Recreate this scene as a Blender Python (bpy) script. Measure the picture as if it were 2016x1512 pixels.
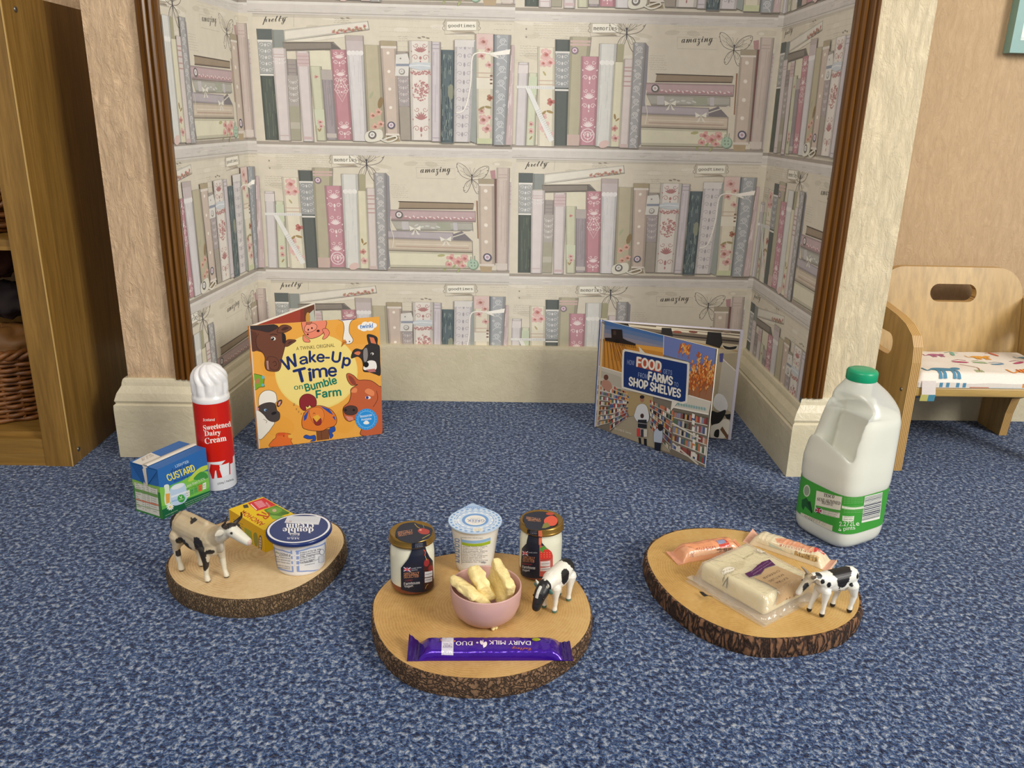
import bpy, bmesh, math, random, os
from mathutils import Vector, Matrix, noise
from mathutils.geometry import tessellate_polygon

random.seed(7)
sc = bpy.context.scene
for _o in list(bpy.data.objects):
    bpy.data.objects.remove(_o)
COL = sc.collection

# ------------------------------------------------------------------ camera
F, PITCH, ROLL, YAW, CH = 1614.0, math.radians(18.19), math.radians(1.41), math.radians(1.857), 0.6
_fh = Vector((math.sin(YAW), math.cos(YAW), 0)); _rt = Vector((math.cos(YAW), -math.sin(YAW), 0)); _z = Vector((0, 0, 1))
_fw = _fh*math.cos(PITCH) - _z*math.sin(PITCH); _up = _fh*math.sin(PITCH) + _z*math.cos(PITCH)
CR = _rt*math.cos(ROLL) + _up*math.sin(ROLL); CU = -_rt*math.sin(ROLL) + _up*math.cos(ROLL)
cd = bpy.data.cameras.new('camera'); cam = bpy.data.objects.new('camera', cd); COL.objects.link(cam)
cd.sensor_fit = 'HORIZONTAL'; cd.sensor_width = 36.0; cd.lens = F/2016*36; cd.clip_start = 0.02
M3 = Matrix((CR, CU, -_fw)).transposed()
cam.matrix_world = Matrix.Translation((0, 0, CH)) @ M3.to_4x4()
cd.dof.use_dof = False
sc.camera = cam

def ray(u, v): return CR*((u-1008)/F) - CU*((v-756)/F) + _fw
def G(u, v, z=0.0):
    d = ray(u, v); return Vector((0, 0, CH)) + d*((z-CH)/d.z)
def WY(u, v, y):
    d = ray(u, v); return Vector((0, 0, CH)) + d*(y/d.y)

# ------------------------------------------------------------------ light
sc.view_settings.view_transform = 'Standard'; sc.view_settings.look = 'None'
sc.view_settings.gamma = 1; sc.view_settings.use_curve_mapping = False
sc.view_settings.exposure = 0.22
w = bpy.data.worlds.new('world'); sc.world = w; w.use_nodes = True
bg = w.node_tree.nodes['Background']; bg.inputs[0].default_value = (1.0, 0.93, 0.85, 1); bg.inputs[1].default_value = 0.42
def area(name, loc, target, sx, sy, power, col):
    l = bpy.data.lights.new(name, 'AREA'); l.shape = 'RECTANGLE'; l.size = sx; l.size_y = sy; l.energy = power; l.color = col
    o = bpy.data.objects.new(name, l); COL.objects.link(o); o.location = loc
    o.rotation_euler = (Vector(target)-Vector(loc)).to_track_quat('-Z', 'Y').to_euler()
    return o
area('window_light', (2.25, -0.70, 1.55), (0.0, 1.2, 0.15), 0.9, 1.2, 64, (1.0, 0.97, 0.90))
area('front_fill', (-0.5, -0.75, 2.1), (0.05, 1.5, 0.3), 1.0, 1.0, 24, (1.0, 0.92, 0.82))  # added soft fill above and behind the camera, brightens the alcove

# ------------------------------------------------------------------ colour and materials
def lin(c):
    if isinstance(c, str):
        c = c.lstrip('#'); c = ''.join(q*2 for q in c) if len(c) == 3 else c; c = tuple(int(c[i:i+2], 16)/255 for i in (0, 2, 4))
    return tuple((x/12.92 if x <= .04045 else ((x+.055)/1.055)**2.4) for x in c[:3])
def hx(c):
    c = c.lstrip('#'); c = ''.join(q*2 for q in c) if len(c) == 3 else c
    return tuple(int(c[i:i+2], 16)/255 for i in (0, 2, 4))
def mul(c, k):
    if isinstance(c, str): c = hx(c)
    return tuple(min(1, max(0, x*k)) for x in c)
def mixc(a, b, t):
    if isinstance(a, str): a = hx(a)
    if isinstance(b, str): b = hx(b)
    return tuple(x*(1-t)+y*t for x, y in zip(a, b))

class NT:
    def __init__(s, name):
        s.m = bpy.data.materials.new(name); s.m.use_nodes = True; s.t = s.m.node_tree
        s.b = s.t.nodes['Principled BSDF']; s.out = s.t.nodes['Material Output']
    def n(s, k, **kw):
        x = s.t.nodes.new(k)
        for a, b in kw.items():
            if a.startswith('i_'):
                a = a[2:].replace('_', ' ')
                x.inputs[int(a) if a.isdigit() else a].default_value = b
            else: setattr(x, a, b)
        return x
    def l(s, a, b): s.t.links.new(a, b)
    def ramp(s, fac, stops):
        r = s.n('ShaderNodeValToRGB'); e = r.color_ramp.elements
        while len(e) < len(stops): e.new(0.5)
        for i, (p, c) in enumerate(stops):
            e[i].position = p; e[i].color = (*lin(c), 1) if isinstance(c, str) else (c, c, c, 1)
        s.l(fac, r.inputs[0]); return r.outputs[0]
    def coord(s, scale=(1, 1, 1), kind='Object'):
        t = s.n('ShaderNodeTexCoord'); m = s.n('ShaderNodeMapping'); m.inputs['Scale'].default_value = scale
        s.l(t.outputs[kind], m.inputs[0]); return m.outputs[0]
    def noise(s, vec, scale, detail=4, rough=.55, dist=0):
        x = s.n('ShaderNodeTexNoise'); x.inputs['Scale'].default_value = scale; x.inputs['Detail'].default_value = detail
        x.inputs['Roughness'].default_value = rough; x.inputs['Distortion'].default_value = dist
        s.l(vec, x.inputs['Vector']); return x.outputs['Fac']
    def bump(s, h, strength=.3, dist=.001, prev=None):
        b = s.n('ShaderNodeBump'); b.inputs['Strength'].default_value = strength; b.inputs['Distance'].default_value = dist
        s.l(h, b.inputs['Height'])
        if prev is not None: s.l(prev, b.inputs['Normal'])
        s.l(b.outputs[0], s.b.inputs['Normal']); return b.outputs[0]
    def math(s, op, a, b=None, c=None):
        x = s.n('ShaderNodeMath', operation=op)
        for i, q in enumerate((a, b, c)):
            if q is None: continue
            if isinstance(q, (int, float)): x.inputs[i].default_value = q
            else: s.l(q, x.inputs[i])
        return x.outputs[0]
    def mixcol(s, fac, a, b, mode='MIX'):
        x = s.n('ShaderNodeMix', data_type='RGBA', blend_type=mode)
        for i, q in ((0, fac), (6, a), (7, b)):
            if isinstance(q, (int, float)): x.inputs[i].default_value = q
            elif isinstance(q, str): x.inputs[i].default_value = (*lin(q), 1)
            else: s.l(q, x.inputs[i])
        return x.outputs[2]

def printed(name, rough=.5, var=.06, scale=60, bump=0, metal=0, coat=0, bscale=40, bdist=.0006, spec=.5, sat=1.0, val=1.0):
    """surface whose own colours are stored on the mesh (print, paint, patches)"""
    s = NT(name)
    a = s.n('ShaderNodeAttribute', attribute_name='Col')
    v = s.coord()
    n = s.noise(v, scale, 5)
    k = s.ramp(n, [(.25, 1-var), (.75, 1.0)])
    hs = s.n('ShaderNodeHueSaturation'); hs.inputs['Saturation'].default_value = sat; hs.inputs['Value'].default_value = val
    s.l(s.mixcol(1.0, a.outputs['Color'], k, 'MULTIPLY'), hs.inputs['Color']); s.l(hs.outputs[0], s.b.inputs['Base Color'])
    s.b.inputs['Roughness'].default_value = rough; s.b.inputs['Metallic'].default_value = metal
    s.b.inputs['Specular IOR Level'].default_value = spec
    if coat:
        s.b.inputs['Coat Weight'].default_value = coat; s.b.inputs['Coat Roughness'].default_value = .12
    if bump: s.bump(s.noise(v, bscale, 4), bump, bdist)
    return s.m
def wood(name, c1, c2, c3, axis=2, scale=9, rough=.45, bumpk=.1, stretch=.06):
    s = NT(name)
    sc3 = [1, 1, 1]; sc3[axis] = stretch
    v = s.coord(tuple(sc3))
    n1 = s.noise(v, scale*5, 6, .65, .6); n2 = s.noise(v, scale*30, 3, .6)
    c = s.ramp(n1, [(.3, c1), (.52, c2), (.72, c3)])
    d = s.ramp(n2, [(.35, .78), (.6, 1.0)])
    s.l(s.mixcol(1.0, c, d, 'MULTIPLY'), s.b.inputs['Base Color'])
    s.b.inputs['Roughness'].default_value = rough
    s.bump(n2, bumpk, .0006)
    return s.m
def plain(name, col, rough=.5, metal=0, var=.05, scale=40, bump=0, bscale=60, bdist=.0008, spec=.5, sss=0):
    s = NT(name); v = s.coord()
    n = s.noise(v, scale, 5)
    s.l(s.ramp(n, [(.25, mul_hex(col, 1-var)), (.75, mul_hex(col, 1))]), s.b.inputs['Base Color'])
    s.b.inputs['Roughness'].default_value = rough; s.b.inputs['Metallic'].default_value = metal
    s.b.inputs['Specular IOR Level'].default_value = spec
    if sss:
        s.b.inputs['Subsurface Weight'].default_value = sss; s.b.inputs['Subsurface Radius'].default_value = (1, .8, .5)
        s.b.inputs['Subsurface Scale'].default_value = .004
    if bump: s.bump(s.noise(v, bscale, 4), bump, bdist)
    return s.m
def mul_hex(c, k):
    r = [min(255, int(round(x*k*255))) for x in hx(c)]
    return '#%02x%02x%02x' % tuple(r)

MAT = {}
MAT['paper'] = printed('printed_paper', .62, .05, 90)
MAT['wallpaper'] = printed('wallpaper_print', .6, .09, 55, bump=.05, bscale=260, bdist=.0004, sat=.78, val=1.10)
MAT['cover'] = printed('laminated_cover', .33, .02, 60)
MAT['card'] = printed('printed_card', .42, .03, 60)
MAT['gloss'] = printed('gloss_print', .22, .03, 60)
MAT['plastic'] = printed('painted_plastic', .3, .05, 90)
MAT['foil'] = printed('foil_wrapper', .2, .05, 60, bump=.7, bscale=75, bdist=.002, metal=.55, coat=.6, sat=1.15, val=1.5)
MAT['film'] = printed('printed_film', .25, .04, 60, bump=.5, bscale=75, bdist=.0014, coat=.4)
MAT['cowpaint'] = printed('painted_toy', .42, .1, 140, bump=.15, bscale=200)
MAT['fabric'] = printed('cushion_fabric', .85, .08, 300, bump=.2, bscale=500)

# carpet
s = NT('blue_carpet'); v = s.coord()
n1 = s.noise(v, 165, 3, .65, .4); n2 = s.noise(v, 340, 2, .6); n3 = s.noise(v, 3.5, 3)
c = s.ramp(n1, [(.37, '#101f46'), (.46, '#274373'), (.52, '#4b6797'), (.595, '#8d9db9'), (.69, '#bcc2cd')])
d = s.ramp(n2, [(.36, .42), (.60, 1.0)])
e = s.ramp(n3, [(.3, .90), (.7, 1.0)])
s.l(s.mixcol(1.0, s.mixcol(.85, c, d, 'MULTIPLY'), e, 'MULTIPLY'), s.b.inputs['Base Color'])
s.b.inputs['Roughness'].default_value = .95; s.b.inputs['Specular IOR Level'].default_value = .1
s.b.inputs['Sheen Weight'].default_value = .15
s.bump(s.math('ADD', n2, n1), .9, .004); MAT['carpet'] = s.m

def wall_mat(name, c1, c2, strength=.8):
    s = NT(name); v = s.coord((1, 1, .34))
    w1 = s.noise(v, 60, 6, .72, 2.2)
    v2 = s.coord((1, 1, .16)); w2 = s.noise(v2, 170, 3, .65, .5)
    wv = s.n('ShaderNodeTexWave', wave_type='BANDS', bands_direction='DIAGONAL'); wv.inputs['Scale'].default_value = 7
    wv.inputs['Distortion'].default_value = 9; wv.inputs['Detail'].default_value = 3; wv.inputs['Detail Scale'].default_value = 2.2
    s.l(s.coord((1, 1, .6)), wv.inputs['Vector'])
    h = s.math('ADD', s.math('MULTIPLY', w1, .9), s.math('ADD', s.math('MULTIPLY', w2, .35), s.math('MULTIPLY', wv.outputs['Fac'], .22)))
    s.l(s.ramp(w1, [(.3, c1), (.65, c2)]), s.b.inputs['Base Color'])
    s.b.inputs['Roughness'].default_value = .7
    s.bump(h, strength, .0062); return s.m
MAT['wall_ambient'] = wall_mat('textured_paint_warm_ambient', '#cfb08c', '#dcbf9c', 1.0)  # peach-cream wall paint with the warm ambient light put into its colour
MAT['wall_daylit'] = wall_mat('textured_paint_daylit', '#d8c8a6', '#e0d2b2')  # same wall paint, paler: window light on the right pier painted in
MAT['wall_plain'] = wall_mat('textured_beige_paint', '#b59975', '#c2a683', .5)

s = NT('chipped_gloss_paint'); v = s.coord(); n = s.noise(v, 30, 6, .7); n2 = s.noise(v, 260, 2)
c = s.ramp(n, [(.2, '#c6bda1'), (.7, '#d3cab0')]); chip = s.ramp(n2, [(.74, .0), (.80, 1.0)])
s.l(s.mixcol(chip, c, '#7c6e52'), s.b.inputs['Base Color']); s.b.inputs['Roughness'].default_value = .34
s.bump(s.noise(v, 70, 5, .6, 1.0), .45, .0025); MAT['gloss_paint'] = s.m

MAT['oak'] = wood('oak_veneer', '#7a5a26', '#8d6a30', '#9c783c', 2, 8, .4, .15)
MAT['oak_x'] = wood('oak_veneer_crosswise', '#7a5a26', '#8d6a30', '#9c783c', 0, 8, .4, .15)
MAT['oak_edge'] = plain('oak_edging', '#c2a060', .4)
MAT['trim_wood'] = wood('varnished_moulding', '#4f3010', '#6b4416', '#7f561c', 2, 10, .28, .1, .03)
MAT['beech'] = wood('beech_plywood', '#a98850', '#b5955e', '#bfa06a', 2, 3, .35, .03, .12)
MAT['beech_x'] = wood('beech_plywood_crosswise', '#b0904f', '#bb9c62', '#c6a870', 0, 3, .35, .03, .12)
s = NT('plywood_edge'); v = s.coord()
x = s.n('ShaderNodeTexWave', wave_type='BANDS', bands_direction='X'); x.inputs['Scale'].default_value = 105; s.l(v, x.inputs['Vector'])
s.l(s.ramp(x.outputs['Fac'], [(.2, '#8f6a3a'), (.6, '#c9a468')]), s.b.inputs['Base Color']); s.b.inputs['Roughness'].default_value = .4
MAT['ply_edge'] = s.m
MAT['wicker'] = plain('wicker', '#8a5526', .45, var=.35, scale=60)
MAT['dark_cloth'] = plain('brown_cloth', '#5a3018', .9, var=.3, scale=20, bump=.4)
MAT['dark_grey'] = plain('dark_cloth', '#34282a', .9, var=.3, scale=20, bump=.4)
MAT['tan_cloth'] = plain('tan_leather', '#8d5f2c', .6, var=.2, scale=20, bump=.3)
MAT['steel'] = plain('steel', '#8b8b86', .3, .9)
MAT['teal'] = plain('teal_painted_frame', '#7ea5a2', .45)
MAT['white'] = plain('white_plastic', '#e9e9ea', .25, var=.02)
MAT['gold'] = plain('gold_lacquer', '#9a7a3c', .3, .75, var=.08)
MAT['green_cap'] = plain('green_cap', '#0d9a6c', .35, var=.04)
MAT['pink'] = plain('pink_glaze', '#cba39c', .3, var=.03)
MAT['butter'] = plain('butter', '#f3dfa0', .45, var=.06, scale=80, bump=.7, bscale=130, bdist=.003, sss=.25)
MAT['cheese'] = plain('pale_cheese', '#f0e3b8', .5, var=.06, scale=50)
MAT['yogurt'] = plain('yogurt', '#ebe8d6', .4, var=.02)
MAT['compote'] = plain('fruit_compote', '#8c3a2b', .35, var=.2, scale=90)
MAT['milk'] = plain('milk', '#f5eedb', .5, var=.01)
MAT['tin'] = plain('aluminium', '#c9ccd2', .25, .8)
MAT['horn_dark'] = plain('painted_horn', '#332b26', .4)
MAT['horn_grey'] = plain('grey_horn', '#8b7d6c', .4)
MAT['horn_white'] = plain('white_horn', '#d8d8cc', .4)
MAT['eye'] = plain('black_eye', '#0c0b0a', .15)

def seethru(name, tint, dens, rough=.05, bump=0, bscale=60, bdist=.002, milky=0.0):
    s = NT(name); s.t.nodes.remove(s.b)
    tr = s.n('ShaderNodeBsdfTransparent'); tr.inputs[0].default_value = (*lin(tint), 1)
    gl = s.n('ShaderNodeBsdfGlossy'); gl.inputs['Roughness'].default_value = rough
    fr = s.n('ShaderNodeFresnel'); fr.inputs[0].default_value = 1.45
    df = s.n('ShaderNodeBsdfDiffuse'); df.inputs[0].default_value = (*lin(tint), 1)
    tl = s.n('ShaderNodeBsdfTranslucent'); tl.inputs[0].default_value = (*lin(tint), 1)
    dm = s.n('ShaderNodeMixShader'); dm.inputs[0].default_value = .45; s.l(df.outputs[0], dm.inputs[1]); s.l(tl.outputs[0], dm.inputs[2])
    m1 = s.n('ShaderNodeMixShader'); m1.inputs[0].default_value = milky; s.l(tr.outputs[0], m1.inputs[1]); s.l(dm.outputs[0], m1.inputs[2])
    m2 = s.n('ShaderNodeMixShader'); geo = s.n('ShaderNodeNewGeometry'); s.l(s.math('MULTIPLY', s.math('ADD', fr.outputs[0], dens), s.math('SUBTRACT', 1.0, geo.outputs['Backfacing'])), m2.inputs[0]); s.l(m1.outputs[0], m2.inputs[1]); s.l(gl.outputs[0], m2.inputs[2])
    if bump:
        b = s.n('ShaderNodeBump'); b.inputs['Strength'].default_value = bump; b.inputs['Distance'].default_value = bdist
        s.l(s.noise(s.coord(), bscale, 4, .6, .8), b.inputs['Height'])
        for q in (gl, fr): s.l(b.outputs[0], q.inputs['Normal'])
    s.l(m2.outputs[0], s.out.inputs[0]); return s.m
MAT['glass'] = seethru('jar_glass', '#fafcfa', .02)
MAT['hdpe'] = seethru('milky_polythene', '#f4f8f8', .02, .25, milky=.55)
MAT['clearfilm'] = seethru('clear_film', '#fbfaf4', .12, .16, bump=.9, bscale=60, bdist=.003, milky=.32)

# ------------------------------------------------------------------ mesh builder
class MB:
    def __init__(s): s.v = []; s.f = []; s.c = []; s.m = []; s.sm = []
    def face(s, pts, col=(1, 1, 1), mat=0, smooth=False):
        """pts 3D points; col one colour or one per point (sRGB 0..1 or hex)"""
        i = len(s.v); s.v += [tuple(p) for p in pts]; s.f.append(tuple(range(i, i+len(pts))))
        if isinstance(col, list): s.c.append([lin(q) for q in col])
        else:
            q = lin(col); s.c.append([q]*len(pts))
        s.m.append(mat); s.sm.append(smooth)
    def grid(s, rows, col=(1, 1, 1), mat=0, closed=False, smooth=True, flip=False):
        """rows of points sharing vertices; col may be a function of (i, j)"""
        base = len(s.v); n = len(rows[0])
        for r in rows: s.v += [tuple(p) for p in r]
        for i in range(len(rows)-1):
            for j in range(n if closed else n-1):
                k = (j+1) % n
                q = (base+i*n+j, base+i*n+k, base+(i+1)*n+k, base+(i+1)*n+j)
                if flip: q = q[::-1]
                s.f.append(q)
                cc = lin(col(i, j)) if callable(col) else lin(col)
                s.c.append([cc]*4); s.m.append(mat); s.sm.append(smooth)
    def cap(s, pts, col=(1, 1, 1), mat=0, flip=False):
        s.face(list(reversed(pts)) if flip else pts, col, mat)
    def box(s, x0, x1, y0, y1, z0, z1, col=(1, 1, 1), mat=0, xf=None, skip=''):
        p = [Vector((x, y, z)) for z in (z0, z1) for y in (y0, y1) for x in (x0, x1)]
        if xf: p = [xf(q) if callable(xf) else xf @ q for q in p]
        F6 = {'b': (0, 2, 3, 1), 't': (4, 5, 7, 6), 'f': (0, 1, 5, 4), 'k': (3, 2, 6, 7), 'l': (2, 0, 4, 6), 'r': (1, 3, 7, 5)}
        for k, q in F6.items():
            if k in skip: continue
            cc = col[k] if isinstance(col, dict) else col
            mm = mat[k] if isinstance(mat, dict) else mat
            s.face([p[i] for i in q], cc, mm)
    def lathe(s, prof, n=48, c=(0, 0, 0), col=(1, 1, 1), mat=0, cap0=True, cap1=True, smooth=True, rf=None):
        rows = []
        for r, z in prof:
            rows.append([(c[0]+r*(rf(a, z) if rf else 1)*math.cos(a), c[1]+r*(rf(a, z) if rf else 1)*math.sin(a), c[2]+z) for a in [2*math.pi*j/n for j in range(n)]])
        s.grid(rows, col, mat, True, smooth)
        cc = col(0, 0) if callable(col) else col
        if cap0: s.cap(rows[0], cc, mat, True)
        cc = col(len(prof)-2, 0) if callable(col) else col
        if cap1: s.cap(rows[-1], cc, mat)
    def tube(s, pts, r, n=8, col=(1, 1, 1), mat=0, ends=True):
        rows = []; pts = [Vector(p) for p in pts]
        for i, p in enumerate(pts):
            d = (pts[min(i+1, len(pts)-1)]-pts[max(i-1, 0)]).normalized()
            a = d.cross(Vector((0, 0, 1)) if abs(d.z) < .9 else Vector((1, 0, 0))).normalized(); b = d.cross(a)
            rr = r(i/(len(pts)-1)) if callable(r) else r
            rows.append([p+(a*math.cos(t)+b*math.sin(t))*rr for t in [2*math.pi*j/n for j in range(n)]])
        s.grid(rows, col, mat, True, True, True)
        if ends: s.cap(rows[0], col, mat); s.cap(rows[-1], col, mat, True)
    def build(s, name, mats, parent=None, loc=None, recalc=False):
        me = bpy.data.meshes.new(name); me.from_pydata(s.v, [], s.f)
        for m in (mats if isinstance(mats, (list, tuple)) else [mats]): me.materials.append(MAT[m] if isinstance(m, str) else m)
        me.polygons.foreach_set('material_index', s.m); me.polygons.foreach_set('use_smooth', s.sm)
        ca = me.color_attributes.new('Col', 'FLOAT_COLOR', 'CORNER')
        flat = []
        for cc in s.c:
            for q in cc: flat += [q[0], q[1], q[2], 1.0]
        ca.data.foreach_set('color', flat)
        if recalc:
            b = bmesh.new(); b.from_mesh(me); bmesh.ops.recalc_face_normals(b, faces=b.faces); b.to_mesh(me); b.free()
        me.update()
        o = bpy.data.objects.new(name, me); COL.objects.link(o)
        if parent: o.parent = parent
        if loc: o.location = loc
        return o

def thing(name, label, cat, loc=(0, 0, 0), rz=0, group=None):
    o = bpy.data.objects.new(name, None); COL.objects.link(o); o.location = loc; o.rotation_euler = (0, 0, rz)
    o.empty_display_size = .02; return tag(o, label, cat, group)
def tag(o, label, cat, group=None):
    o['label'] = label; o['category'] = cat
    if group: o['group'] = group
    return o
def struct(o): o['kind'] = 'structure'; return o
def evalmesh(o):
    bpy.context.view_layer.update()
    dg = bpy.context.evaluated_depsgraph_get(); me = bpy.data.meshes.new_from_object(o.evaluated_get(dg)); return me

# ------------------------------------------------------------------ flat artwork made of coloured polygons
_fd = None
try:
    _fd = os.path.join(bpy.utils.resource_path('LOCAL'), 'datafiles', 'fonts')
except Exception: pass
FONTS = {}
def font(k):
    if k not in FONTS:
        FONTS[k] = None
        fn = {'mono': 'DejaVuSansMono.woff2', 'inter': 'Inter.woff2', 'math': 'NotoSansMath-Regular.woff2'}.get(k)
        try:
            if fn: FONTS[k] = bpy.data.fonts.load(os.path.join(_fd, fn))
        except Exception: FONTS[k] = None
    return FONTS[k]
def serif(t):
    if not font('math'): return t
    return ''.join(chr(0x1D400+ord(c)-65) if 'A' <= c <= 'Z' else chr(0x1D41A+ord(c)-97) if 'a' <= c <= 'z' else chr(0x1D7CE+ord(c)-48) if '0' <= c <= '9' else c for c in t)
def script(t):
    if not font('math'): return t
    return ''.join(chr(0x1D4D0+ord(c)-65) if 'A' <= c <= 'Z' else chr(0x1D4EA+ord(c)-97) if 'a' <= c <= 'z' else c for c in t)
_tc = {}
def text_tris(t, fk, bold):
    key = (t, fk, bold)
    if key not in _tc:
        s = t
        if fk == 'serif': s = serif(t)
        if fk == 'script': s = script(t)
        cu = bpy.data.curves.new('glyphs', 'FONT'); cu.body = s; cu.size = 1; cu.resolution_u = 4; cu.fill_mode = 'FRONT'
        cu.offset = bold if bold < 0 else 0
        f = font({'serif': 'math', 'script': 'math'}.get(fk, fk))
        if f: cu.font = f
        ob = bpy.data.objects.new('glyphs', cu); COL.objects.link(ob)
        me = evalmesh(ob); me.calc_loop_triangles()
        vs = [(v.co.x, v.co.y) for v in me.vertices]
        tr = [[vs[i] for i in lt.vertices] for lt in me.loop_triangles]
        bpy.data.objects.remove(ob); bpy.data.curves.remove(cu); bpy.data.meshes.remove(me)
        if tr:
            xs = [p[0] for q in tr for p in q]; ys = [p[1] for q in tr for p in q]
            x0, x1, y0, y1 = min(xs), max(xs), min(ys), max(ys)
            tr = [[((p[0]-x0)/(x1-x0+1e-9), (p[1]-y0)/(y1-y0+1e-9)) for p in q] for q in tr]
        _tc[key] = tr
    return _tc[key]

def homog(src, dst):
    """projective map taking 4 src points to 4 dst points"""
    A = []; B = []
    for (x, y), (u, v) in zip(src, dst):
        A.append([x, y, 1, 0, 0, 0, -u*x, -u*y]); B.append(u)
        A.append([0, 0, 0, x, y, 1, -v*x, -v*y]); B.append(v)
    n = 8
    for i in range(n):
        p = max(range(i, n), key=lambda r: abs(A[r][i])); A[i], A[p] = A[p], A[i]; B[i], B[p] = B[p], B[i]
        for r in range(n):
            if r != i:
                k = A[r][i]/A[i][i]
                A[r] = [a-k*b for a, b in zip(A[r], A[i])]; B[r] -= k*B[i]
    h = [B[i]/A[i][i] for i in range(n)]
    def f(p):
        x, y = p; d = h[6]*x+h[7]*y+1
        return ((h[0]*x+h[1]*y+h[2])/d, (h[3]*x+h[4]*y+h[5])/d)
    return f

def clip_poly(P, u0, v0, u1, v1):
    """P list of (u,v,col); clip to a rectangle"""
    for ax, lim, sg in ((0, u0, 1), (0, u1, -1), (1, v0, 1), (1, v1, -1)):
        out = []
        for i in range(len(P)):
            a, b = P[i-1], P[i]; da, db = (a[ax]-lim)*sg, (b[ax]-lim)*sg
            if (da >= 0) != (db >= 0):
                t = da/(da-db); out.append((a[0]+(b[0]-a[0])*t, a[1]+(b[1]-a[1])*t, tuple(x+(y-x)*t for x, y in zip(a[2], b[2]))))
            if db >= 0: out.append(b)
        P = out
        if len(P) < 3: return []
    return P

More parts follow.
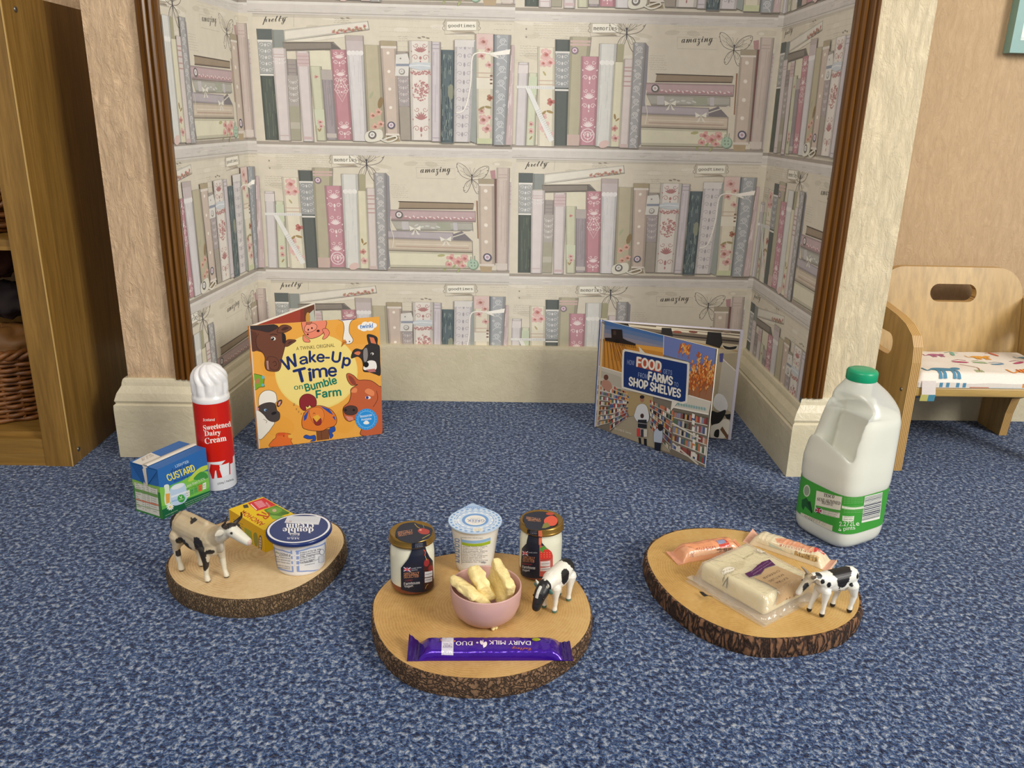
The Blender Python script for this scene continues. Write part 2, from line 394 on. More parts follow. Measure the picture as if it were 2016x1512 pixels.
class Art:
    def __init__(s, xf=lambda p: p): s.xf = xf; s.items = []; s.boxes = []
    def add(s, tris, col, layer=None):
        """tris in drawing coordinates"""
        if isinstance(col, str): col = hx(col)
        out = []; bx = [1e9, 1e9, -1e9, -1e9]
        for t in tris:
            q = []
            for p in t:
                u, v = s.xf(p); c = col(p[0], p[1]) if callable(col) else col
                if isinstance(c, str): c = hx(c)
                q.append((u, v, c)); bx = [min(bx[0], u), min(bx[1], v), max(bx[2], u), max(bx[3], v)]
            ar = (q[1][0]-q[0][0])*(q[2][1]-q[0][1])-(q[2][0]-q[0][0])*(q[1][1]-q[0][1])
            if len(q) == 4:
                ar = sum(q[i-1][0]*q[i][1]-q[i][0]*q[i-1][1] for i in range(4))
            if abs(ar) < 1e-12: continue
            if ar < 0: q.reverse()
            out.append(q)
        if not out: return
        L = 0; e = 1e-5
        for b, l in s.boxes:
            if l >= L and b[0] < bx[2]-e and b[2] > bx[0]+e and b[1] < bx[3]-e and b[3] > bx[1]+e: L = l+1
        s.boxes.append((bx, L)); s.items.append((L, out))
    def poly(s, pts, col):
        pts = [(p[0], p[1]) for p in pts]
        if len(pts) <= 3: return s.add([pts], col)
        T = tessellate_polygon([[Vector((p[0], p[1], 0)) for p in pts]])
        s.add([[pts[i] for i in t] for t in T], col)
    def quad(s, a, b, c, d, col): s.add([[a, b, c], [a, c, d]], col)
    def rect(s, x0, y0, x1, y1, col): s.quad((x0, y0), (x1, y0), (x1, y1), (x0, y1), col)
    def ell(s, x, y, rx, ry, col, rot=0, n=14):
        c, q = math.cos(rot), math.sin(rot)
        P = [(x+rx*math.cos(t)*c-ry*math.sin(t)*q, y+rx*math.cos(t)*q+ry*math.sin(t)*c) for t in [2*math.pi*i/n for i in range(n)]]
        s.add([[(x, y), P[i], P[(i+1) % n]] for i in range(n)], col)
    def ring(s, x, y, r0, r1, col, n=18, ky=1.0):
        T = []
        for i in range(n):
            a, b = 2*math.pi*i/n, 2*math.pi*(i+1)/n
            p = [(x+r*math.cos(t), y+r*ky*math.sin(t)) for r, t in ((r0, a), (r1, a), (r1, b), (r0, b))]
            T += [[p[0], p[1], p[2]], [p[0], p[2], p[3]]]
        s.add(T, col)
    def line(s, pts, w, col, taper=False):
        T = []; L = []; n = len(pts)
        for i in range(n):
            a, b = pts[max(0, i-1)], pts[min(n-1, i+1)]
            dx, dy = b[0]-a[0], b[1]-a[1]; m = math.hypot(dx, dy) or 1
            ww = w*(math.sin(math.pi*(i+.5)/n) if taper else 1)/2
            L.append(((pts[i][0]-dy/m*ww, pts[i][1]+dx/m*ww), (pts[i][0]+dy/m*ww, pts[i][1]-dx/m*ww)))
        for i in range(n-1):
            T += [[L[i][0], L[i][1], L[i+1][1]], [L[i][0], L[i+1][1], L[i+1][0]]]
        s.add(T, col)
    def curve(s, pts, w, col, k=4, taper=False): s.line(catmull(pts, k), w, col, taper)
    def blob(s, pts, col, out=None, ow=3, k=4):
        P = catmull(pts, k, True); s.poly(P, col)
        if out: s.line(P+[P[0]], ow, out)
    def text(s, t, p0, p1, h, col, fk='sans', bold=0.0, up=None):
        dx, dy = p1[0]-p0[0], p1[1]-p0[1]; m = math.hypot(dx, dy)
        if up is None: up = (dy/m, -dx/m)
        T = [[(p0[0]+dx*q[0]+up[0]*h*q[1], p0[1]+dy*q[0]+up[1]*h*q[1]) for q in tri] for tri in text_tris(t, fk, min(bold, 0))]
        if not T: return
        b = bold*h
        for ox, oy in (((0, 0),) if bold <= 0 else ((-b, 0), (b, 0), (0, -b), (0, b)) if bold > .03 else ((-b, 0), (b, 0))):
            s.add([[(p[0]+ox, p[1]+oy) for p in q] for q in T], col)
    def emit(s, mb, place, mat=0, clip=None, du=0, dv=0, eps=3.5e-5, base=6e-5, maxlen=None, smooth=False, flipu=False):
        """place(u, v, offset) -> 3D point"""
        for L, tris in s.items:
            off = base+L*eps
            for q in tris:
                P = [(p[0]+du, p[1]+dv, p[2]) for p in q]
                if clip:
                    if all(p[0] >= clip[0] and p[0] <= clip[2] and p[1] >= clip[1] and p[1] <= clip[3] for p in P): pass
                    else:
                        P = clip_poly(P, *clip)
                        if len(P) < 3: continue
                st = [P]
                if maxlen:
                    st2 = [[P[0], P[i], P[i+1]] for i in range(1, len(P)-1)]; st = []
                    while st2:
                        t = st2.pop(); e = [(math.hypot(t[i][0]-t[(i+1) % 3][0], t[i][1]-t[(i+1) % 3][1]), i) for i in range(3)]
                        l, i = max(e)
                        if l <= maxlen: st.append(t); continue
                        a, b, c = t[i], t[(i+1) % 3], t[(i+2) % 3]
                        mid = ((a[0]+b[0])/2, (a[1]+b[1])/2, tuple((x+y)/2 for x, y in zip(a[2], b[2])))
                        st2 += [[a, mid, c], [mid, b, c]]
                for R in st: mb.face([place(p[0], p[1], off) for p in R], [p[2] for p in R], mat, smooth)
def catmull(pts, k=4, closed=False):
    n = len(pts); out = []
    for i in range(n if closed else n-1):
        p = [pts[(i+j) % n] if closed else pts[min(max(i+j, 0), n-1)] for j in (-1, 0, 1, 2)]
        for q in range(k):
            t = q/k
            out.append(tuple(.5*((2*p[1][d])+(-p[0][d]+p[2][d])*t+(2*p[0][d]-5*p[1][d]+4*p[2][d]-p[3][d])*t*t+(-p[0][d]+3*p[1][d]-3*p[2][d]+p[3][d])*t**3) for d in range(len(p[0]))))
    if not closed: out.append(tuple(pts[-1]))
    return out
def plane(O, U, V, N):
    O, U, V, N = Vector(O), Vector(U), Vector(V), Vector(N)
    return lambda u, v, o=0: O+U*u+V*v+N*o

# ================================================================== ROOM
LX, LF, LY = -0.633, -0.512, 1.395      # left pier outer x, inner x, face y
RX, RF, RY = 0.673, 0.556, 1.342        # right pier
BL, BR, BY = -0.482, 0.563, 1.71        # alcove back corners
WY0, TOP = 1.64, 2.4
mb = MB(); mb.box(-2.6, 2.8, -1.6, 2.0, -.03, 0); struct(mb.build('floor', 'carpet'))

def wallseg(name, mat, pts, z0=0, z1=TOP):
    mb = MB()
    for a, b in zip(pts, pts[1:]):
        mb.face([(a[0], a[1], z0), (b[0], b[1], z0), (b[0], b[1], z1), (a[0], a[1], z1)])
    return struct(mb.build(name, mat))
wallseg('wall_left', 'wall_ambient', [(-2.6, WY0), (LX, WY0)])
wallseg('wall_left_pier', 'wall_ambient', [(LX, WY0), (LX, LY), (LF, LY)])
wallseg('wall_right_pier', 'wall_daylit', [(RF, RY), (RX, RY), (RX, WY0)])
wallseg('wall_right', 'wall_plain', [(RX, WY0), (2.8, WY0)])

# ---- skirting boards swept along the foot of the walls
PROF = [(.0, 0), (.022, 0), (.0225, .088), (.022, .098), (.0185, .101), (.0205, .106), (.0165, .119), (.0095, .131), (.0085, .137), (.007, .142), (.005, .144), (0, .144)]
def skirting(name, path, a, b, zs=1.0, prof=PROF, wob=.0006):
    """the stretch path[a]..path[b] of a sweep, mitred to its neighbours"""
    def off(i, o):
        p = Vector(path[i]); ns = []
        if i > 0: d = (p-Vector(path[i-1])).normalized(); ns.append(Vector((d.y, -d.x)))
        if i < len(path)-1: d = (Vector(path[i+1])-p).normalized(); ns.append(Vector((d.y, -d.x)))
        n = sum(ns, Vector((0, 0))).normalized(); k = n.dot(ns[0])
        return p+n*(o/k)
    mb = MB(); rows = []
    for i in range(a, b):
        P0 = [off(i, o) for o, z in prof]; P1 = [off(i+1, o) for o, z in prof]; N = max(2, int((Vector(path[i+1])-Vector(path[i])).length/.02))
        for k in range(N+1):
            t = k/N; r = []
            for (o, z), u, v in zip(prof, P0, P1):
                q = u.lerp(v, t); wv = noise.noise(Vector((q.x*14, q.y*14, z*30)))*wob
                r.append((q.x, q.y+ (wv if 0 < t < 1 and o > 0 else 0), z*zs))
            rows.append(r)
    mb.grid(rows, (1, 1, 1), 0, False, False)
    mb.cap([Vector(p) for p in rows[0]]); mb.cap([Vector(p) for p in rows[-1]], flip=True)
    return struct(mb.build(name, 'gloss_paint'))
PATH = [(-1.6, WY0), (LX, WY0), (LX, LY), (LF, LY), (BL, BY), (BR, BY), (RF, RY), (RX, RY), (RX, WY0), (2.8, WY0)]
skirting('baseboard_left', PATH, 0, 1)
skirting('baseboard_left_pier', PATH, 1, 3)
skirting('baseboard_alcove_left', PATH, 3, 4, .9)
BPROF = [(0, 0), (.0125, 0), (.0125, .120), (.0115, .1262), (0, .1265)]
skirting('baseboard_alcove_back', [(BL, BY), (BR, BY)], 0, 1, 1, BPROF)
skirting('baseboard_alcove_right', PATH, 5, 6, .9)
skirting('baseboard_right_pier', PATH, 6, 8)
skirting('baseboard_right', PATH, 8, 9)

# ---- reeded wooden mouldings at the alcove mouth
def moulding(name, x0, x1, y, z0):
    wd = x1-x0; pr = [(0, 0), (0, .007), (.05, .010), (.14, .0115), (.2, .0075), (.24, .0065), (.30, .0105), (.38, .0125), (.46, .0105), (.52, .0065), (.58, .0105), (.66, .0135), (.75, .0115), (.80, .0085), (.86, .0105), (.95, .0115), (1.0, .009), (1.0, 0)]
    mb = MB(); rows = []
    for k in range(60):
        z = z0+(2.4-z0)*k/59
        rows.append([(x0+wd*t+ (noise.noise(Vector((x0, t, z*9)))*.0006), y-h, z) for t, h in pr])
    mb.grid(rows, (1, 1, 1), 0, False, False)
    mb.cap(rows[0]); return struct(mb.build(name, 'trim_wood', recalc=True))
moulding('trim_1', -.5475, -.5120, LY, .1435)
moulding('trim_2', .5475, .5845, RY, .1435)

# ================================================================== WALLPAPER ART
SW, RH = .508, .256
def wp_xf(ox, sx, seam, k, shz):
    def f(p):
        q = WY(ox+p[0]/3.6, p[1]/3.6, BY)
        return ((q.x-seam)*k, q.z-shz)
    return f
xfA = wp_xf(480, 0, -.461, .508/.502, .5408)
xfB = wp_xf(1000, 0, .041, .508/.515, .5408)
INK = '#59524b'
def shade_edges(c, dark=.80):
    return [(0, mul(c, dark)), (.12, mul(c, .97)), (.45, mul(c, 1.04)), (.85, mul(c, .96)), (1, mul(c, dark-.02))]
class Book:
    """one printed book spine: q = bottom-left, bottom-right, top-right, top-left in drawing space"""
    def __init__(s, A, xb0, xb1, yb, xt0, xt1, yt, col, yb1=None, yt1=None, outline=True, horiz=False):
        s.A = A; s.q = [(xb0, yb), (xb1, yb1 if yb1 is not None else yb+(xb1-xb0)*.02), (xt1, yt1 if yt1 is not None else yt+(xt1-xt0)*.02), (xt0, yt)]
        s.col = col
        if outline:
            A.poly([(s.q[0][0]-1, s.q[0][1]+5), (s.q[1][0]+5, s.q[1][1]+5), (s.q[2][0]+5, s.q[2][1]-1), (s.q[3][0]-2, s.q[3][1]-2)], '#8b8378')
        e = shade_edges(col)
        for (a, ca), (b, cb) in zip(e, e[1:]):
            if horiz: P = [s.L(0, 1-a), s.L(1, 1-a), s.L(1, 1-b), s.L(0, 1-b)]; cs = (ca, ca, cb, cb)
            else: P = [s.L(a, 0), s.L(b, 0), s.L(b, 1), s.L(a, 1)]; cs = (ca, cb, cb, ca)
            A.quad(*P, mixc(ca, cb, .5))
        s.W = math.dist(s.q[0], s.q[1]); s.H = math.dist(s.q[0], s.q[3])
    def L(s, a, t):
        q = s.q; return tuple((q[0][i]*(1-a)+q[1][i]*a)*(1-t)+(q[3][i]*(1-a)+q[2][i]*a)*t for i in (0, 1))
    def band(s, t0, t1, col): s.A.quad(s.L(0, t0), s.L(1, t0), s.L(1, t1), s.L(0, t1), col)
    def vstripe(s, a0, a1, col, t0=0, t1=1): s.A.quad(s.L(a0, t0), s.L(a1, t0), s.L(a1, t1), s.L(a0, t1), col)
    def bands(s, ts, col, h=.012):
        for t in ts: s.band(t, t+h, col)
    def curl(s, a, t, r, sg, col, w=4.5, turns=1.3, up=1):
        P = []
        for i in range(11):
            u = i/10; th = u*turns*2*math.pi; rr = r*(1-.78*u)
            c = s.L(a, t); P.append((c[0]+sg*(rr*math.cos(th)-r*.2), c[1]-up*rr*math.sin(th)))
        s.A.line(P, w, col)
    def lace(s, t0, t1, col, dens=34):
        n = max(2, int((t1-t0)*s.H/dens)); r = s.W*.17
        for i in range(n):
            t = t0+(i+.5)/n*(t1-t0)
            c = s.L(.5, t)
            s.A.ell(c[0], c[1], s.W*.07, dens*.28, col, 0, 7)
            for sg in (-1, 1):
                s.curl(.5+sg*.26, t, r, sg, col, 3.4, 1.0)
                c = s.L(.5+sg*.43, t+.4/n*(t1-t0)); s.A.ell(c[0], c[1], 3.2, 4.2, col, 0, 6)
    def damask(s, t0, t1, n, col):
        for i in range(n):
            t = t0+(i+.5)/n*(t1-t0); dt = (t1-t0)/n; h = dt*s.H; wq = s.W
            for k in range(7):   # fan of petals
                an = (k-3)*.36; c = s.L(.5, t+dt*.06)
                x1, y1 = c[0]+math.sin(an)*wq*.36, c[1]-math.cos(an)*h*.24
                s.A.ell((c[0]+x1)/2, (c[1]+y1)/2, wq*.045, math.dist(c, (x1, y1))*.5, col, an, 7)
            for sg in (-1, 1):
                s.curl(.5+sg*.27, t-dt*.18, wq*.17, sg, col, 4.2, 1.15)
                s.curl(.5+sg*.22, t+dt*.36, wq*.14, sg, col, 3.8, 1.0, -1)
                c = s.L(.5+sg*.40, t+dt*.08); s.A.ell(c[0], c[1], 4, 7, col, sg*.5, 7)
            c = s.L(.5, t-dt*.20); s.A.ell(c[0], c[1], wq*.07, h*.08, col, 0, 8)
            c = s.L(.5, t-dt*.36); s.A.ell(c[0], c[1], wq*.04, h*.05, col, 0, 6)
    def swirls(s, col, n=7):
        for i in range(n):
            t = (i+.5)/n; sg = 1 if i % 2 else -1
            s.curl(.5+sg*.05, t, s.W*.33, sg, col, 4.6, 1.7)
            s.curl(.5-sg*.3, t+.35/n, s.W*.15, -sg, col, 3.6, 1.2)
            P = [s.L(.5-sg*.35, t-.5/n), s.L(.5-sg*.1, t-.25/n), s.L(.5+sg*.3, t-.22/n)]; s.A.curve(P, 3.6, col, 3)
    def dots(s, ts, col='#e9e2d2', r=11, a=.45):
        for t in ts:
            c = s.L(a, t); s.A.ell(c[0], c[1], r, r, col, 0, 12)
    def streaks(s, col, n, seed, w=3, t0=0, t1=1, lmin=.05, lmax=.25):
        R = random.Random(seed)
        for i in range(n):
            a = R.random()*.92+.04; t = t0+R.random()*(t1-t0); l = lmin+R.random()*(lmax-lmin)
            s.A.line([s.L(a, t), s.L(min(1, max(0, a+R.uniform(-.04, .04))), min(t1, t+l))], w, col)
def rose(A, x, y, r, c1='#d9aaa5', c2='#bf7f78', c3='#9d5a4d', seed=1):
    R = random.Random(seed)
    for i in range(6):
        a = i*1.05+R.random(); A.ell(x+math.cos(a)*r*.55, y+math.sin(a)*r*.5, r*.5, r*.38, mixc(c1, c2, R.random()*.4), a, 10)
    A.ell(x, y, r*.5, r*.45, c2, .3, 10); A.ell(x+r*.1, y+r*.05, r*.3, r*.24, c3, .3, 9)
    A.curve([(x-r*.5, y-r*.1), (x-r*.1, y-r*.5), (x+r*.45, y-r*.2)], r*.1, mul(c1, 1.08), 3)
def leaf(A, x, y, l, an, c='#9aa17b'):
    A.ell(x+math.cos(an)*l/2, y+math.sin(an)*l/2, l/2, l*.18, c, an, 8)
def button(A, x, y, r, rim='#5c566c', face='#d9cfd6', ctr='#b692a5'):
    A.ell(x+2, y+3, r*1.1, r*1.1, '#8d8478'); A.ell(x, y, r, r, rim, 0, 16); A.ell(x, y, r*.68, r*.68, face, 0, 14); A.ell(x, y, r*.36, r*.36, ctr, 0, 9)
def scribble(A, x0, x1, y0, y1, dy=14, col='#a69d8b', seed=3, slope=.02, w=1.6):
    R = random.Random(seed); y = y0
    while y < y1:
        x = x0+R.random()*8
        while x < x1:
            l = R.uniform(6, 24); P = []; n = 4
            for i in range(n): P.append((x+l*i/(n-1), y+(x-x0)*slope+R.uniform(-3, 3)))
            A.line(P, w, col); x += l+R.uniform(3, 8)
        y += dy
def butterfly(A, x, y, k, rot=0):
    def T(pts): return [(x+k*(px*math.cos(rot)-py*math.sin(rot)), y+k*(px*math.sin(rot)+py*math.cos(rot))) for px, py in pts]
    wing = [(0, -10), (30, -60), (75, -95), (115, -100), (112, -60), (85, -15), (40, 5), (0, 8)]
    low = [(0, 8), (35, 25), (55, 55), (60, 85), (40, 95), (20, 70), (5, 35)]
    for sg in (-1, 1):
        for W in (wing, low):
            A.curve(T([(px*sg*(.92 if sg < 0 else 1), py*(1 if W is wing else 1.15)) for px, py in W]), 3.2, '#5d5650', 3)
        for e in ((95, -85), (85, -50), (60, -25)): A.line(T([(5*sg, -8), (e[0]*.6*sg, e[1]*.7), (e[0]*sg, e[1])]), 1.8, '#7d756b')
        A.curve(T([(8*sg, -12), (35*sg, -55), (62*sg, -70), (50*sg, -35), (12*sg, -8)]), 1.8, '#7d756b', 3)
        A.curve(T([(4*sg, 12), (26*sg, 30), (38*sg, 62), (22*sg, 60), (6*sg, 20)]), 1.8, '#7d756b', 3)
        A.line(T([(0, -20), (14*sg, -70), (20*sg, -78)]), 1.6, '#6d665e')
        for e in ((104, -92), (108, -70), (98, -40), (56, 75), (48, 95)): c = T([(e[0]*sg, e[1])])[0]; A.ell(c[0], c[1], 5*k, 4*k, '#8a8177', 0, 6)
    A.line(T([(0, -26), (0, 0), (0, 40)]), 9*k, '#4d4a52', True); A.ell(*T([(0, -24)])[0], 5*k, 6*k, '#4d4a52')
def label_tag(A, x0, y0, x1, y1, t):
    A.rect(x0-14, y0-8, x1+14, y1+2, '#c5bda6'); A.line([(x0-14, y0-8), (x1+14, y0-8), (x1+14, y1+26), (x0-14, y1+26), (x0-14, y0-8)], 3, '#948b7b')
    for sg, xx in ((-1, x0-14), (1, x1+14)):
        A.curve([(xx, y0), (xx+sg*10, y0+18), (xx+sg*4, y0+34), (xx+sg*16, y0+50), (xx+sg*2, y1)], 3.4, '#8b8375', 3)
        A.line([(xx-sg*6, y0-34), (xx-sg*6, y0+4)], 3, '#a1998a')
    A.rect(x0, y0, x1, y1, '#e9e4d2'); A.line([(x0, y0), (x1, y0), (x1, y1), (x0, y1), (x0, y0)], 2.4, '#8a8274')
    my = (y0+y1)/2; A.text(t, (x0+10, my+16), (x1-10, my+16), 30, '#3a3531', 'mono', .01)
    A.poly([(x0+20, y1+2), (x1-10, y1+2), (x1-40, y1+14), (x0+60, y1+14)], '#b3a58c'); A.poly([(x0+10, y1+22), (x1-20, y1+12), (x1-4, y1+22)], '#8f8471')
def background(A, x0, x1, ytop, yshelf, seed):
    """cream plaster behind the books, a shelf plank under them"""
    sl = lambda x: (x-x0)*.021
    A.quad((x0, yshelf+4), (x1, yshelf+4+sl(x1)), (x1, ytop+sl(x1)), (x0, ytop), '#d5ccb6')
    R = random.Random(seed)
    for i in range(46):
        x, y = R.uniform(x0+20, x1-20), R.uniform(ytop+30, yshelf-420)
        A.ell(x, y, R.uniform(20, 90), R.uniform(6, 26), mixc('#d5ccb6', '#c6bda6', R.random()) if i % 3 else '#dcd4c1', R.uniform(-.1, .2), 9)
    A.quad((x0, ytop+14), (x1, ytop+14+sl(x1)), (x1, ytop+sl(x1)), (x0, ytop), '#aba294')
    A.quad((x0, ytop+32), (x1, ytop+32+sl(x1)), (x1, ytop+13+sl(x1)), (x0, ytop+13), '#c3bba9')
def plank(A, x0, x1, y, seed):
    sl = lambda x: (x-x0)*.021
    A.quad((x0, y+16), (x1, y+16+sl(x1)), (x1, y+sl(x1)-8), (x0, y-8), '#a3988b')
    A.quad((x0, y+100), (x1, y+100+sl(x1)), (x1, y+14+sl(x1)), (x0, y+14), '#cdc7bf')
    A.quad((x0, y+32), (x1, y+32+sl(x1)), (x1, y+14+sl(x1)), (x0, y+14), '#d9d4cc')
    A.line([(x0, y+84), (x1, y+84+sl(x1))], 5, '#aaa399')
    R = random.Random(seed)
    for i in range(34):
        x = R.uniform(x0+10, x1-80); l = R.uniform(30, 120); yy = y+R.uniform(30, 84)
        A.line([(x, yy+sl(x)), (x+l, yy+sl(x)+R.uniform(-3, 3))], R.uniform(2, 6), R.choice(['#bdb6ac', '#d6d0c6', '#c4bcb5']))

def section_A():
    A = Art(xfA); A.n = 'A'
    background(A, 72, 1905, 86, 1006, 1)
    plank(A, 72, 1905, 1006, 2)
    A.text('pretty', (142, 178), (308, 172), 62, '#3d3833', 'script'); A.line([(262, 132), (318, 122)], 3, '#3d3833')
    A.line([(362, 100), (362, 190)], 2, '#a79e8e')
    scribble(A, 640, 750, 130, 165, 14, '#7d7568', 5); scribble(A, 1100, 1250, 130, 150, 16, '#b5ac9a', 6); scribble(A, 960, 1380, 190, 340, 34, '#b5ac9a', 9)
    scribble(A, 1760, 1880, 130, 250, 40, '#8d8476', 7); scribble(A, 1090, 1160, 260, 300, 14, '#8a8070', 8)
    for x, y in ((700, 130), (740, 128), (1240, 268), (1270, 262), (1300, 270), (990, 300), (1050, 296)): A.ell(x, y, 14, 6, '#948a78', .2, 8)
    label_tag(A, 1432, 150, 1640, 216, 'goodtimes')
    # lying books on top
    A.poly([(195, 210), (292, 212), (300, 338), (205, 338)], '#8c938f'); A.line([(215, 212), (225, 335)], 8, '#7d8581')
    A.poly([(470, 360), (620, 362), (625, 500), (480, 480)], '#d9d4b8')
    b = Book(A, 300, 888, 290, 298, 876, 214, '#dcd7c8', 208, 148, True, True)
    for i in range(9): x = 640+i*27; rose(A, x, 226-i*5+(i % 2)*12, 13, '#c98b80', '#b4675a', '#8d4a3d', i); leaf(A, x, 232-i*5, 26, -1.2+i*.3, '#a58a5c')
    A.poly([(300, 292), (715, 238), (718, 262), (460, 296)], '#dfd9c6')
    Book(A, 296, 690, 358, 284, 636, 300, '#8d8478', 346, 298, True, True); A.poly([(620, 300), (690, 345), (625, 350)], '#6f6a66')
    A.line([(300, 304), (640, 300)], 5, '#5f574d'); A.line([(300, 356), (620, 352)], 5, '#6b6358')
    b = Book(A, 165, 257, 990, 100, 205, 205, '#566058')
    b.band(.60, .885, '#a3a6a4'); b.lace(.60, .885, '#d9d8d4', 42); b.bands((.885, .578), '#dcdad2', .018); b.band(.903, 1, '#5f6867')
    b.streaks('#6d7a66', 14, 3, 3, 0, .55)
    b = Book(A, 262, 342, 995, 208, 305, 342, '#d3c9c7'); b.bands((.90, .93, .05), '#c0a6a4', .008); b.lace(.82, .9, '#e2dbd8', 28)
    b = Book(A, 345, 413, 992, 312, 385, 420, '#a09690'); b.band(.42, .8, '#aaa29c'); b.lace(.45, .75, '#d5d0ca', 40); b.band(0, .42, '#a5a089'); b.band(.14, .22, '#b7b2a0'); b.bands((.83, .88, .93), '#8a7f86', .008)
    b = Book(A, 430, 502, 1000, 380, 465, 362, '#d2c8c6'); b.band(.83, .98, '#c9b1b0'); b.bands((.86, .9, .94), '#b99697', .008); b.band(.02, .05, '#c6abab')
    b = Book(A, 527, 590, 995, 475, 552, 470, '#c8c8a9'); b.band(.2, .42, '#c6cdae'); c = b.L(.5, .86); rose(A, c[0], c[1], 14, '#d08a86', '#bb6d6c'); c = b.L(.5, .25); rose(A, c[0], c[1], 20); rose(A, c[0]+6, c[1]+30, 18, seed=4); leaf(A, c[0]-8, c[1]+70, 30, -1, '#9a7f45'); leaf(A, c[0], c[1]+70, 30, -2.2, '#a98b4a')
    b = Book(A, 598, 665, 990, 553, 630, 495, '#a1969b'); b.band(.86, 1, '#b3a9a3'); b.streaks('#8d8388', 9, 5, 3, .1, .85, .3, .6); b.band(.03, .09, '#c0b6ae')
    b = Book(A, 672, 775, 990, 620, 732, 352, '#bd7a86'); b.damask(.60, .99, 2, '#e3cfcd'); b.damask(.0, .22, 1, '#e3cfcd')
    c = b.L(.5, .56)
    A.line([b.L(.5, .7), b.L(.93, .56), b.L(.5, .42), b.L(.07, .56), b.L(.5, .7)], 3.6, '#e3cfcd'); A.line([b.L(.5, .64), b.L(.76, .56), b.L(.5, .48), b.L(.24, .56), b.L(.5, .64)], 3, '#e3cfcd'); b.lace(.5, .62, '#e3cfcd', 26)
    b = Book(A, 780, 875, 998, 725, 845, 252, '#d4d1d1'); b.band(.95, 1, '#b7a9a5'); b.band(.84, .95, '#c3b6b6')
    for i in range(4): c = b.L(.14+i*.24, .835); A.ell(c[0], c[1], 17, 18, '#e3e0de', 0, 12)
    b.streaks('#c7c3c5', 14, 6, 4, 0, .8)
    b = Book(A, 885, 1000, 975, 850, 965, 320, '#b9af8e')
    for i, (a, t) in enumerate(((.7, .28), (.35, .24), (.8, .15), (.45, .12), (.7, .05))): c = b.L(a, t); rose(A, c[0], c[1], 26, '#d7a48f', '#c07d6a', '#93603f', i)
    c = b.L(.85, .38); A.ell(c[0], c[1], 18, 42, '#8f7440', .2, 9); c = b.L(.2, .42); leaf(A, c[0], c[1], 60, -1.1, '#a8ad85')
    b = Book(A, 1010, 1100, 945, 968, 1080, 290, '#c7b3a2'); b.band(.93, 1, '#ab9b78'); b.band(.92, .945, '#d9d0c4'); b.dots((.87, .67, .48, .28)); c = b.L(.42, .09); button(A, c[0], c[1], 26)
    A.quad((1008, 945), (1100, 947), (1106, 962), (1006, 960), '#ddd2c4'); A.poly([(1010, 962), (1092, 964), (1108, 1003), (1050, 1003), (1015, 1000)], '#a4906c')
    b = Book(A, 1115, 1180, 990, 1078, 1160, 365, '#a2988e'); b.band(.38, .72, '#a69b9c'); b.lace(.4, .7, '#d0c8c6', 44); b.band(.0, .37, '#a59b8c')
    A.poly([(1078, 388), (1158, 380), (1172, 430), (1165, 540), (1072, 538)], '#d9d7cf'); A.rect(1078, 452, 1172, 470, '#8b93a5'); button(A, 1118, 506, 20, '#a7a5a0', '#dddbd4', '#bab7b0'); A.ell(1110, 415, 6, 6, '#8d8a84')
    b = Book(A, 1188, 1325, 992, 1170, 1325, 290, '#ddd6cc'); b.damask(.0, .36, 1, '#b06e6c'); b.damask(.76, .99, 1, '#b06e6c')
    c = b.L(.5, .5)
    R = random.Random(4)
    for i in range(120):
        a, r = R.random()*6.28, math.sqrt(R.random()); A.ell(c[0]+math.cos(a)*r*62, c[1]+math.sin(a)*r*72, 5, 6, '#b16a69' if i % 3 else '#c58f8c', a, 6)
    for i in range(40): A.ell(b.L(.04, .62)[0]+i*3.5, b.L(.5, .68)[1]+R.uniform(-14, 14), 5, 6, '#b5716f', 0, 6)
    A.poly([(1170, 460), (1210, 440), (1320, 445), (1320, 490), (1250, 498), (1172, 480)], '#c2cad0'); A.line([(1172, 468), (1240, 462), (1318, 470)], 6, '#dfe3e4')
    b = Book(A, 1330, 1385, 1000, 1330, 1387, 298, '#ccc3c8'); b.bands((.97, .93, .03), '#a69da5', .008); b.streaks('#b9aeb7', 6, 8, 4, .1, .9, .3, .6)
    b = Book(A, 1392, 1480, 1012, 1392, 1492, 354, '#5a6c71'); b.streaks('#8f9c94', 46, 9, 4, .02, .95, .02, .10); b.streaks('#3f5057', 26, 10, 5, .02, .95, .02, .12)
    c = b.L(.75, .55); A.ell(c[0], c[1], 22, 55, '#8d927c', 0, 12); A.line([b.L(.08, .02), b.L(.92, .02), b.L(.92, .98), b.L(.08, .98), b.L(.08, .02)], 4, '#3d4a4e')
    b = Book(A, 1485, 1595, 1003, 1490, 1635, 282, '#d0cbcb'); b.lace(.03, .97, '#a49da4', 60); b.band(.93, 1, '#d8d3ce')
    A.poly([(1597, 1000), (1640, 1016), (1648, 250), (1625, 300)], '#98a09b')
    b = Book(A, 1645, 1750, 1018, 1640, 1762, 240, '#d9d0b7'); b.band(.86, 1, '#d6b9b0')
    for i, (a, t, r) in enumerate(((.4, .93, 34), (.7, .86, 28), (.3, .8, 30), (.75, .72, 26), (.4, .22, 38), (.65, .14, 34), (.3, .3, 26), (.8, .24, 20))): c = b.L(a, t); rose(A, c[0], c[1], r, '#d6aaa3', '#be8078', '#9b5b44', i)
    b.bands((.64, .60, .57), '#bfa08e', .008); b.band(.5, .6, '#ddd7c2'); c = b.L(.85, .42); rose(A, c[0], c[1], 26, '#a96a48', '#94532f', '#7b4527'); c = b.L(.5, .34); leaf(A, c[0], c[1], 50, .2, '#9b8a52'); leaf(A, c[0], c[1], 50, 2.6, '#9b8a52'); b.band(0, .05, '#c4ca9b')
    for t in (.62, .585, .55): c = b.L(.9, t); A.rect(c[0]-10, c[1]-6, c[0]+8, c[1]+6, '#7d5648')
    A.poly([(1758, 245), (1775, 245), (1772, 1022), (1756, 1022)], '#66747a')
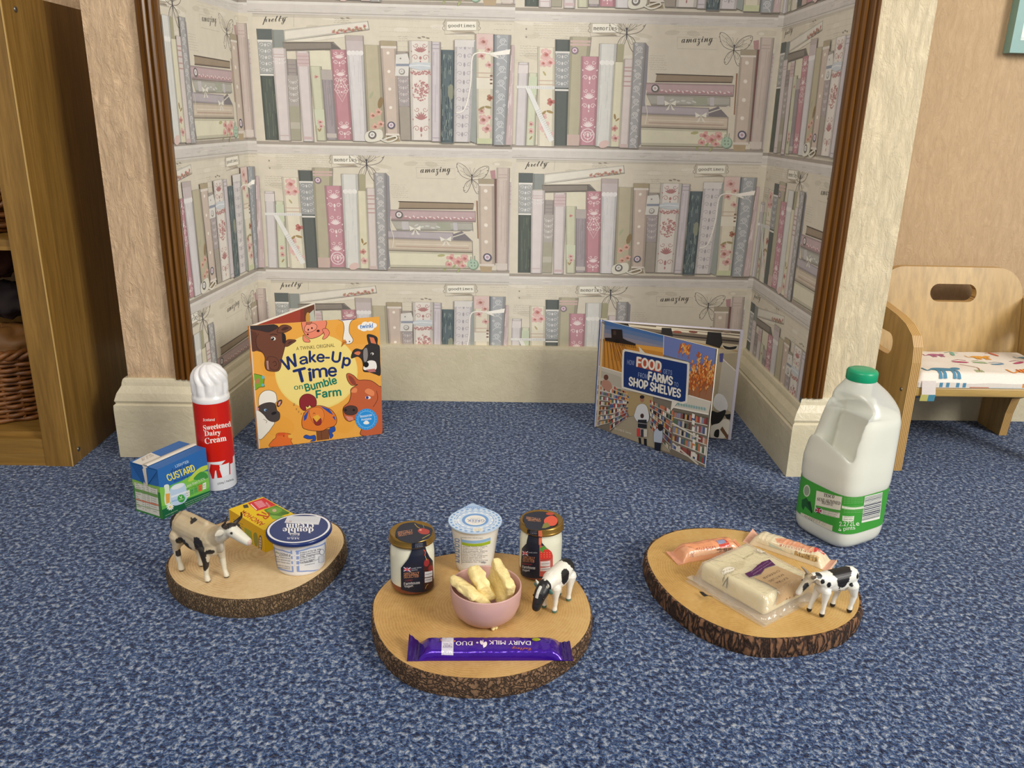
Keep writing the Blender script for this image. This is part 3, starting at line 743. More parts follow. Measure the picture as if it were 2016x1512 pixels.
    b = Book(A, 1762, 1840, 1025, 1772, 1880, 247, '#a3a7ab'); b.swirls('#d5d6d6', 8)
    A.curve([(1500, 800), (1560, 770), (1600, 600), (1610, 420), (1650, 375), (1740, 380), (1800, 375)], 9, '#ebe7db', 5)
    A.poly([(1740, 375), (1878, 350), (1872, 385), (1760, 395)], '#f0ece2'); A.poly([(1740, 375), (1800, 405), (1788, 412), (1735, 392)], '#e5e0d3')
    b = Book(A, 1843, 1898, 1025, 1885, 1935, 322, '#c3abab'); b.streaks('#d8c8c6', 18, 12, 4, .05, .9, .05, .15)
    # ribbon bundle with button at foot
    A.blob([(862, 950), (900, 925), (975, 918), (985, 980), (930, 1005), (870, 1000)], '#dcd8c6', '#a39b88', 2); button(A, 912, 955, 27, '#6d6a66', '#e2e0da', '#b3b0aa')
    A.curve([(970, 985), (1020, 1005), (1080, 985), (1075, 965), (1030, 975), (990, 990)], 11, '#dedac8', 4)
    return A

def section_B():
    A = Art(xfB)
    background(A, 8, 1990, 116, 1030, 11); plank(A, 8, 1990, 1030, 12)
    scribble(A, 170, 560, 148, 275, 17, '#a69d8b', 21); scribble(A, 70, 190, 325, 400, 17, '#8f8676', 22); scribble(A, 1000, 1110, 395, 500, 16, '#9b9181', 23); scribble(A, 1180, 1420, 165, 250, 20, '#b7ae9c', 24)
    for y in (140, 205, 262): A.ell(120, y, 6, 8, '#9b9181')
    label_tag(A, 594, 166, 780, 232, 'memories')
    butterfly(A, 842, 232, 1.25, .02); A.text('amazing', (1236, 330), (1462, 322), 66, '#3d3833', 'script')
    A.line([(1205, 262), (1490, 272), (1490, 352), (1205, 344), (1205, 262)], 2, '#aba292')
    butterfly(A, 1612, 348, 1.05, .12)
    b = Book(A, 40, 112, 1030, 65, 135, 442, '#d0caca'); b.bands((.97, .9, .87), '#b5a3a5', .008); b.band(.87, .97, '#d9d0ce')
    b = Book(A, 118, 180, 1030, 140, 200, 518, '#cbcfb0'); b.band(.7, .95, '#c3cfae'); c = b.L(.5, .2); rose(A, c[0], c[1], 22, seed=9); rose(A, c[0], c[1]-50, 20, seed=8); leaf(A, c[0]-10, c[1]+62, 34, -.9, '#a08a48')
    b = Book(A, 203, 320, 1035, 203, 330, 335, '#dcd5bc')
    for i, (a, t, r) in enumerate(((.45, .93, 46), (.7, .85, 36), (.3, .84, 30), (.4, .2, 44), (.7, .12, 34), (.3, .3, 30))): c = b.L(a, t); rose(A, c[0], c[1], r, '#dcb0a9', '#cc8f88', '#b5564c', i+20)
    b.bands((.66, .62), '#c3a291', .008); c = b.L(.78, .45); rose(A, c[0], c[1], 30, '#bb6152', '#a94b3d', '#8e3a30'); c = b.L(.5, .36); leaf(A, c[0], c[1], 55, .3, '#a1843f'); leaf(A, c[0], c[1], 50, 2.4, '#a1843f'); c = b.L(.3, .76); leaf(A, c[0], c[1], 40, 1, '#b3a667')
    A.quad((50, 606), (330, 612), (330, 634), (50, 626), '#dcdcd8')
    for i in range(14): A.line([(130+i*14, 612), (130+i*14, 630)], 3, '#b9bcbc')
    A.poly([(112, 620), (150, 630), (320, 990), (285, 1010)], '#dedfda')
    for i in range(16): A.line([(190+i*8, 790+i*13), (222+i*7, 770+i*14)], 3, '#b9bcbb')
    b = Book(A, 322, 412, 1030, 330, 435, 280, '#5d6561'); b.band(.545, .875, '#9a9d9e'); b.lace(.55, .87, '#d5d5d3', 44); b.bands((.872, .515), '#dcdad2', .017)
    b = Book(A, 412, 498, 1030, 437, 585, 262, '#b2ab8d'); b.band(0, .1, '#c4a99c'); b.bands((.95, .92), '#c9a89f', .02); button(A, 468, 357, 25, '#8a7487', '#dcc7d2', '#a9748d')
    b = Book(A, 503, 618, 1027, 515, 645, 400, '#bf7f8d'); b.damask(.02, .98, 3, '#e6d3d3'); c = b.L(.48, .11); A.ring(c[0], c[1], 44, 50, '#e6d3d3'); A.ring(c[0], c[1], 24, 29, '#e6d3d3')
    A.poly([(770, 312), (826, 314), (815, 445), (770, 440)], '#a7a27c')
    b = Book(A, 618, 725, 1035, 648, 770, 310, '#d5d5cf'); b.streaks('#c9cac8', 20, 31, 4, .02, .8)
    b.band(.80, .815, '#c0b2b0')
    for i in range(3): c = b.L(.2+i*.28, .815); A.ell(c[0], c[1], 20, 18, '#e6e4de', 0, 12)
    c = b.L(.55, .02); A.ell(c[0], c[1], 40, 26, '#d6b5ab', -.4, 10)
    b = Book(A, 722, 790, 1038, 755, 820, 440, '#d7d1b0'); c = b.L(.5, .1); rose(A, c[0], c[1], 28, seed=31); rose(A, c[0]-6, c[1]-70, 24, '#cd8f83', '#b9695c', seed=32); leaf(A, c[0], c[1]-130, 44, -1.7, '#9a7d3c'); leaf(A, c[0], c[1]-120, 36, -.6, '#a1843f')
    b = Book(A, 790, 850, 1045, 825, 888, 420, '#d3c6c0'); b.bands((.9, .86, .8, .74, .69), '#b9928c', .014); b.band(0, .04, '#c9b0aa')
    A.poly([(975, 300), (1000, 330), (965, 1000), (920, 1048)], '#8e8b93')
    b = Book(A, 850, 920, 1048, 893, 975, 303, '#a6a5a5'); b.swirls('#d6d4d2', 8)
    # pile of lying books
    Book(A, 1050, 1595, 578, 1060, 1605, 526, '#9c876b', 585, 542, True, True); A.line([(1050, 524), (1605, 542)], 6, '#4e4037'); A.line([(1045, 578), (1595, 586)], 5, '#5b493f')
    b = Book(A, 975, 1605, 664, 985, 1612, 588, '#bd9fa1', 682, 602, True, True); A.quad((1030, 640), (1600, 655), (1600, 668), (1030, 655), '#b58286')
    for i in range(17): A.ell(1095+i*30, 640+i*.9+(i % 2)*7, 11, 5, '#e0d0cd', (i % 3)*.5, 8)
    A.line([(975, 668), (1605, 684)], 4, '#7e6c66')
    button(A, 1046, 626, 28, '#6b6668', '#e3dedb', '#bfa9ac')
    b = Book(A, 1020, 1580, 745, 985, 1582, 672, '#b0aea2', 752, 690, True, True); A.rect(1320, 688, 1420, 750, '#a3a791'); A.rect(1060, 680, 1110, 742, '#c1bcbd'); A.rect(1440, 690, 1470, 750, '#c0bcc0')
    for i in range(5): leaf(A, 1150+i*40, 715+(i % 2)*10, 36, -.4+i*.2, '#c7cac4')
    b = Book(A, 950, 1430, 806, 955, 1430, 748, '#b4aaaf', 826, 766, True, True); A.poly([(1430, 780), (1500, 755), (1570, 830), (1430, 826)], '#7f7a7d'); A.line([(1430, 800), (1580, 752)], 7, '#d6cfbd')
    b = Book(A, 945, 1562, 900, 950, 1568, 810, '#c9b9a1', 918, 832, True, True); A.line([(1000, 870), (1540, 888)], 9, '#b79b86'); A.line([(1000, 850), (1540, 866)], 5, '#dccfba'); A.line([(945, 902), (1560, 920)], 5, '#6f6252')
    b = Book(A, 945, 1550, 1030, 945, 1562, 905, '#d9d4b6', 1040, 925, True, True)
    for i, (x, y, r) in enumerate(((1400, 960, 34), (1450, 990, 40), (1500, 965, 34), (1380, 1010, 26), (1480, 1020, 26))): rose(A, x, y, r, '#d89f97', '#c97f77', '#b15c55', i+40); leaf(A, x-20, y+20, 44, 2.2, '#a3a86a')
    leaf(A, 1300, 945, 60, -.1, '#b0ae6d'); A.line([(945, 1034), (1550, 1044)], 4, '#8d8468')
    for x, y in ((1155, 735), (1375, 820)):
        for sg in (-1, 1): A.poly([(x, y), (x+sg*42, y-24), (x+sg*38, y+14)], '#e2dfd0'); A.poly([(x, y), (x+sg*34, y+48), (x+sg*12, y+44)], '#dcd8c8')
        A.ell(x, y, 9, 9, '#c9c5b5')
    A.curve([(985, 640), (975, 720), (990, 800), (975, 880)], 5, '#d9d3be', 4)
    # upright books right
    A.poly([(1628, 520), (1640, 522), (1620, 815), (1610, 812)], '#9a6a4a')
    b = Book(A, 1720, 1740, 1000, 1765, 1798, 352, '#7b4640')
    A.poly([(1752, 290), (1792, 284), (1790, 350), (1756, 350)], '#b38083')
    b = Book(A, 1728, 1808, 1060, 1805, 1898, 268, '#c9b8ac'); b.bands((.93, .9), '#b9a49b', .008); b.streaks('#bba89d', 8, 41, 4, .1, .88, .4, .7); b.band(.01, .07, '#d1c5ba')
    b = Book(A, 1608, 1718, 1012, 1662, 1775, 352, '#c7b5a2'); b.band(.93, 1, '#a6987c'); b.band(.92, .94, '#ddd3c6'); b.dots((.86, .66, .46, .265), '#e6dccd', 14); c = b.L(.52, .085); button(A, c[0], c[1], 31)
    A.quad((1606, 1008), (1718, 1010), (1716, 1028), (1606, 1024), '#d8ccbd'); A.poly([(1606, 1026), (1700, 1030), (1690, 1072), (1612, 1070)], '#b29a72')
    A.ell(1560, 1012, 41, 42, '#7f9c84', 0, 16); A.ell(1556, 1008, 37, 38, '#a5c2a8', 0, 16)
    for dx, dy in ((-12, -10), (12, -8), (-10, 14), (13, 14)): A.ell(1558+dx, 1008+dy, 5, 6, '#6f8b74')
    A.line([(1545, 985), (1550, 950)], 5, '#7f9c84'); A.line([(1575, 985), (1578, 945)], 5, '#7f9c84')
    b = Book(A, 1812, 1880, 1060, 1890, 1962, 382, '#d0c2c0'); b.bands((.95, .9, .86, .80, .75), '#b99c9b', .014)
    b = Book(A, 1884, 1950, 1062, 1966, 2034, 330, '#ccc0bf'); b.bands((.92, .88), '#c29c9b', .012); b.streaks('#dcd3d2', 10, 44, 5, .05, .85)
    return A
ART_A, ART_B = section_A(), section_B()
ROWS = [(.5408-2*RH, 0), (.5408-RH, 1), (.5408, 0), (.5408+RH, 1), (.5408+2*RH, 0)]
def paper_wall(name, P0, P1, s0):
    """wallpapered wall from P0 to P1; s0 = pattern position at P0 (0 = left seam of the back wall)"""
    P0, P1 = Vector(P0), Vector(P1); d = P1-P0; Lw = d.length; d.normalize(); nrm = Vector((d.y, -d.x, 0))
    mb = MB(); U = Vector((d.x, d.y, 0)); pl = plane((P0.x, P0.y, 0), U, (0, 0, 1), nrm)
    mb.face([pl(0, 0), pl(Lw, 0), pl(Lw, TOP), pl(0, TOP)], '#d2cab6')
    for shz, par in ROWS:
        for k in range(-3, 4):
            u0 = k*SW-s0
            if u0+SW < 0 or u0 > Lw: continue
            art = (ART_A, ART_B)[(k+par) % 2]
            art.emit(mb, pl, 0, (max(0, u0-.0), max(.10, shz-.0255), min(Lw, u0+SW+.0), min(1.42, shz+RH-.0255)), u0, shz, eps=2.5e-5)
    return struct(mb.build(name, 'wallpaper'))
paper_wall('wall_alcove_back', (BL, BY), (BR, BY), BL+.464)
paper_wall('wall_alcove_left', (LF, LY), (BL, BY), BL+.464-math.dist((LF, LY), (BL, BY)))
paper_wall('wall_alcove_right', (BR, BY), (RF, RY), BR+.464)

# ================================================================== helpers for things
def wb(mb, name, mats, parent=None, recalc=False, under=None):
    """build a mesh drawn in world coordinates under its thing"""
    if parent:
        inv = (Matrix.Translation(parent.location) @ Matrix.Rotation(parent.rotation_euler.z, 4, 'Z')).inverted()
        mb.v = [tuple(inv @ Vector(p)) for p in mb.v]
    return mb.build(name, mats, under or parent, recalc=recalc)
def frame2(o, ang):
    """local xyz -> world, x axis turned by ang"""
    M = Matrix.Translation(o) @ Matrix.Rotation(ang, 4, 'Z'); return lambda p: M @ Vector(p)
def extrude(mb, outline, f0, f1, col=(1, 1, 1), mat=0, side=None, sidecol=None, holes=None):
    """outline in 2D; f0/f1 map (x,y) to the two faces; flat panel with rim"""
    loops = [outline]+(holes or [])
    T = tessellate_polygon([[Vector((p[0], p[1], 0)) for p in L] for L in loops]); allp = [p for L in loops for p in L]
    for t in T:
        a = [allp[i] for i in t]
        if (a[1][0]-a[0][0])*(a[2][1]-a[0][1])-(a[2][0]-a[0][0])*(a[1][1]-a[0][1]) < 0: a.reverse()
        mb.face([f1(p) for p in a], col, mat); mb.face([f0(p) for p in reversed(a)], col, mat)
    for li, L in enumerate(loops):
        ar = sum(L[i-1][0]*L[i][1]-L[i][0]*L[i-1][1] for i in range(len(L)))
        Q = L if (ar > 0) == (li == 0) else list(reversed(L))
        for i in range(len(Q)):
            a, b = Q[i-1], Q[i]
            mb.face([f0(a), f0(b), f1(b), f1(a)], sidecol or col, mat if side is None else side)
def rrect(x0, y0, x1, y1, r, n=6, only=None):
    P = []
    for k, (cx, cy, a) in enumerate(((x1-r, y1-r, 0), (x0+r, y1-r, 90), (x0+r, y0+r, 180), (x1-r, y0+r, 270))):
        if only is not None and k not in only: P.append([(x1, y1), (x0, y1), (x0, y0), (x1, y0)][k]); continue
        for i in range(n+1):
            t = math.radians(a+90*i/n); P.append((cx+r*math.cos(t), cy+r*math.sin(t)))
    return P
def rbox(mb, x0, x1, y0, y1, z0, z1, r, col=(1, 1, 1), mat=0, xf=None, n=3):
    """box with softened edges"""
    hx_, hy, hz = (x1-x0)/2, (y1-y0)/2, (z1-z0)/2; c = Vector(((x0+x1)/2, (y0+y1)/2, (z0+z1)/2)); r = min(r, hx_, hy, hz)
    rows = []; m = n*4
    ring = []
    for k, (sx, sy) in enumerate(((1, 1), (-1, 1), (-1, -1), (1, -1))):
        for i in range(n+1):
            t = math.radians(90*k+90*i/n); ring.append((sx*(hx_-r), sy*(hy-r), math.cos(t), math.sin(t)))
    lv = []
    for sz, rng in ((-1, range(0, n+1)), (1, range(n, -1, -1))):
        for i in rng:
            ph = math.radians(90*i/n); lv.append((sz*(hz-r)+sz*r*math.cos(ph), r*math.sin(ph)))
    for z, rr in lv:
        row = [Vector((bx+rr*cx, by+rr*cy, z))+c for bx, by, cx, cy in ring]
        rows.append([xf(p) if xf else p for p in row])
    mb.grid(rows, col, mat, True, True)
    mb.cap(rows[0], col, mat, True); mb.cap(rows[-1], col, mat)

# ================================================================== CABINET AND WHAT IT HOLDS
CX, CYF, CYB, CT = -.718, 1.33, 1.635, .756
t = thing('display_cabinet', 'tall open oak bookcase at the left edge of the photo, beside the wallpapered alcove', 'cabinet', (-.94, 1.48, 0))
mb = MB(); mb.box(CX-.018, CX, CYF+.018, CYB, 0, CT); side = wb(mb, 'side_panel', 'oak', t)
mb = MB(); mb.box(-1.18, -1.162, CYF+.018, CYB, 0, CT); wb(mb, 'side_panel', 'oak', t)
for x0, x1 in ((CX-.045, CX), (-1.18, -1.135)):
    mb = MB(); mb.box(x0, x1, CYF, CYF+.018, 0, CT); wb(mb, 'front_stile', 'oak', t)
mb = MB(); mb.box(CX-.0008, CX+.0009, CYF-.0009, CYF+.0012, 0, CT); wb(mb, 'edge_strip', 'oak_edge', t)
mb = MB(); mb.box(-1.135, CX-.045, CYF+.002, CYF+.018, 0, .049); wb(mb, 'bottom_rail', 'oak_x', t)
for z in (.040, .374):
    mb = MB(); mb.box(-1.162, CX-.018, CYF+.018+(0 if z < .1 else -.012), CYB-.008, z, z+.0175); wb(mb, 'shelf', 'oak_x', t)
mb = MB(); mb.box(-1.162, CX-.018, CYF+.018, CYB-.008, CT-.02, CT-.0002)
wb(mb, 'top_panel', 'oak_x', t)
mb = MB(); mb.box(-1.162, CX-.018, CYB-.008, CYB-.001, .0575, CT-.02); wb(mb, 'back_panel', 'oak', t)
for z, y in ((.022, CYF+.026), (.733, CYF+.038)):
    mb = MB()
    rows = [[(CX+h, y+r*math.cos(a), z+r*math.sin(a)) for a in [2*math.pi*i/16 for i in range(16)]] for r, h in ((.0042, .0), (.0042, .0012), (.003, .0016))]
    mb.grid(rows, (1, 1, 1), 0, True); mb.cap(rows[-1]); wb(mb, 'screw', 'steel', t, recalc=True, under=side)

def basket(name, label, c, rx, ry, z0, h, dark='#8a5526'):
    t = thing(name, label, 'basket', (c[0], c[1], z0))
    mb = MB(); mb2 = MB(); n = 72
    rows = int(h/.0085)
    for k in range(rows):
        z = z0+.005+k*.0085; f = 1+.10*(k/rows)
        pts = []
        for i in range(n+1):
            a = 2*math.pi*i/n; w = .0035*math.sin(a*14+(k % 2)*math.pi)
            pts.append((c[0]+(rx*f+w)*math.cos(a), c[1]+(ry*f+w)*math.sin(a), z+noise.noise(Vector((i*.3, k, 0)))*.002))
        mb.tube(pts, .0042, 6)
    for i in range(28):
        a = 2*math.pi*i/28
        mb2.tube([(c[0]+rx*math.cos(a), c[1]+ry*math.sin(a), z0+.004), (c[0]+rx*1.10*math.cos(a), c[1]+ry*1.10*math.sin(a), z0+h)], .0032, 6)
    wb(mb, 'woven_wall', 'wicker', t); wb(mb2, 'uprights', 'wicker', t)
    mb = MB()
    for ph in (0, 1, 2):
        mb.tube([(c[0]+(rx*1.11+.006*math.cos(i*.9+ph*2.1))*math.cos(2*math.pi*i/90), c[1]+(ry*1.11+.006*math.cos(i*.9+ph*2.1))*math.sin(2*math.pi*i/90), z0+h+.006*math.sin(i*.9+ph*2.1)) for i in range(91)], .0048, 6)
    wb(mb, 'braided_rim', 'wicker', t)
    mb = MB(); mb.lathe([(.001, .003), (rx*.99, .003), (rx*.99, .007), (.001, .007)], 40, (c[0], c[1], z0), rf=lambda a, z: math.hypot(math.cos(a), ry/rx*math.sin(a))); wb(mb, 'base', 'wicker', t)
    return t
basket('wicker_basket', 'brown wicker basket on the bottom shelf of the oak bookcase', (-.90, 1.475), .118, .098, .0576, .125)
def heap(name, label, cat, mat, c, r, seed, sq=(1, 1, 1)):
    mb = MB(); n = 24; rows = []
    for i in range(1, n):
        ph = math.pi*i/n; row = []
        for j in range(36):
            a = 2*math.pi*j/36; d = Vector((math.sin(ph)*math.cos(a)*sq[0], math.sin(ph)*math.sin(a)*sq[1], -math.cos(ph)*sq[2]))
            k = 1+.22*noise.noise(d*2.3+Vector((seed, 0, 0)))+.08*noise.noise(d*7+Vector((0, seed, 0)))
            row.append(Vector(c)+d*r*k)
        rows.append(row)
    mb.grid(rows, (1, 1, 1), 0, True); mb.cap(rows[0], flip=True); mb.cap(rows[-1])
    o = thing(name, label, cat, (c[0], c[1], c[2]-r*sq[2])); wb(mb, 'folds', mat, o)
heap('folded_cloth', 'tan cloth bundle poking out of the wicker basket in the bookcase', 'cloth', 'tan_cloth', (-.885, 1.46, .176), .055, 2, (1.35, .95, .8))
heap('cloth_bundle', 'dark brown soft bundle lying on the tan cloth in the wicker basket', 'cloth', 'dark_grey', (-.865, 1.475, .262), .040, 5, (1.2, .9, .8))
heap('stuffed_bag', 'brown leather bag shape at the back of the bookcase bottom bay', 'bag', 'dark_cloth', (-.885, 1.49, .330), .034, 8, (1.1, .8, .95))
basket('bread_basket', 'small dark wicker basket on the middle shelf of the oak bookcase', (-.90, 1.455), .105, .09, .3916, .05)

# ================================================================== CHILD'S CHAIR
t = thing('child_chair', "low child's plywood armchair behind the milk bottle, right of the alcove", 'chair', (.905, 1.48, 0))
def arm_outline():
    # (y, z) side view: front leg, arm, back leg with an arch between
    return [(1.352, 0), (1.385, 0), (1.392, .05), (1.405, .085), (1.435, .10), (1.49, .10), (1.52, .085), (1.53, .05), (1.535, 0), (1.612, 0), (1.612, .262), (1.600, .278), (1.575, .283), (1.50, .280), (1.43, .272), (1.395, .264), (1.368, .250), (1.356, .232), (1.352, .205)]
hole = [(y, z) for y, z in rrect(1.43, .195, 1.52, .235, .018, 4)]
for x0 in (.741, 1.048):
    mb = MB(); extrude(mb, arm_outline(), lambda p, x0=x0: (x0, p[0], p[1]), lambda p, x0=x0: (x0+.0165, p[0], p[1]), side=1, holes=[hole]); o = wb(mb, 'side_panel', ['beech', 'ply_edge'], t, recalc=True)
    for y in (1.372, 1.50):
        mb = MB(); rows = [[(x0-h, y+r*math.cos(a), .150+r*math.sin(a)) for a in [2*math.pi*i/12 for i in range(12)]] for r, h in ((.0035, 0), (.003, .0012))]
        mb.grid(rows, (1, 1, 1), 0, True); mb.cap(rows[-1]); wb(mb, 'bolt', 'steel', t, recalc=True, under=o)
lean = lambda z: 1.530+(z-.16)*.20
mb = MB(); extrude(mb, rrect(.7585, .105, 1.047, .338, .052, 8, only=(0, 1)), lambda p: (p[0], lean(p[1]), p[1]), lambda p: (p[0], lean(p[1])+.015, p[1]), side=1, holes=[rrect(.863, .272, .955, .306, .0169, 8)])
wb(mb, 'backrest', ['beech', 'ply_edge'], t, recalc=True)
mb = MB(); rbox(mb, .7585, 1.047, 1.362, 1.535, .1395, .1565, .003); wb(mb, 'seat', 'beech_x', t)
for x in (.765, 1.03):
    mb = MB(); mb.box(x, x+.018, 1.375, 1.50, .1325, .1394); wb(mb, 'seat_bracket', 'steel', t)

# cushion with printed animals
t = thing('seat_cushion', "flat white seat cushion with coloured animal print on the child's chair", 'cushion', (.90, 1.44, .1565))
mb = MB(); x0, x1, y0, y1, z0, z1 = .7625, 1.043, 1.3615, 1.522, .1570, .1830
def cz(x, y):
    e = min((x-x0)/.012, (x1-x)/.012, (y-y0)/.014, (y1-y)/.014, 1); e = max(e, 0)
    return z0+(z1-z0)*(.35+.65*math.sqrt(max(0, 1-(1-e)**2)))+.0016*noise.noise(Vector((x*25, y*25, 0)))
nx, ny = 44, 26; rows = []
for j in range(ny+1):
    y = y0+(y1-y0)*j/ny; rows.append([(x0+(x1-x0)*i/nx, y, cz(x0+(x1-x0)*i/nx, y)) for i in range(nx+1)])
mb.grid(rows, '#e6dfd6', 0); 
rim = [rows[0][i] for i in range(nx+1)]+[rows[j][nx] for j in range(1, ny+1)]+[rows[ny][i] for i in range(nx-1, -1, -1)]+[rows[j][0] for j in range(ny-1, 0, -1)]
mb.grid([[(p[0], p[1], z0) for p in rim], rim], '#ddd5cb', 0, True); mb.cap([(p[0], p[1], z0) for p in rim], '#d8cfc4', flip=True)
A = Art(lambda p: (x0+p[0]*.001, y0+p[1]*.001))   # millimetres on the cushion top
def beast(x, y, k, col, stripe=None):
    A.ell(x, y, 20*k, 9*k, col); A.ell(x+22*k, y+5*k, 7*k, 6*k, col)
    for dx in (-14, -7, 8, 15): A.quad((x+dx*k, y-4*k), (x+(dx+5)*k, y-4*k), (x+(dx+5)*k, y-20*k), (x+dx*k, y-20*k), col)
    A.curve([(x-18*k, y), (x-28*k, y-6*k), (x-30*k, y+8*k)], 3*k, col, 4)
    if stripe:
        for i in range(7): A.line([(x+(i*5-16)*k, y+8*k), (x+(i*5-17)*k, y-3*k)], 2*k, stripe)
beast(215, 22, 1.3, '#e2933f', '#b5502d'); beast(55, 24, 1.15, '#4f86a4'); beast(170, 110, .8, '#e2a13f'); beast(90, 120, .7, '#b26a8a'); beast(262, 112, .7, '#6f9ab5')
for i, (x, y, c) in enumerate(((115, 75, '#b53f68'), (150, 70, '#8fae7a'), (180, 66, '#5c8bb0'), (225, 75, '#b53f68'), (30, 85, '#c98a5a'), (262, 65, '#5d6fae'), (130, 130, '#7fae9a'), (20, 130, '#c0559a'), (210, 130, '#d06a4a'))):
    A.ell(x, y, 15, 4, c, -.3+i*.25, 8); A.line([(x-12, y+8), (x+3, y+14), (x+14, y+6)], 1.6, mul(c, .8))
A.curve([(120, 20), (128, 40), (118, 52), (105, 60)], 2, '#a5704a'); 
for i in range(4): A.line([(112+i*4, 12), (114+i*4, 26)], 1.6, '#93a763')
A.emit(mb, lambda u, v, o: (u, v, cz(u, v)+o*3), 0, (x0+.002, y0+.001, x1-.002, y1-.002), maxlen=.008, base=2.5e-4)
B = Art(lambda p: (x0+p[0]*.001, z0+p[1]*.001))
for dx in (40, 52, 70, 82): B.quad((dx, 1), (dx+6, 1), (dx+6, 9.5), (dx, 9.5), '#4f86a4')
for dx in (190, 203, 228, 240): B.quad((dx, 1), (dx+7, 1), (dx+7, 9.5), (dx, 9.5), '#d98a3a')
B.rect(100, 0.5, 275, 2, '#b9c3c2'); B.rect(95, .5, 130, 2.2, '#b4684a')
B.emit(mb, lambda u, v, o: (u, y0-o, v), 0)
wb(mb, 'padded_cover', 'fabric', t)
mb = MB(); P = [(.782, 1.3605, .170), (.783, 1.3585, .156), (.784, 1.3575, .145), (.783, 1.3575, .133)]
mb.grid([[(p[0]-.0125, p[1], p[2]), (p[0]+.0, p[1]-.0006, p[2]), (p[0]+.0125, p[1], p[2])] for p in P[:3]], '#d9d0cb'); mb.grid([[(p[0]-.0135, p[1], p[2]), (p[0]+.0, p[1]-.0006, p[2]), (p[0]+.013, p[1], p[2])] for p in P[2:]], lambda i, j: '#b3ad62' if j == 0 else '#3f7f96')
o = wb(mb, 'fabric_tie', 'fabric', t); o['label'] = 'pale tie strap with olive and blue end'

# ================================================================== PICTURE FRAME
t = thing('framed_picture', 'teal picture frame on the beige wall at the top right of the photo', 'picture', (1.09, 1.63, .73))
FX0, FZ0, FX1, FZ1 = .963, .731, 1.21, 1.03
mb = MB()
for a, b, c, d in ((FX0, FX1, FZ0, FZ0+.022), (FX0, FX1, FZ1-.022, FZ1), (FX0, FX0+.016, FZ0+.022, FZ1-.022), (FX1-.016, FX1, FZ0+.022, FZ1-.022)): mb.box(a, b, 1.618, 1.6395, c, d)
wb(mb, 'frame', 'teal', t)
mb = MB(); mb.box(FX0+.0155, FX1-.0155, 1.630, 1.638, FZ0+.0215, FZ1-.0215, '#dcdcd8')
A = Art(); A.rect(FX0+.019, FZ0+.026, FX1-.02, FZ1-.026, '#cfd6d8'); A.rect(FX0+.021, FZ0+.028, FX1-.022, FZ1-.028, '#e9e9e4')
A.emit(mb, lambda u, v, o: (u, 1.630-o, v)); wb(mb, 'print', 'paper', t)

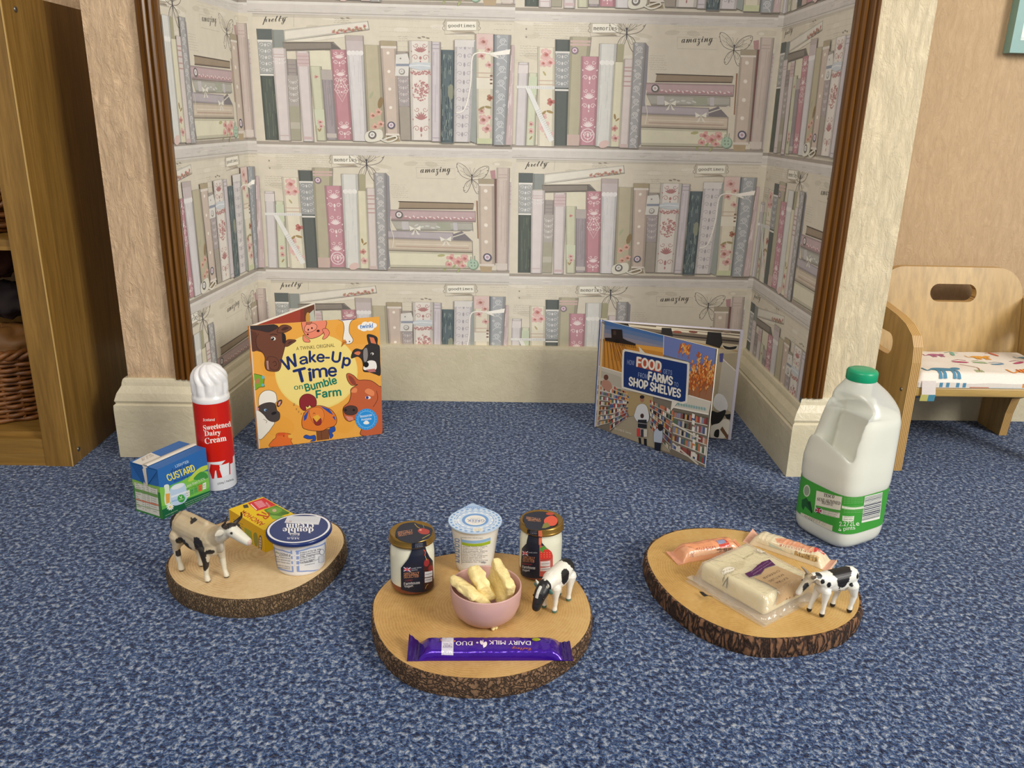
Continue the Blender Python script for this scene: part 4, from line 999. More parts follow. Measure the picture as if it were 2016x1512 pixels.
# ================================================================== BOOKS
def o1(p): return p
W1, H1 = .234, .2345
CA = Art(homog([(75, 262), (1325, 180), (1378, 1330), (148, 1483)], [(0, H1), (W1, H1), (W1, 0), (0, 0)]))
def cover1(A):
    OUT = '#3a2320'
    A.poly([(75, 262), (1325, 180), (1378, 1330), (148, 1483)], '#eba948')
    for x, y, rx, ry in ((300, 560, 120, 200), (1100, 330, 200, 110), (350, 1250, 160, 110), (1000, 1200, 110, 130)): A.ell(x, y, rx, ry, '#e9a440', .2, 16)
    A.ell(722, 712, 402, 370, '#f0d679', 0, 44); A.ell(722, 705, 392, 360, '#f2dc85', 0, 44)
    # horse
    A.blob([(82, 275), (200, 262), (335, 255), (370, 300), (395, 330), (420, 365), (425, 430), (405, 520), (385, 590), (378, 660), (352, 700), (300, 705), (240, 690), (222, 640), (225, 570), (200, 520), (150, 500), (95, 490)], '#6f4433', OUT, 5)
    A.poly([(84, 300), (150, 330), (145, 400), (152, 460), (190, 515), (95, 488)], '#5f382b')
    A.blob([(82, 262), (230, 245), (320, 250), (352, 275), (320, 300), (260, 322), (180, 305), (100, 292)], '#39302f', OUT, 4)
    A.blob([(345, 320), (380, 262), (440, 255), (486, 285), (440, 318), (395, 330)], '#6f4433', OUT, 5); A.blob([(385, 300), (420, 272), (458, 282), (420, 305)], '#4a2c26')
    A.blob([(415, 450), (440, 400), (490, 395), (528, 405), (480, 440), (440, 462)], '#6f4433', OUT, 5); A.poly([(440, 440), (465, 412), (505, 408), (465, 432)], '#4a2c26')
    A.curve([(170, 335), (140, 390), (150, 470), (200, 510)], 4, OUT); A.curve([(240, 600), (262, 560), (330, 570), (360, 620), (350, 680), (300, 690), (262, 650), (270, 600)], 4, OUT)
    A.curve([(300, 620), (325, 605), (335, 640), (310, 650)], 5, '#3b2320'); A.poly([(238, 600), (258, 600), (262, 690), (245, 680)], '#b78b7f')
    A.ell(308, 384, 24, 18, '#e9e3da', .2); A.ell(302, 386, 15, 15, '#1c1717'); A.ell(297, 380, 4, 4, '#ffffff'); A.curve([(275, 350), (310, 340), (350, 350)], 6, OUT)
    A.blob([(395, 330), (425, 350), (428, 420), (400, 428), (392, 370)], '#2c2526')
    # pig
    A.blob([(592, 215), (700, 208), (815, 215), (808, 290), (780, 340), (730, 372), (660, 385), (610, 340), (585, 270)], '#ec8a6e', OUT, 5)
    A.blob([(780, 300), (820, 290), (848, 325), (835, 365), (800, 392), (780, 385), (800, 345)], '#ec8a6e', OUT, 4); A.blob([(600, 350), (630, 380), (655, 395), (660, 420), (610, 418), (592, 390)], '#ec8a6e', OUT, 4)
    A.blob([(608, 290), (630, 250), (690, 238), (728, 262), (715, 300), (660, 325), (618, 320)], '#f09a80', OUT, 4); A.ell(645, 300, 8, 10, '#4c231f'); A.ell(680, 285, 8, 10, '#4c231f'); A.ell(740, 312, 15, 12, '#3c1e1e'); A.ell(640, 345, 10, 8, '#3c1e1e'); A.blob([(625, 245), (640, 218), (680, 222), (660, 250)], '#b4694f', OUT, 3)
    # goose
    A.blob([(935, 200), (1110, 190), (1062, 215), (1040, 260), (1040, 330), (1075, 395), (1060, 430), (1020, 440), (990, 420), (978, 380), (990, 290), (975, 225)], '#f0ebe2', OUT, 4)
    A.poly([(935, 200), (1110, 190), (1080, 205), (975, 214)], '#6a5a86'); A.poly([(962, 468), (970, 410), (1000, 395), (1018, 425), (990, 445)], '#d08435'); A.line([(962, 468), (985, 425), (1015, 420)], 4, OUT); A.ell(1042, 415, 7, 6, '#2a2222')
    # cloud logo
    for x, y, rx, ry in ((1150, 278, 32, 26), (1190, 255, 36, 30), (1240, 250, 32, 26), (1275, 262, 28, 24), (1180, 296, 36, 22), (1235, 290, 40, 22)): A.ell(x, y, rx, ry, '#f3f1ea')
    A.text('twinkl', (1142, 292), (1265, 284), 44, '#2f74bf', 'sans', .02)
    # dog
    A.blob([(1212, 350), (1260, 352), (1308, 380), (1310, 440), (1332, 470), (1338, 600), (1345, 740), (1300, 735), (1240, 715), (1180, 705), (1175, 640), (1160, 590), (1120, 560), (1060, 578), (1075, 510), (1110, 485), (1165, 495), (1200, 455), (1225, 440), (1215, 400)], '#33302f', '#1c1919', 4)
    A.poly([(1232, 372), (1275, 380), (1300, 440), (1250, 430)], '#d97a52'); A.blob([(1088, 530), (1120, 510), (1150, 520), (1130, 548)], '#d97a52'); A.blob([(1178, 500), (1210, 480), (1220, 560), (1200, 620), (1180, 590)], '#8b8683')
    A.blob([(1185, 640), (1230, 600), (1290, 605), (1310, 650), (1300, 690), (1240, 700), (1180, 690)], '#efebe3', '#222', 4); A.ell(1205, 640, 26, 28, '#1b1918'); A.poly([(1200, 690), (1290, 680), (1300, 712), (1240, 715)], '#b5706e'); A.ell(1262, 535, 15, 12, '#f1ede5'); A.ell(1258, 537, 8, 9, '#1b1918')
    # red calf
    A.blob([(1125, 835), (1070, 845), (1030, 800), (1015, 740), (1040, 725), (1090, 750), (1130, 790), (1190, 790), (1260, 800), (1330, 850), (1362, 900), (1374, 1325), (1165, 1345), (1180, 1250), (1150, 1195), (1090, 1190), (1050, 1205), (1008, 1180), (985, 1120), (990, 1060), (1040, 1010), (1060, 940), (1060, 880)], '#c2613a', OUT, 5)
    A.blob([(1045, 790), (1035, 745), (1080, 770), (1110, 830), (1075, 832)], '#8f4433'); A.blob([(990, 1075), (1050, 1045), (1115, 1060), (1125, 1110), (1080, 1140), (1010, 1130)], '#4f3a35', OUT, 4); A.ell(1010, 1090, 12, 14, '#2a1d1c'); A.ell(1090, 1090, 12, 12, '#2a1d1c')
    A.blob([(1060, 910), (1090, 870), (1120, 880), (1112, 915)], '#e58a5a'); A.blob([(1195, 900), (1230, 875), (1285, 905), (1280, 950), (1220, 930)], '#e58a5a'); A.ell(1228, 966, 27, 16, '#f0e7e0'); A.ell(1220, 966, 14, 15, '#3b3f86'); A.curve([(1310, 900), (1322, 980), (1280, 1060)], 4, OUT); A.poly([(1010, 1150), (1080, 1160), (1090, 1190), (1040, 1200)], '#d98b76')
    # frog
    A.blob([(108, 740), (150, 735), (190, 745), (215, 770), (210, 820), (215, 855), (170, 860), (118, 882)], '#7ba832', OUT, 4); A.ell(203, 762, 15, 17, '#66b8c4'); A.ell(200, 838, 15, 14, '#66b8c4'); A.ell(150, 800, 14, 32, '#c9785f', .1); A.poly([(108, 760), (125, 800), (118, 850), (110, 850)], '#d8c84a')
    # sheep
    A.blob([(130, 1110), (180, 1110), (240, 1160), (310, 1210), (285, 1260), (240, 1320), (152, 1380)], '#efe9db', OUT, 4)
    A.blob([(160, 1050), (160, 960), (200, 905), (260, 890), (320, 915), (335, 970), (320, 1020), (200, 1050)], '#f1ecdf', OUT, 4)
    A.blob([(150, 1060), (200, 1025), (270, 1012), (320, 1030), (335, 1090), (362, 1120), (358, 1180), (310, 1208), (250, 1190), (210, 1140), (170, 1100)], '#4b4340', OUT, 4)
    A.blob([(335, 1045), (345, 1000), (380, 985), (385, 1015), (355, 1055)], '#4b4340', OUT, 3); A.poly([(345, 1040), (355, 1005), (378, 1000), (360, 1045)], '#e59a8c'); A.poly([(132, 1055), (160, 1070), (150, 1095), (132, 1090)], '#e59a8c')
    A.ell(222, 1088, 15, 13, '#9cc3e0'); A.ell(228, 1090, 8, 9, '#28406a'); A.ell(305, 1120, 28, 15, '#221e1d', -.3); A.curve([(200, 1180), (235, 1200), (225, 1220)], 3, OUT)
    # rooster on a post
    A.poly([(720, 1300), (845, 1280), (852, 1385), (728, 1402)], '#7a4a2c'); A.line([(770, 1300), (778, 1392)], 5, '#5a331f')
    A.blob([(850, 1280), (900, 1255), (910, 1300), (880, 1320), (890, 1350), (862, 1380), (850, 1330)], '#2e4fa0', OUT, 3); A.blob([(595, 1365), (620, 1340), (660, 1352), (710, 1345), (715, 1400), (660, 1408), (690, 1385), (640, 1385)], '#2e4fa0', OUT, 3)
    A.blob([(585, 1260), (580, 1190), (610, 1110), (680, 1060), (760, 1045), (850, 1075), (905, 1130), (925, 1200), (900, 1250), (840, 1270), (780, 1300), (700, 1300), (620, 1285)], '#df7a2c', OUT, 5)
    A.poly([(600, 1200), (600, 1150), (650, 1085), (625, 1180)], '#2e4fa0'); A.poly([(760, 1048), (850, 1080), (890, 1140), (850, 1120), (800, 1080)], '#2e4fa0'); A.poly([(900, 1150), (915, 1200), (880, 1160)], '#2e4fa0')
    A.blob([(655, 1130), (660, 1080), (720, 1060), (780, 1080), (800, 1150), (770, 1220), (700, 1225)], '#e6853a', '#7a3a20', 3)
    A.blob([(690, 1170), (730, 1150), (770, 1180), (765, 1235), (715, 1240)], '#8e2f2c', OUT, 3); A.poly([(685, 1160), (735, 1135), (765, 1165), (725, 1210)], '#e8b03c'); A.curve([(690, 1130), (700, 1118), (712, 1130)], 4, OUT)
    A.blob([(560, 1050), (560, 980), (600, 935), (660, 930), (715, 970), (722, 1040), (680, 1060), (655, 1040), (640, 1060), (618, 1050), (620, 1090), (590, 1090)], '#8e2b30', OUT, 4)
    A.blob([(262, 1462), (285, 1400), (320, 1370), (330, 1330), (380, 1318), (440, 1325), (490, 1345), (440, 1350), (480, 1372), (470, 1400), (490, 1440), (490, 1445)], '#e2702e', OUT, 4); A.poly([(325, 1350), (360, 1315), (430, 1320), (400, 1345)], '#d95a28'); A.poly([(440, 1345), (490, 1330), (488, 1375), (448, 1372)], '#eab14a'); A.ell(400, 1352, 7, 5, OUT)
    A.rect(140, 1340, 152, 1482, '#2a6fb0')
    for i, (x, y, q) in enumerate(((505, 1035, 20), (528, 1080, 16), (550, 1108, 15), (575, 1128, 13), (598, 1120, 10))): A.text('z', (x-q*.5, y+q*.5), (x+q*.5, y+q*.4), q, '#4a4030', 'inter')
    # badge
    A.ell(1215, 1184, 108, 108, '#2f93dc', 0, 36); A.ring(1215, 1184, 82, 85, '#a8d6f5', 36); A.ell(1215, 1220, 30, 15, '#f3f1ea'); A.ell(1215, 1210, 20, 14, '#f3f1ea')
    A.text('Resources', (1155, 1168), (1270, 1150), 24, '#eef4f8', 'inter', .02); A.text('Available', (1165, 1198), (1265, 1186), 22, '#eef4f8', 'inter', .02)
    for i in range(22):
        a = 2*math.pi*i/22; A.ell(1215+96*math.cos(a), 1184+96*math.sin(a), 5, 3, '#8fcaf0', a+1.57, 6)
    A.text('A TWINKL ORIGINAL', (530, 500), (900, 466), 34, '#4a3b2c', 'sans', 0)
    N = '#1e2f66'; TL_ = '#127a63'
    for ch, a, b, h in (('W', (418, 700), (560, 640), 118), ('a', (566, 640), (642, 628), 76), ('k', (655, 614), (722, 612), 108), ('e', (726, 612), (800, 614), 78), ('-', (808, 580), (852, 580), 16), ('U', (868, 612), (950, 622), 102), ('p', (968, 672), (1040, 684), 108)): A.text(ch, a, b, h, N, 'sans' if ch == 'k' else 'inter', .045)
    for ch, a, b, h in (('T', (528, 822), (645, 792), 130), ('i', (656, 800), (682, 797), 122), ('m', (690, 770), (832, 756), 88), ('e', (838, 756), (920, 754), 90)): A.text(ch, a, b, h, N, 'inter', .045)
    A.text('on', (508, 888), (592, 880), 40, TL_, 'inter', .03); A.text('Bumble', (622, 904), (926, 824), 74, TL_, 'inter', .04); A.text('Farm', (724, 970), (966, 944), 76, TL_, 'inter', .04)
cover1(CA)
def book(name, label, S, e1, e2, Lf, Lb, H, art, pages_f, pages_b, spine_col, innerA, thick=.0016, back_col='#e9e4da', front_mb_col='#eba948'):
    """book standing open: S spine foot; e1/e2 directions of the two halves"""
    t = thing(name, label, 'book', tuple(S)); S = Vector(S); e1 = Vector(e1).normalized(); e2 = Vector(e2).normalized(); Z = Vector((0, 0, 1))
    n1 = e1.cross(Z).normalized()                    # outward side of the front half
    if n1.y > 0: n1 = -n1
    n2 = e2.cross(Z).normalized()
    if n2.dot(n1) > 0: n2 = -n2                      # away from the front half
    def slab(mb, e, n, L, H0, o0, o1, col, l0=0):
        P = [S+e*l+n*o+Z*z for z in H0 for l, o in ((l0, o0), (L, o0), (L, o1), (l0, o1))]
        for q in ((0, 1, 5, 4), (2, 3, 7, 6), (1, 2, 6, 5), (3, 0, 4, 7), (4, 5, 6, 7), (3, 2, 1, 0)): mb.face([P[i] for i in q], col)
    mb = MB(); slab(mb, e1, n1, Lf, (0, H), -thick, 0, front_mb_col); art.emit(mb, plane(S, e1, Z, n1), 0, (0, 0, Lf, H)); wb(mb, 'front_cover', 'cover', t)
    mb = MB(); slab(mb, e2, n2, Lb, (0, H), -thick, 0, back_col); wb(mb, 'back_cover', 'cover', t, recalc=True)
    mb = MB(); k = .004
    for i in range(3): slab(mb, e1, n1, Lf-.004-i*.0005, (.003, H-.002), -thick-pages_f*(i+1)/3, -thick-pages_f*i/3-.0002, '#e9e4d8', .004)
    wb(mb, 'page_block', 'paper', t, recalc=True)
    mb = MB()
    slab(mb, e2, n2, Lb-.006, (.003, H-.002), -thick-pages_b, -thick-.0002, '#e8e3d6', .004)
    if innerA: innerA.emit(mb, plane(S-n2*(thick+pages_b), e2, Z, -n2), 0, (.004, .003, Lb-.006, H-.002))
    wb(mb, 'page_block', 'paper', t)
    mb = MB(); P0 = S+n1*.0; 
    c0 = [S+n1*0, S+n1*.0+(-e1-e2).normalized()*.0022, S+n2*0]
    mb.grid([[p+Z*z for p in c0] for z in (0, H)], spine_col); mb.cap([p+Z*H for p in c0]+[S+(e1+e2).normalized()*.003+Z*H], spine_col); wb(mb, 'spine', 'cover', t, recalc=False)
    return t, e1, e2, n1, n2
I1 = Art()
I1.rect(0, 0, .21, H1, '#a8402f'); I1.poly([(.12, 0), (.21, 0), (.21, H1), (.155, H1)], '#8d3528'); I1.rect(.166, 0, .205, H1, '#6a3a25'); I1.poly([(.172, H1-.02), (.20, H1-.012), (.205, H1-.06), (.172, H1-.06)], '#c9d0c4'); I1.ell(.178, H1-.025, .008, .012, '#d9a04a')
book('picture_book', 'orange picture book with farm animals on its cover, standing open on the carpet', (-.421, 1.417, .0005), (.219, .084, 0), (.075, .195, 0), W1, .209, H1, CA, .0022, .0022, '#d98f36', I1)

W2, H2 = .267, .2235
CB = Art(homog([(155, 95), (1245, 355), (1120, 1470), (95, 1085)], [(0, H2), (W2, H2), (W2, 0), (0, 0)]))
def cover2(A):
    R = random.Random(5)
    A.poly([(155, 95), (1245, 355), (1120, 1470), (95, 1085)], '#7d7466')
    # harvest field
    def sky(x, y):
        t = min(1, max(0, (y-95-(x-155)*.24)/210)); return mixc('#3f6fae', '#d9a98a', t*.9)
    for i in range(8):
        x0, x1 = 155+i*73, 155+(i+1)*73
        for j in range(6):
            y = lambda x, j: 95+(x-155)*.238+j*38+(x-155)*-.02
            A.quad((x0, y(x0, j)), (x1, y(x1, j)), (x1, y(x1, j+1)), (x0, y(x0, j+1)), sky((x0+x1)/2, y((x0+x1)/2, j)+19))
    A.poly([(138, 270), (260, 285), (470, 320), (745, 350), (735, 430), (520, 420), (370, 400), (360, 590), (125, 525)], '#c98a35')
    A.poly([(470, 320), (745, 352), (738, 395), (500, 355)], '#e0a245')
    for i in range(15): A.line([(150+i*13, 290+i*2), (128+i*21-60*(i < 5)*0, 520+i*5)], 5, '#8a5420' if i % 2 else '#dc9f48')
    for i in range(9): A.line([(250+i*14, 320), (260+i*30, 470+i*4)], 5, '#96602a')
    A.poly([(255, 180), (355, 185), (362, 265), (400, 285), (482, 315), (480, 332), (380, 318), (200, 290), (195, 262), (258, 262)], '#241d1c')
    for i in range(20): A.line([(150+i*17, 268+i*3.5), (158+i*17, 292+i*3.5)], 4, '#33241d')
    A.rect(275, 195, 300, 235, '#4b3a35'); A.ell(310, 290, 26, 20, '#171313')
    # wheat
    A.poly([(742, 238), (1232, 352), (1190, 850), (975, 790), (985, 480), (740, 415)], '#6f7fb8')
    A.poly([(985, 600), (1210, 560), (1190, 850), (975, 790)], '#9a6a4a')
    for i in range(34):
        x = R.uniform(755, 1225) if i < 12 else R.uniform(985, 1215); y0 = (R.uniform(420, 470) if x < 985 else R.uniform(600, 850)); x1 = x+R.uniform(-60, 60); y1 = y0-R.uniform(130, 260)
        if y1 < 250+(x1-742)*.24: y1 = 262+(x1-742)*.24
        x1 = min(1222, max(752, x1)); n = 8
        A.line([(x, y0), (x1, y1)], 4, '#b0602a')
        for k in range(n):
            u = .35+.65*k/n; A.ell(x+(x1-x)*u+(k % 2*2-1)*7, y0+(y1-y0)*u, 8, 17, R.choice(['#dc7d35', '#e39a4e', '#b55a25', '#eab56a']), math.atan2(x1-x, y0-y1)+(k % 2*2-1)*.3, 6)
    A.line([(742, 236), (738, 415)], 5, '#e3ddd2')
    # supermarket
    A.poly([(130, 525), (360, 590), (370, 740), (640, 800), (120, 800)], '#c9c2b2'); A.poly([(975, 790), (1190, 852), (1165, 960), (840, 900)], '#cfc9bb')
    A.line([(130, 524), (360, 590)], 7, '#efeae0'); A.line([(975, 790), (1190, 852)], 8, '#efeae0')
    A.poly([(400, 1000), (470, 985), (600, 1010), (800, 1330), (560, 1255), (245, 1140), (310, 1060)], '#a89c84')
    A.poly([(300, 740), (640, 790), (640, 960), (420, 990), (380, 900)], '#b09a6d')
    pal = ['#a34a42', '#c9bfae', '#4f5f86', '#d0a35c', '#7b3f3a', '#e3ddd0', '#58705a', '#2f2c33', '#c77b5a', '#8a8fa8']
    def shelves(P, nr, nc, seed):
        q = random.Random(seed)
        L = lambda a, b: tuple((P[0][k]*(1-a)+P[1][k]*a)*(1-b)+(P[3][k]*(1-a)+P[2][k]*a)*b for k in (0, 1))
        for r in range(nr):
            for c in range(nc):
                h = q.uniform(.55, .8); A.quad(L(c/nc, (r+.92-h)/nr), L((c+.9)/nc, (r+.92-h)/nr), L((c+.9)/nc, (r+.9)/nr), L(c/nc, (r+.9)/nr), q.choice(pal))
            A.quad(L(0, (r+.9)/nr), L(1, (r+.9)/nr), L(1, (r+1)/nr), L(0, (r+1)/nr), '#d9d3c6')
    shelves([(122, 640), (405, 760), (400, 1010), (100, 1085)], 9, 18, 1); shelves([(240, 720), (420, 800), (400, 1000), (240, 1120)], 8, 10, 5)
    A.poly([(370, 640), (380, 740), (260, 700), (190, 640), (130, 620), (130, 560), (300, 610)], '#b9b2a2'); A.ell(205, 630, 22, 26, '#6b4334'); A.blob([(160, 700), (180, 655), (235, 665), (260, 720), (220, 760)], '#b98a76')
    shelves([(610, 830), (830, 930), (800, 1310), (620, 1100)], 7, 14, 2); shelves([(840, 930), (1160, 985), (1125, 1450), (810, 1290)], 5, 16, 3)
    for i in range(24): A.ell(860+i*12, 870+i*2.2, 5, 18, '#8fb3a8' if i % 2 else '#5f97a0', 0, 6)
    A.line([(830, 900), (1165, 968)], 16, '#e8e3d6'); A.line([(835, 940), (1160, 1000)], 6, '#6b6250')
    for i in range(7): A.poly([(1010, 960+i*60), (1035, 970+i*60), (1030, 1010+i*60), (1005, 1000+i*60)], '#e9e4d8')
    A.line([(825, 1050), (1090, 1200)], 14, '#ddd7ca'); A.line([(820, 1240), (1060, 1440)], 14, '#d6d0c3')
    # shoppers (only clothing and hair)
    A.blob([(470, 960), (490, 900), (520, 875), (560, 875), (590, 910), (605, 1000), (580, 1045), (500, 1040), (465, 990)], '#d7d9da', '#7a7a78', 3); A.ell(538, 830, 20, 30, '#a5745a', 0, 12); A.ell(538, 810, 22, 17, '#2b2322', 0, 12)
    A.rect(500, 1020, 582, 1100, '#26262a'); A.line([(500, 1050), (582, 1060)], 4, '#b9b9b9'); A.ell(540, 985, 17, 22, '#4a3228')
    A.poly([(488, 1090), (590, 1110), (585, 1180), (490, 1165)], '#a5a39c'); A.rect(490, 1100, 522, 1175, '#c9433a'); A.rect(527, 1110, 552, 1180, '#3b3d44'); A.rect(555, 1110, 585, 1180, '#cfcabd')
    A.poly([(500, 1185), (524, 1190), (528, 1250), (505, 1240)], '#1f2024'); A.poly([(550, 1195), (578, 1200), (580, 1275), (552, 1265)], '#1f2024')
    A.blob([(650, 1200), (655, 1130), (690, 1095), (730, 1110), (735, 1180), (720, 1240), (660, 1230)], '#b7c1d0', '#666', 3); A.ell(715, 1090, 26, 34, '#2d2320', 0, 12); A.poly([(660, 1225), (720, 1235), (712, 1312), (658, 1300)], '#1f2230')
    # speech bubble
    A.poly([(510, 338), (575, 405), (520, 400)], '#e3ded1'); A.poly([(880, 850), (820, 845), (805, 945)], '#e3ded1')
    A.blob([(375, 372), (430, 372), (930, 470), (975, 485), (988, 520), (968, 830), (955, 862), (920, 872), (880, 862), (400, 742), (365, 725), (352, 700), (360, 410)], '#e3ded1', None, 3, 3)
    A.blob([(388, 392), (430, 392), (930, 490), (958, 505), (965, 535), (948, 820), (938, 845), (905, 852), (865, 842), (405, 725), (380, 712), (370, 690), (376, 420)], '#16336f', None, 3, 3)
    A.poly([(490, 435), (725, 490), (722, 582), (485, 525)], '#b5553a')
    W = '#ece8dc'; up = lambda k: (-.06*k, -1)
    A.text('FOOD', (492, 526), (718, 570), 92, W, 'inter', .05, up=(.06, -.99))
    A.text('HOW', (405, 506), (470, 516), 44, '#9fb0cf', 'inter', -.005, up=(.06, -.99)); A.text('GETS', (740, 588), (822, 602), 42, '#9fb0cf', 'inter', -.005, up=(.06, -.99))
    A.text('FROM', (505, 624), (592, 640), 44, '#9fb0cf', 'inter', -.005, up=(.06, -.99)); A.text('FARMS', (600, 650), (825, 698), 80, W, 'inter', .05, up=(.06, -.99)); A.text('TO', (840, 706), (880, 714), 40, '#9fb0cf', 'inter', -.005, up=(.06, -.99))
    A.text('SHOP SHELVES', (420, 700), (900, 815), 80, W, 'inter', .05, up=(.06, -.99))
    A.text('by Linda B. Garner', (285, 1115), (440, 1165), 28, '#e9e4d4', 'inter', 0, up=(.06, -.99))
cover2(CB)
I2 = Art(homog([(205, 100), (1480, 195), (1355, 1225), (140, 1100)], [(0, H2), (.27, H2), (.27, 0), (0, 0)]))
def inner2(A):
    A.poly([(205, 100), (1480, 195), (1355, 1225), (140, 1100)], '#b7a98e')
    A.poly([(205, 108), (1475, 200), (1462, 330), (300, 200)], '#6f6254'); A.line([(400, 140), (1470, 262)], 20, '#cfc4ae'); A.line([(420, 190), (1460, 300)], 12, '#2c2622')
    A.line([(860, 270), (1450, 395)], 14, '#a58a5e'); A.line([(700, 160), (1470, 235)], 10, '#ddd3bd')
    A.poly([(370, 130), (450, 130), (470, 175), (380, 160)], '#1d1a19'); A.poly([(750, 168), (835, 172), (850, 250), (745, 232)], '#1d1a19'); A.poly([(1160, 205), (1280, 215), (1290, 310), (1265, 360), (1140, 320)], '#1d1a19')
    A.blob([(1290, 330), (1350, 345), (1420, 338), (1400, 372), (1320, 372)], '#1d1a19', '#cfc4ae', 6)
    for x, c in ((890, '#8b4a3a'), (1030, '#7b4a3f'), (1330, '#8d7a6a')): A.ell(x, 208, 40, 12, c, .1)
    A.poly([(1240, 420), (1450, 400), (1420, 900), (1370, 1200), (1190, 1180)], '#a3977f'); A.poly([(1290, 450), (1430, 600), (1400, 980), (1230, 880)], '#b8b2a6')
    A.line([(1285, 455), (1425, 590)], 8, '#dcd6ca'); A.poly([(1262, 410), (1300, 405), (1290, 490), (1262, 490)], '#4a4a86')
    A.blob([(1200, 880), (1230, 790), (1290, 800), (1330, 880), (1310, 950), (1240, 940)], '#d9d9da'); A.blob([(1185, 950), (1240, 960), (1310, 935), (1300, 990), (1250, 1060), (1185, 1085)], '#141414')
    A.blob([(1180, 1090), (1250, 1060), (1300, 1020), (1350, 1050), (1340, 1150), (1260, 1215), (1180, 1205)], '#ddd8cc'); A.blob([(1205, 1180), (1215, 1130), (1250, 1120), (1245, 1190)], '#161616'); A.poly([(1300, 980), (1380, 970), (1370, 1030), (1320, 1020)], '#161514')
    A.poly([(1280, 1090), (1340, 1190), (1330, 1225), (1260, 1120)], '#6b4a33'); A.line([(1440, 500), (1375, 1190)], 9, '#7a4a26')
inner2(I2)
book('information_book', 'landscape hardback about food and shop shelves, standing open by the right pier', (.2205, 1.5545, .0005), (.1765, -.2005, 0), (.264, -.063, 0), W2, .27, H2, CB, .003, .004, '#3f6fae', I2, .0022, '#c9c6d6', '#e6e2d8')

# ================================================================== GOODS ON THE CARPET AND THE LOG SLICES
TZ = .026                                            # top of the log slices
def crop(ox, oy, k): return lambda p: (ox+p[0]/k, oy+p[1]/k)
def curved_xf(tp, c, Rf, r0):
    """drawing point -> ray -> upright surface of plan radius Rf(angle, z) about c; returns (arc length at r0, z)"""
    def f(p):
        d = ray(*tp(p)); o = Vector((0, 0, CH)); dh = math.hypot(d.x, d.y)
        tc = ((c[0]-o.x)*d.x+(c[1]-o.y)*d.y)/(dh*dh)
        best = None; t0 = tc-.13/dh; prev = None
        def val(t):
            q = o+d*t; dx, dy = q.x-c[0], q.y-c[1]; return math.hypot(dx, dy)-Rf(math.atan2(dy, dx), q.z)
        n = 60; lo = None; t = t0; mn = (1e9, t0)
        for i in range(n+1):
            t = t0+(tc+.02/dh-t0)*i/n; v = val(t)
            if v < mn[0]: mn = (v, t)
            if v <= 0: lo = (t-(tc+.02/dh-t0)/n, t); break
        if lo:
            a, b = lo
            for _ in range(18):
                m = (a+b)/2
                if val(m) > 0: a = m
                else: b = m
            t = b
        else: t = mn[1]
        q = o+d*t; an = math.atan2(q.y-c[1], q.x-c[0]); an0 = math.atan2(-c[1], -c[0])
        da = (an-an0+math.pi) % (2*math.pi)-math.pi
        return (da*r0, q.z)
    return f
def curved_place(c, Rf, r0):
    an0 = math.atan2(-c[1], -c[0])
    def pl(u, v, o=0):
        a = an0+u/r0; r = Rf(a, v)+o
        return Vector((c[0]+r*math.cos(a), c[1]+r*math.sin(a), v))
    return pl
def prof_r(prof):
    def f(z):
        if z <= prof[0][1]: return prof[0][0]
        for (r0, z0), (r1, z1) in zip(prof, prof[1:]):
            if z <= z1: return r0+(r1-r0)*(z-z0)/max(1e-9, z1-z0)
        return prof[-1][0]
    return f

# ------------------------------------------------------------------ spray can of cream
c = (-.4455, 1.2635); r = .0285
t = thing('cream_spray_can', 'red and white spray can of dairy cream with fluted white cap', 'can', (c[0], c[1], 0))
Rc = lambda a, z: r
mb = MB(); mb.lathe([(.0255, .0), (.0275, .0012), (.0285, .004), (.0285, .1525), (.0280, .1538)], 64, c+(0,), '#e3e6ea'); 
A = Art(curved_xf(crop(240, 700, 4.582), c, Rc, r))
u1 = math.pi*r*.97; zb, ztop = .053, .1525
def rawrect(A, u0, v0, u1, v1, col):
    sv = A.xf; A.xf = lambda p: p; A.rect(u0, v0, u1, v1, col); A.xf = sv
rawrect(A, -u1, zb, u1, ztop-.0005, '#c81f12')
for i in range(2): rawrect(A, -.0200, .02, -.0195, .0205, '#c81f12')
for p in ([(800, 980), (890, 985), (880, 1025), (905, 1100), (862, 1105), (850, 1035), (840, 1040), (832, 1110), (815, 1112), (790, 1040)], [(955, 960), (975, 960), (978, 1070), (966, 1072)], [(965, 900), (1000, 870), (1000, 965), (880, 1000)], [(640, 960), (700, 960), (690, 1080), (660, 1090)]): A.poly(p, '#c81f12')
A.poly([(878, 990), (965, 965), (968, 1068), (905, 1100)], '#e3e6ea'); 
W = '#f0ece6'
A.text('Iceland', (733, 592), (836, 590), 24, W, 'inter', .02)
A.text('Sweetened', (738, 680), (985, 640), 50, W, 'serif', .01); A.text('Dairy', (748, 740), (893, 726), 58, W, 'serif', .01); A.text('Cream', (752, 800), (944, 768), 54, W, 'serif', .012)
A.text('250g | 340ml', (866, 1172), (1010, 1128), 26, '#33383d', 'inter', .01)
A.poly([(640, 660), (652, 662), (664, 812), (652, 812)], '#d9cfae')
A.emit(mb, curved_place(c, Rc, r), 0, (-u1, .002, u1, ztop), maxlen=.004, base=1.6e-4)
mb.tube([(c[0]+.0268*math.cos(a), c[1]+.0268*math.sin(a), .0022) for a in [2*math.pi*i/48 for i in range(49)]], .0018, 6, '#c9ccd2', 0, False)
wb(mb, 'can_body', 'gloss', t)
mb = MB(); rows = []; N = 120
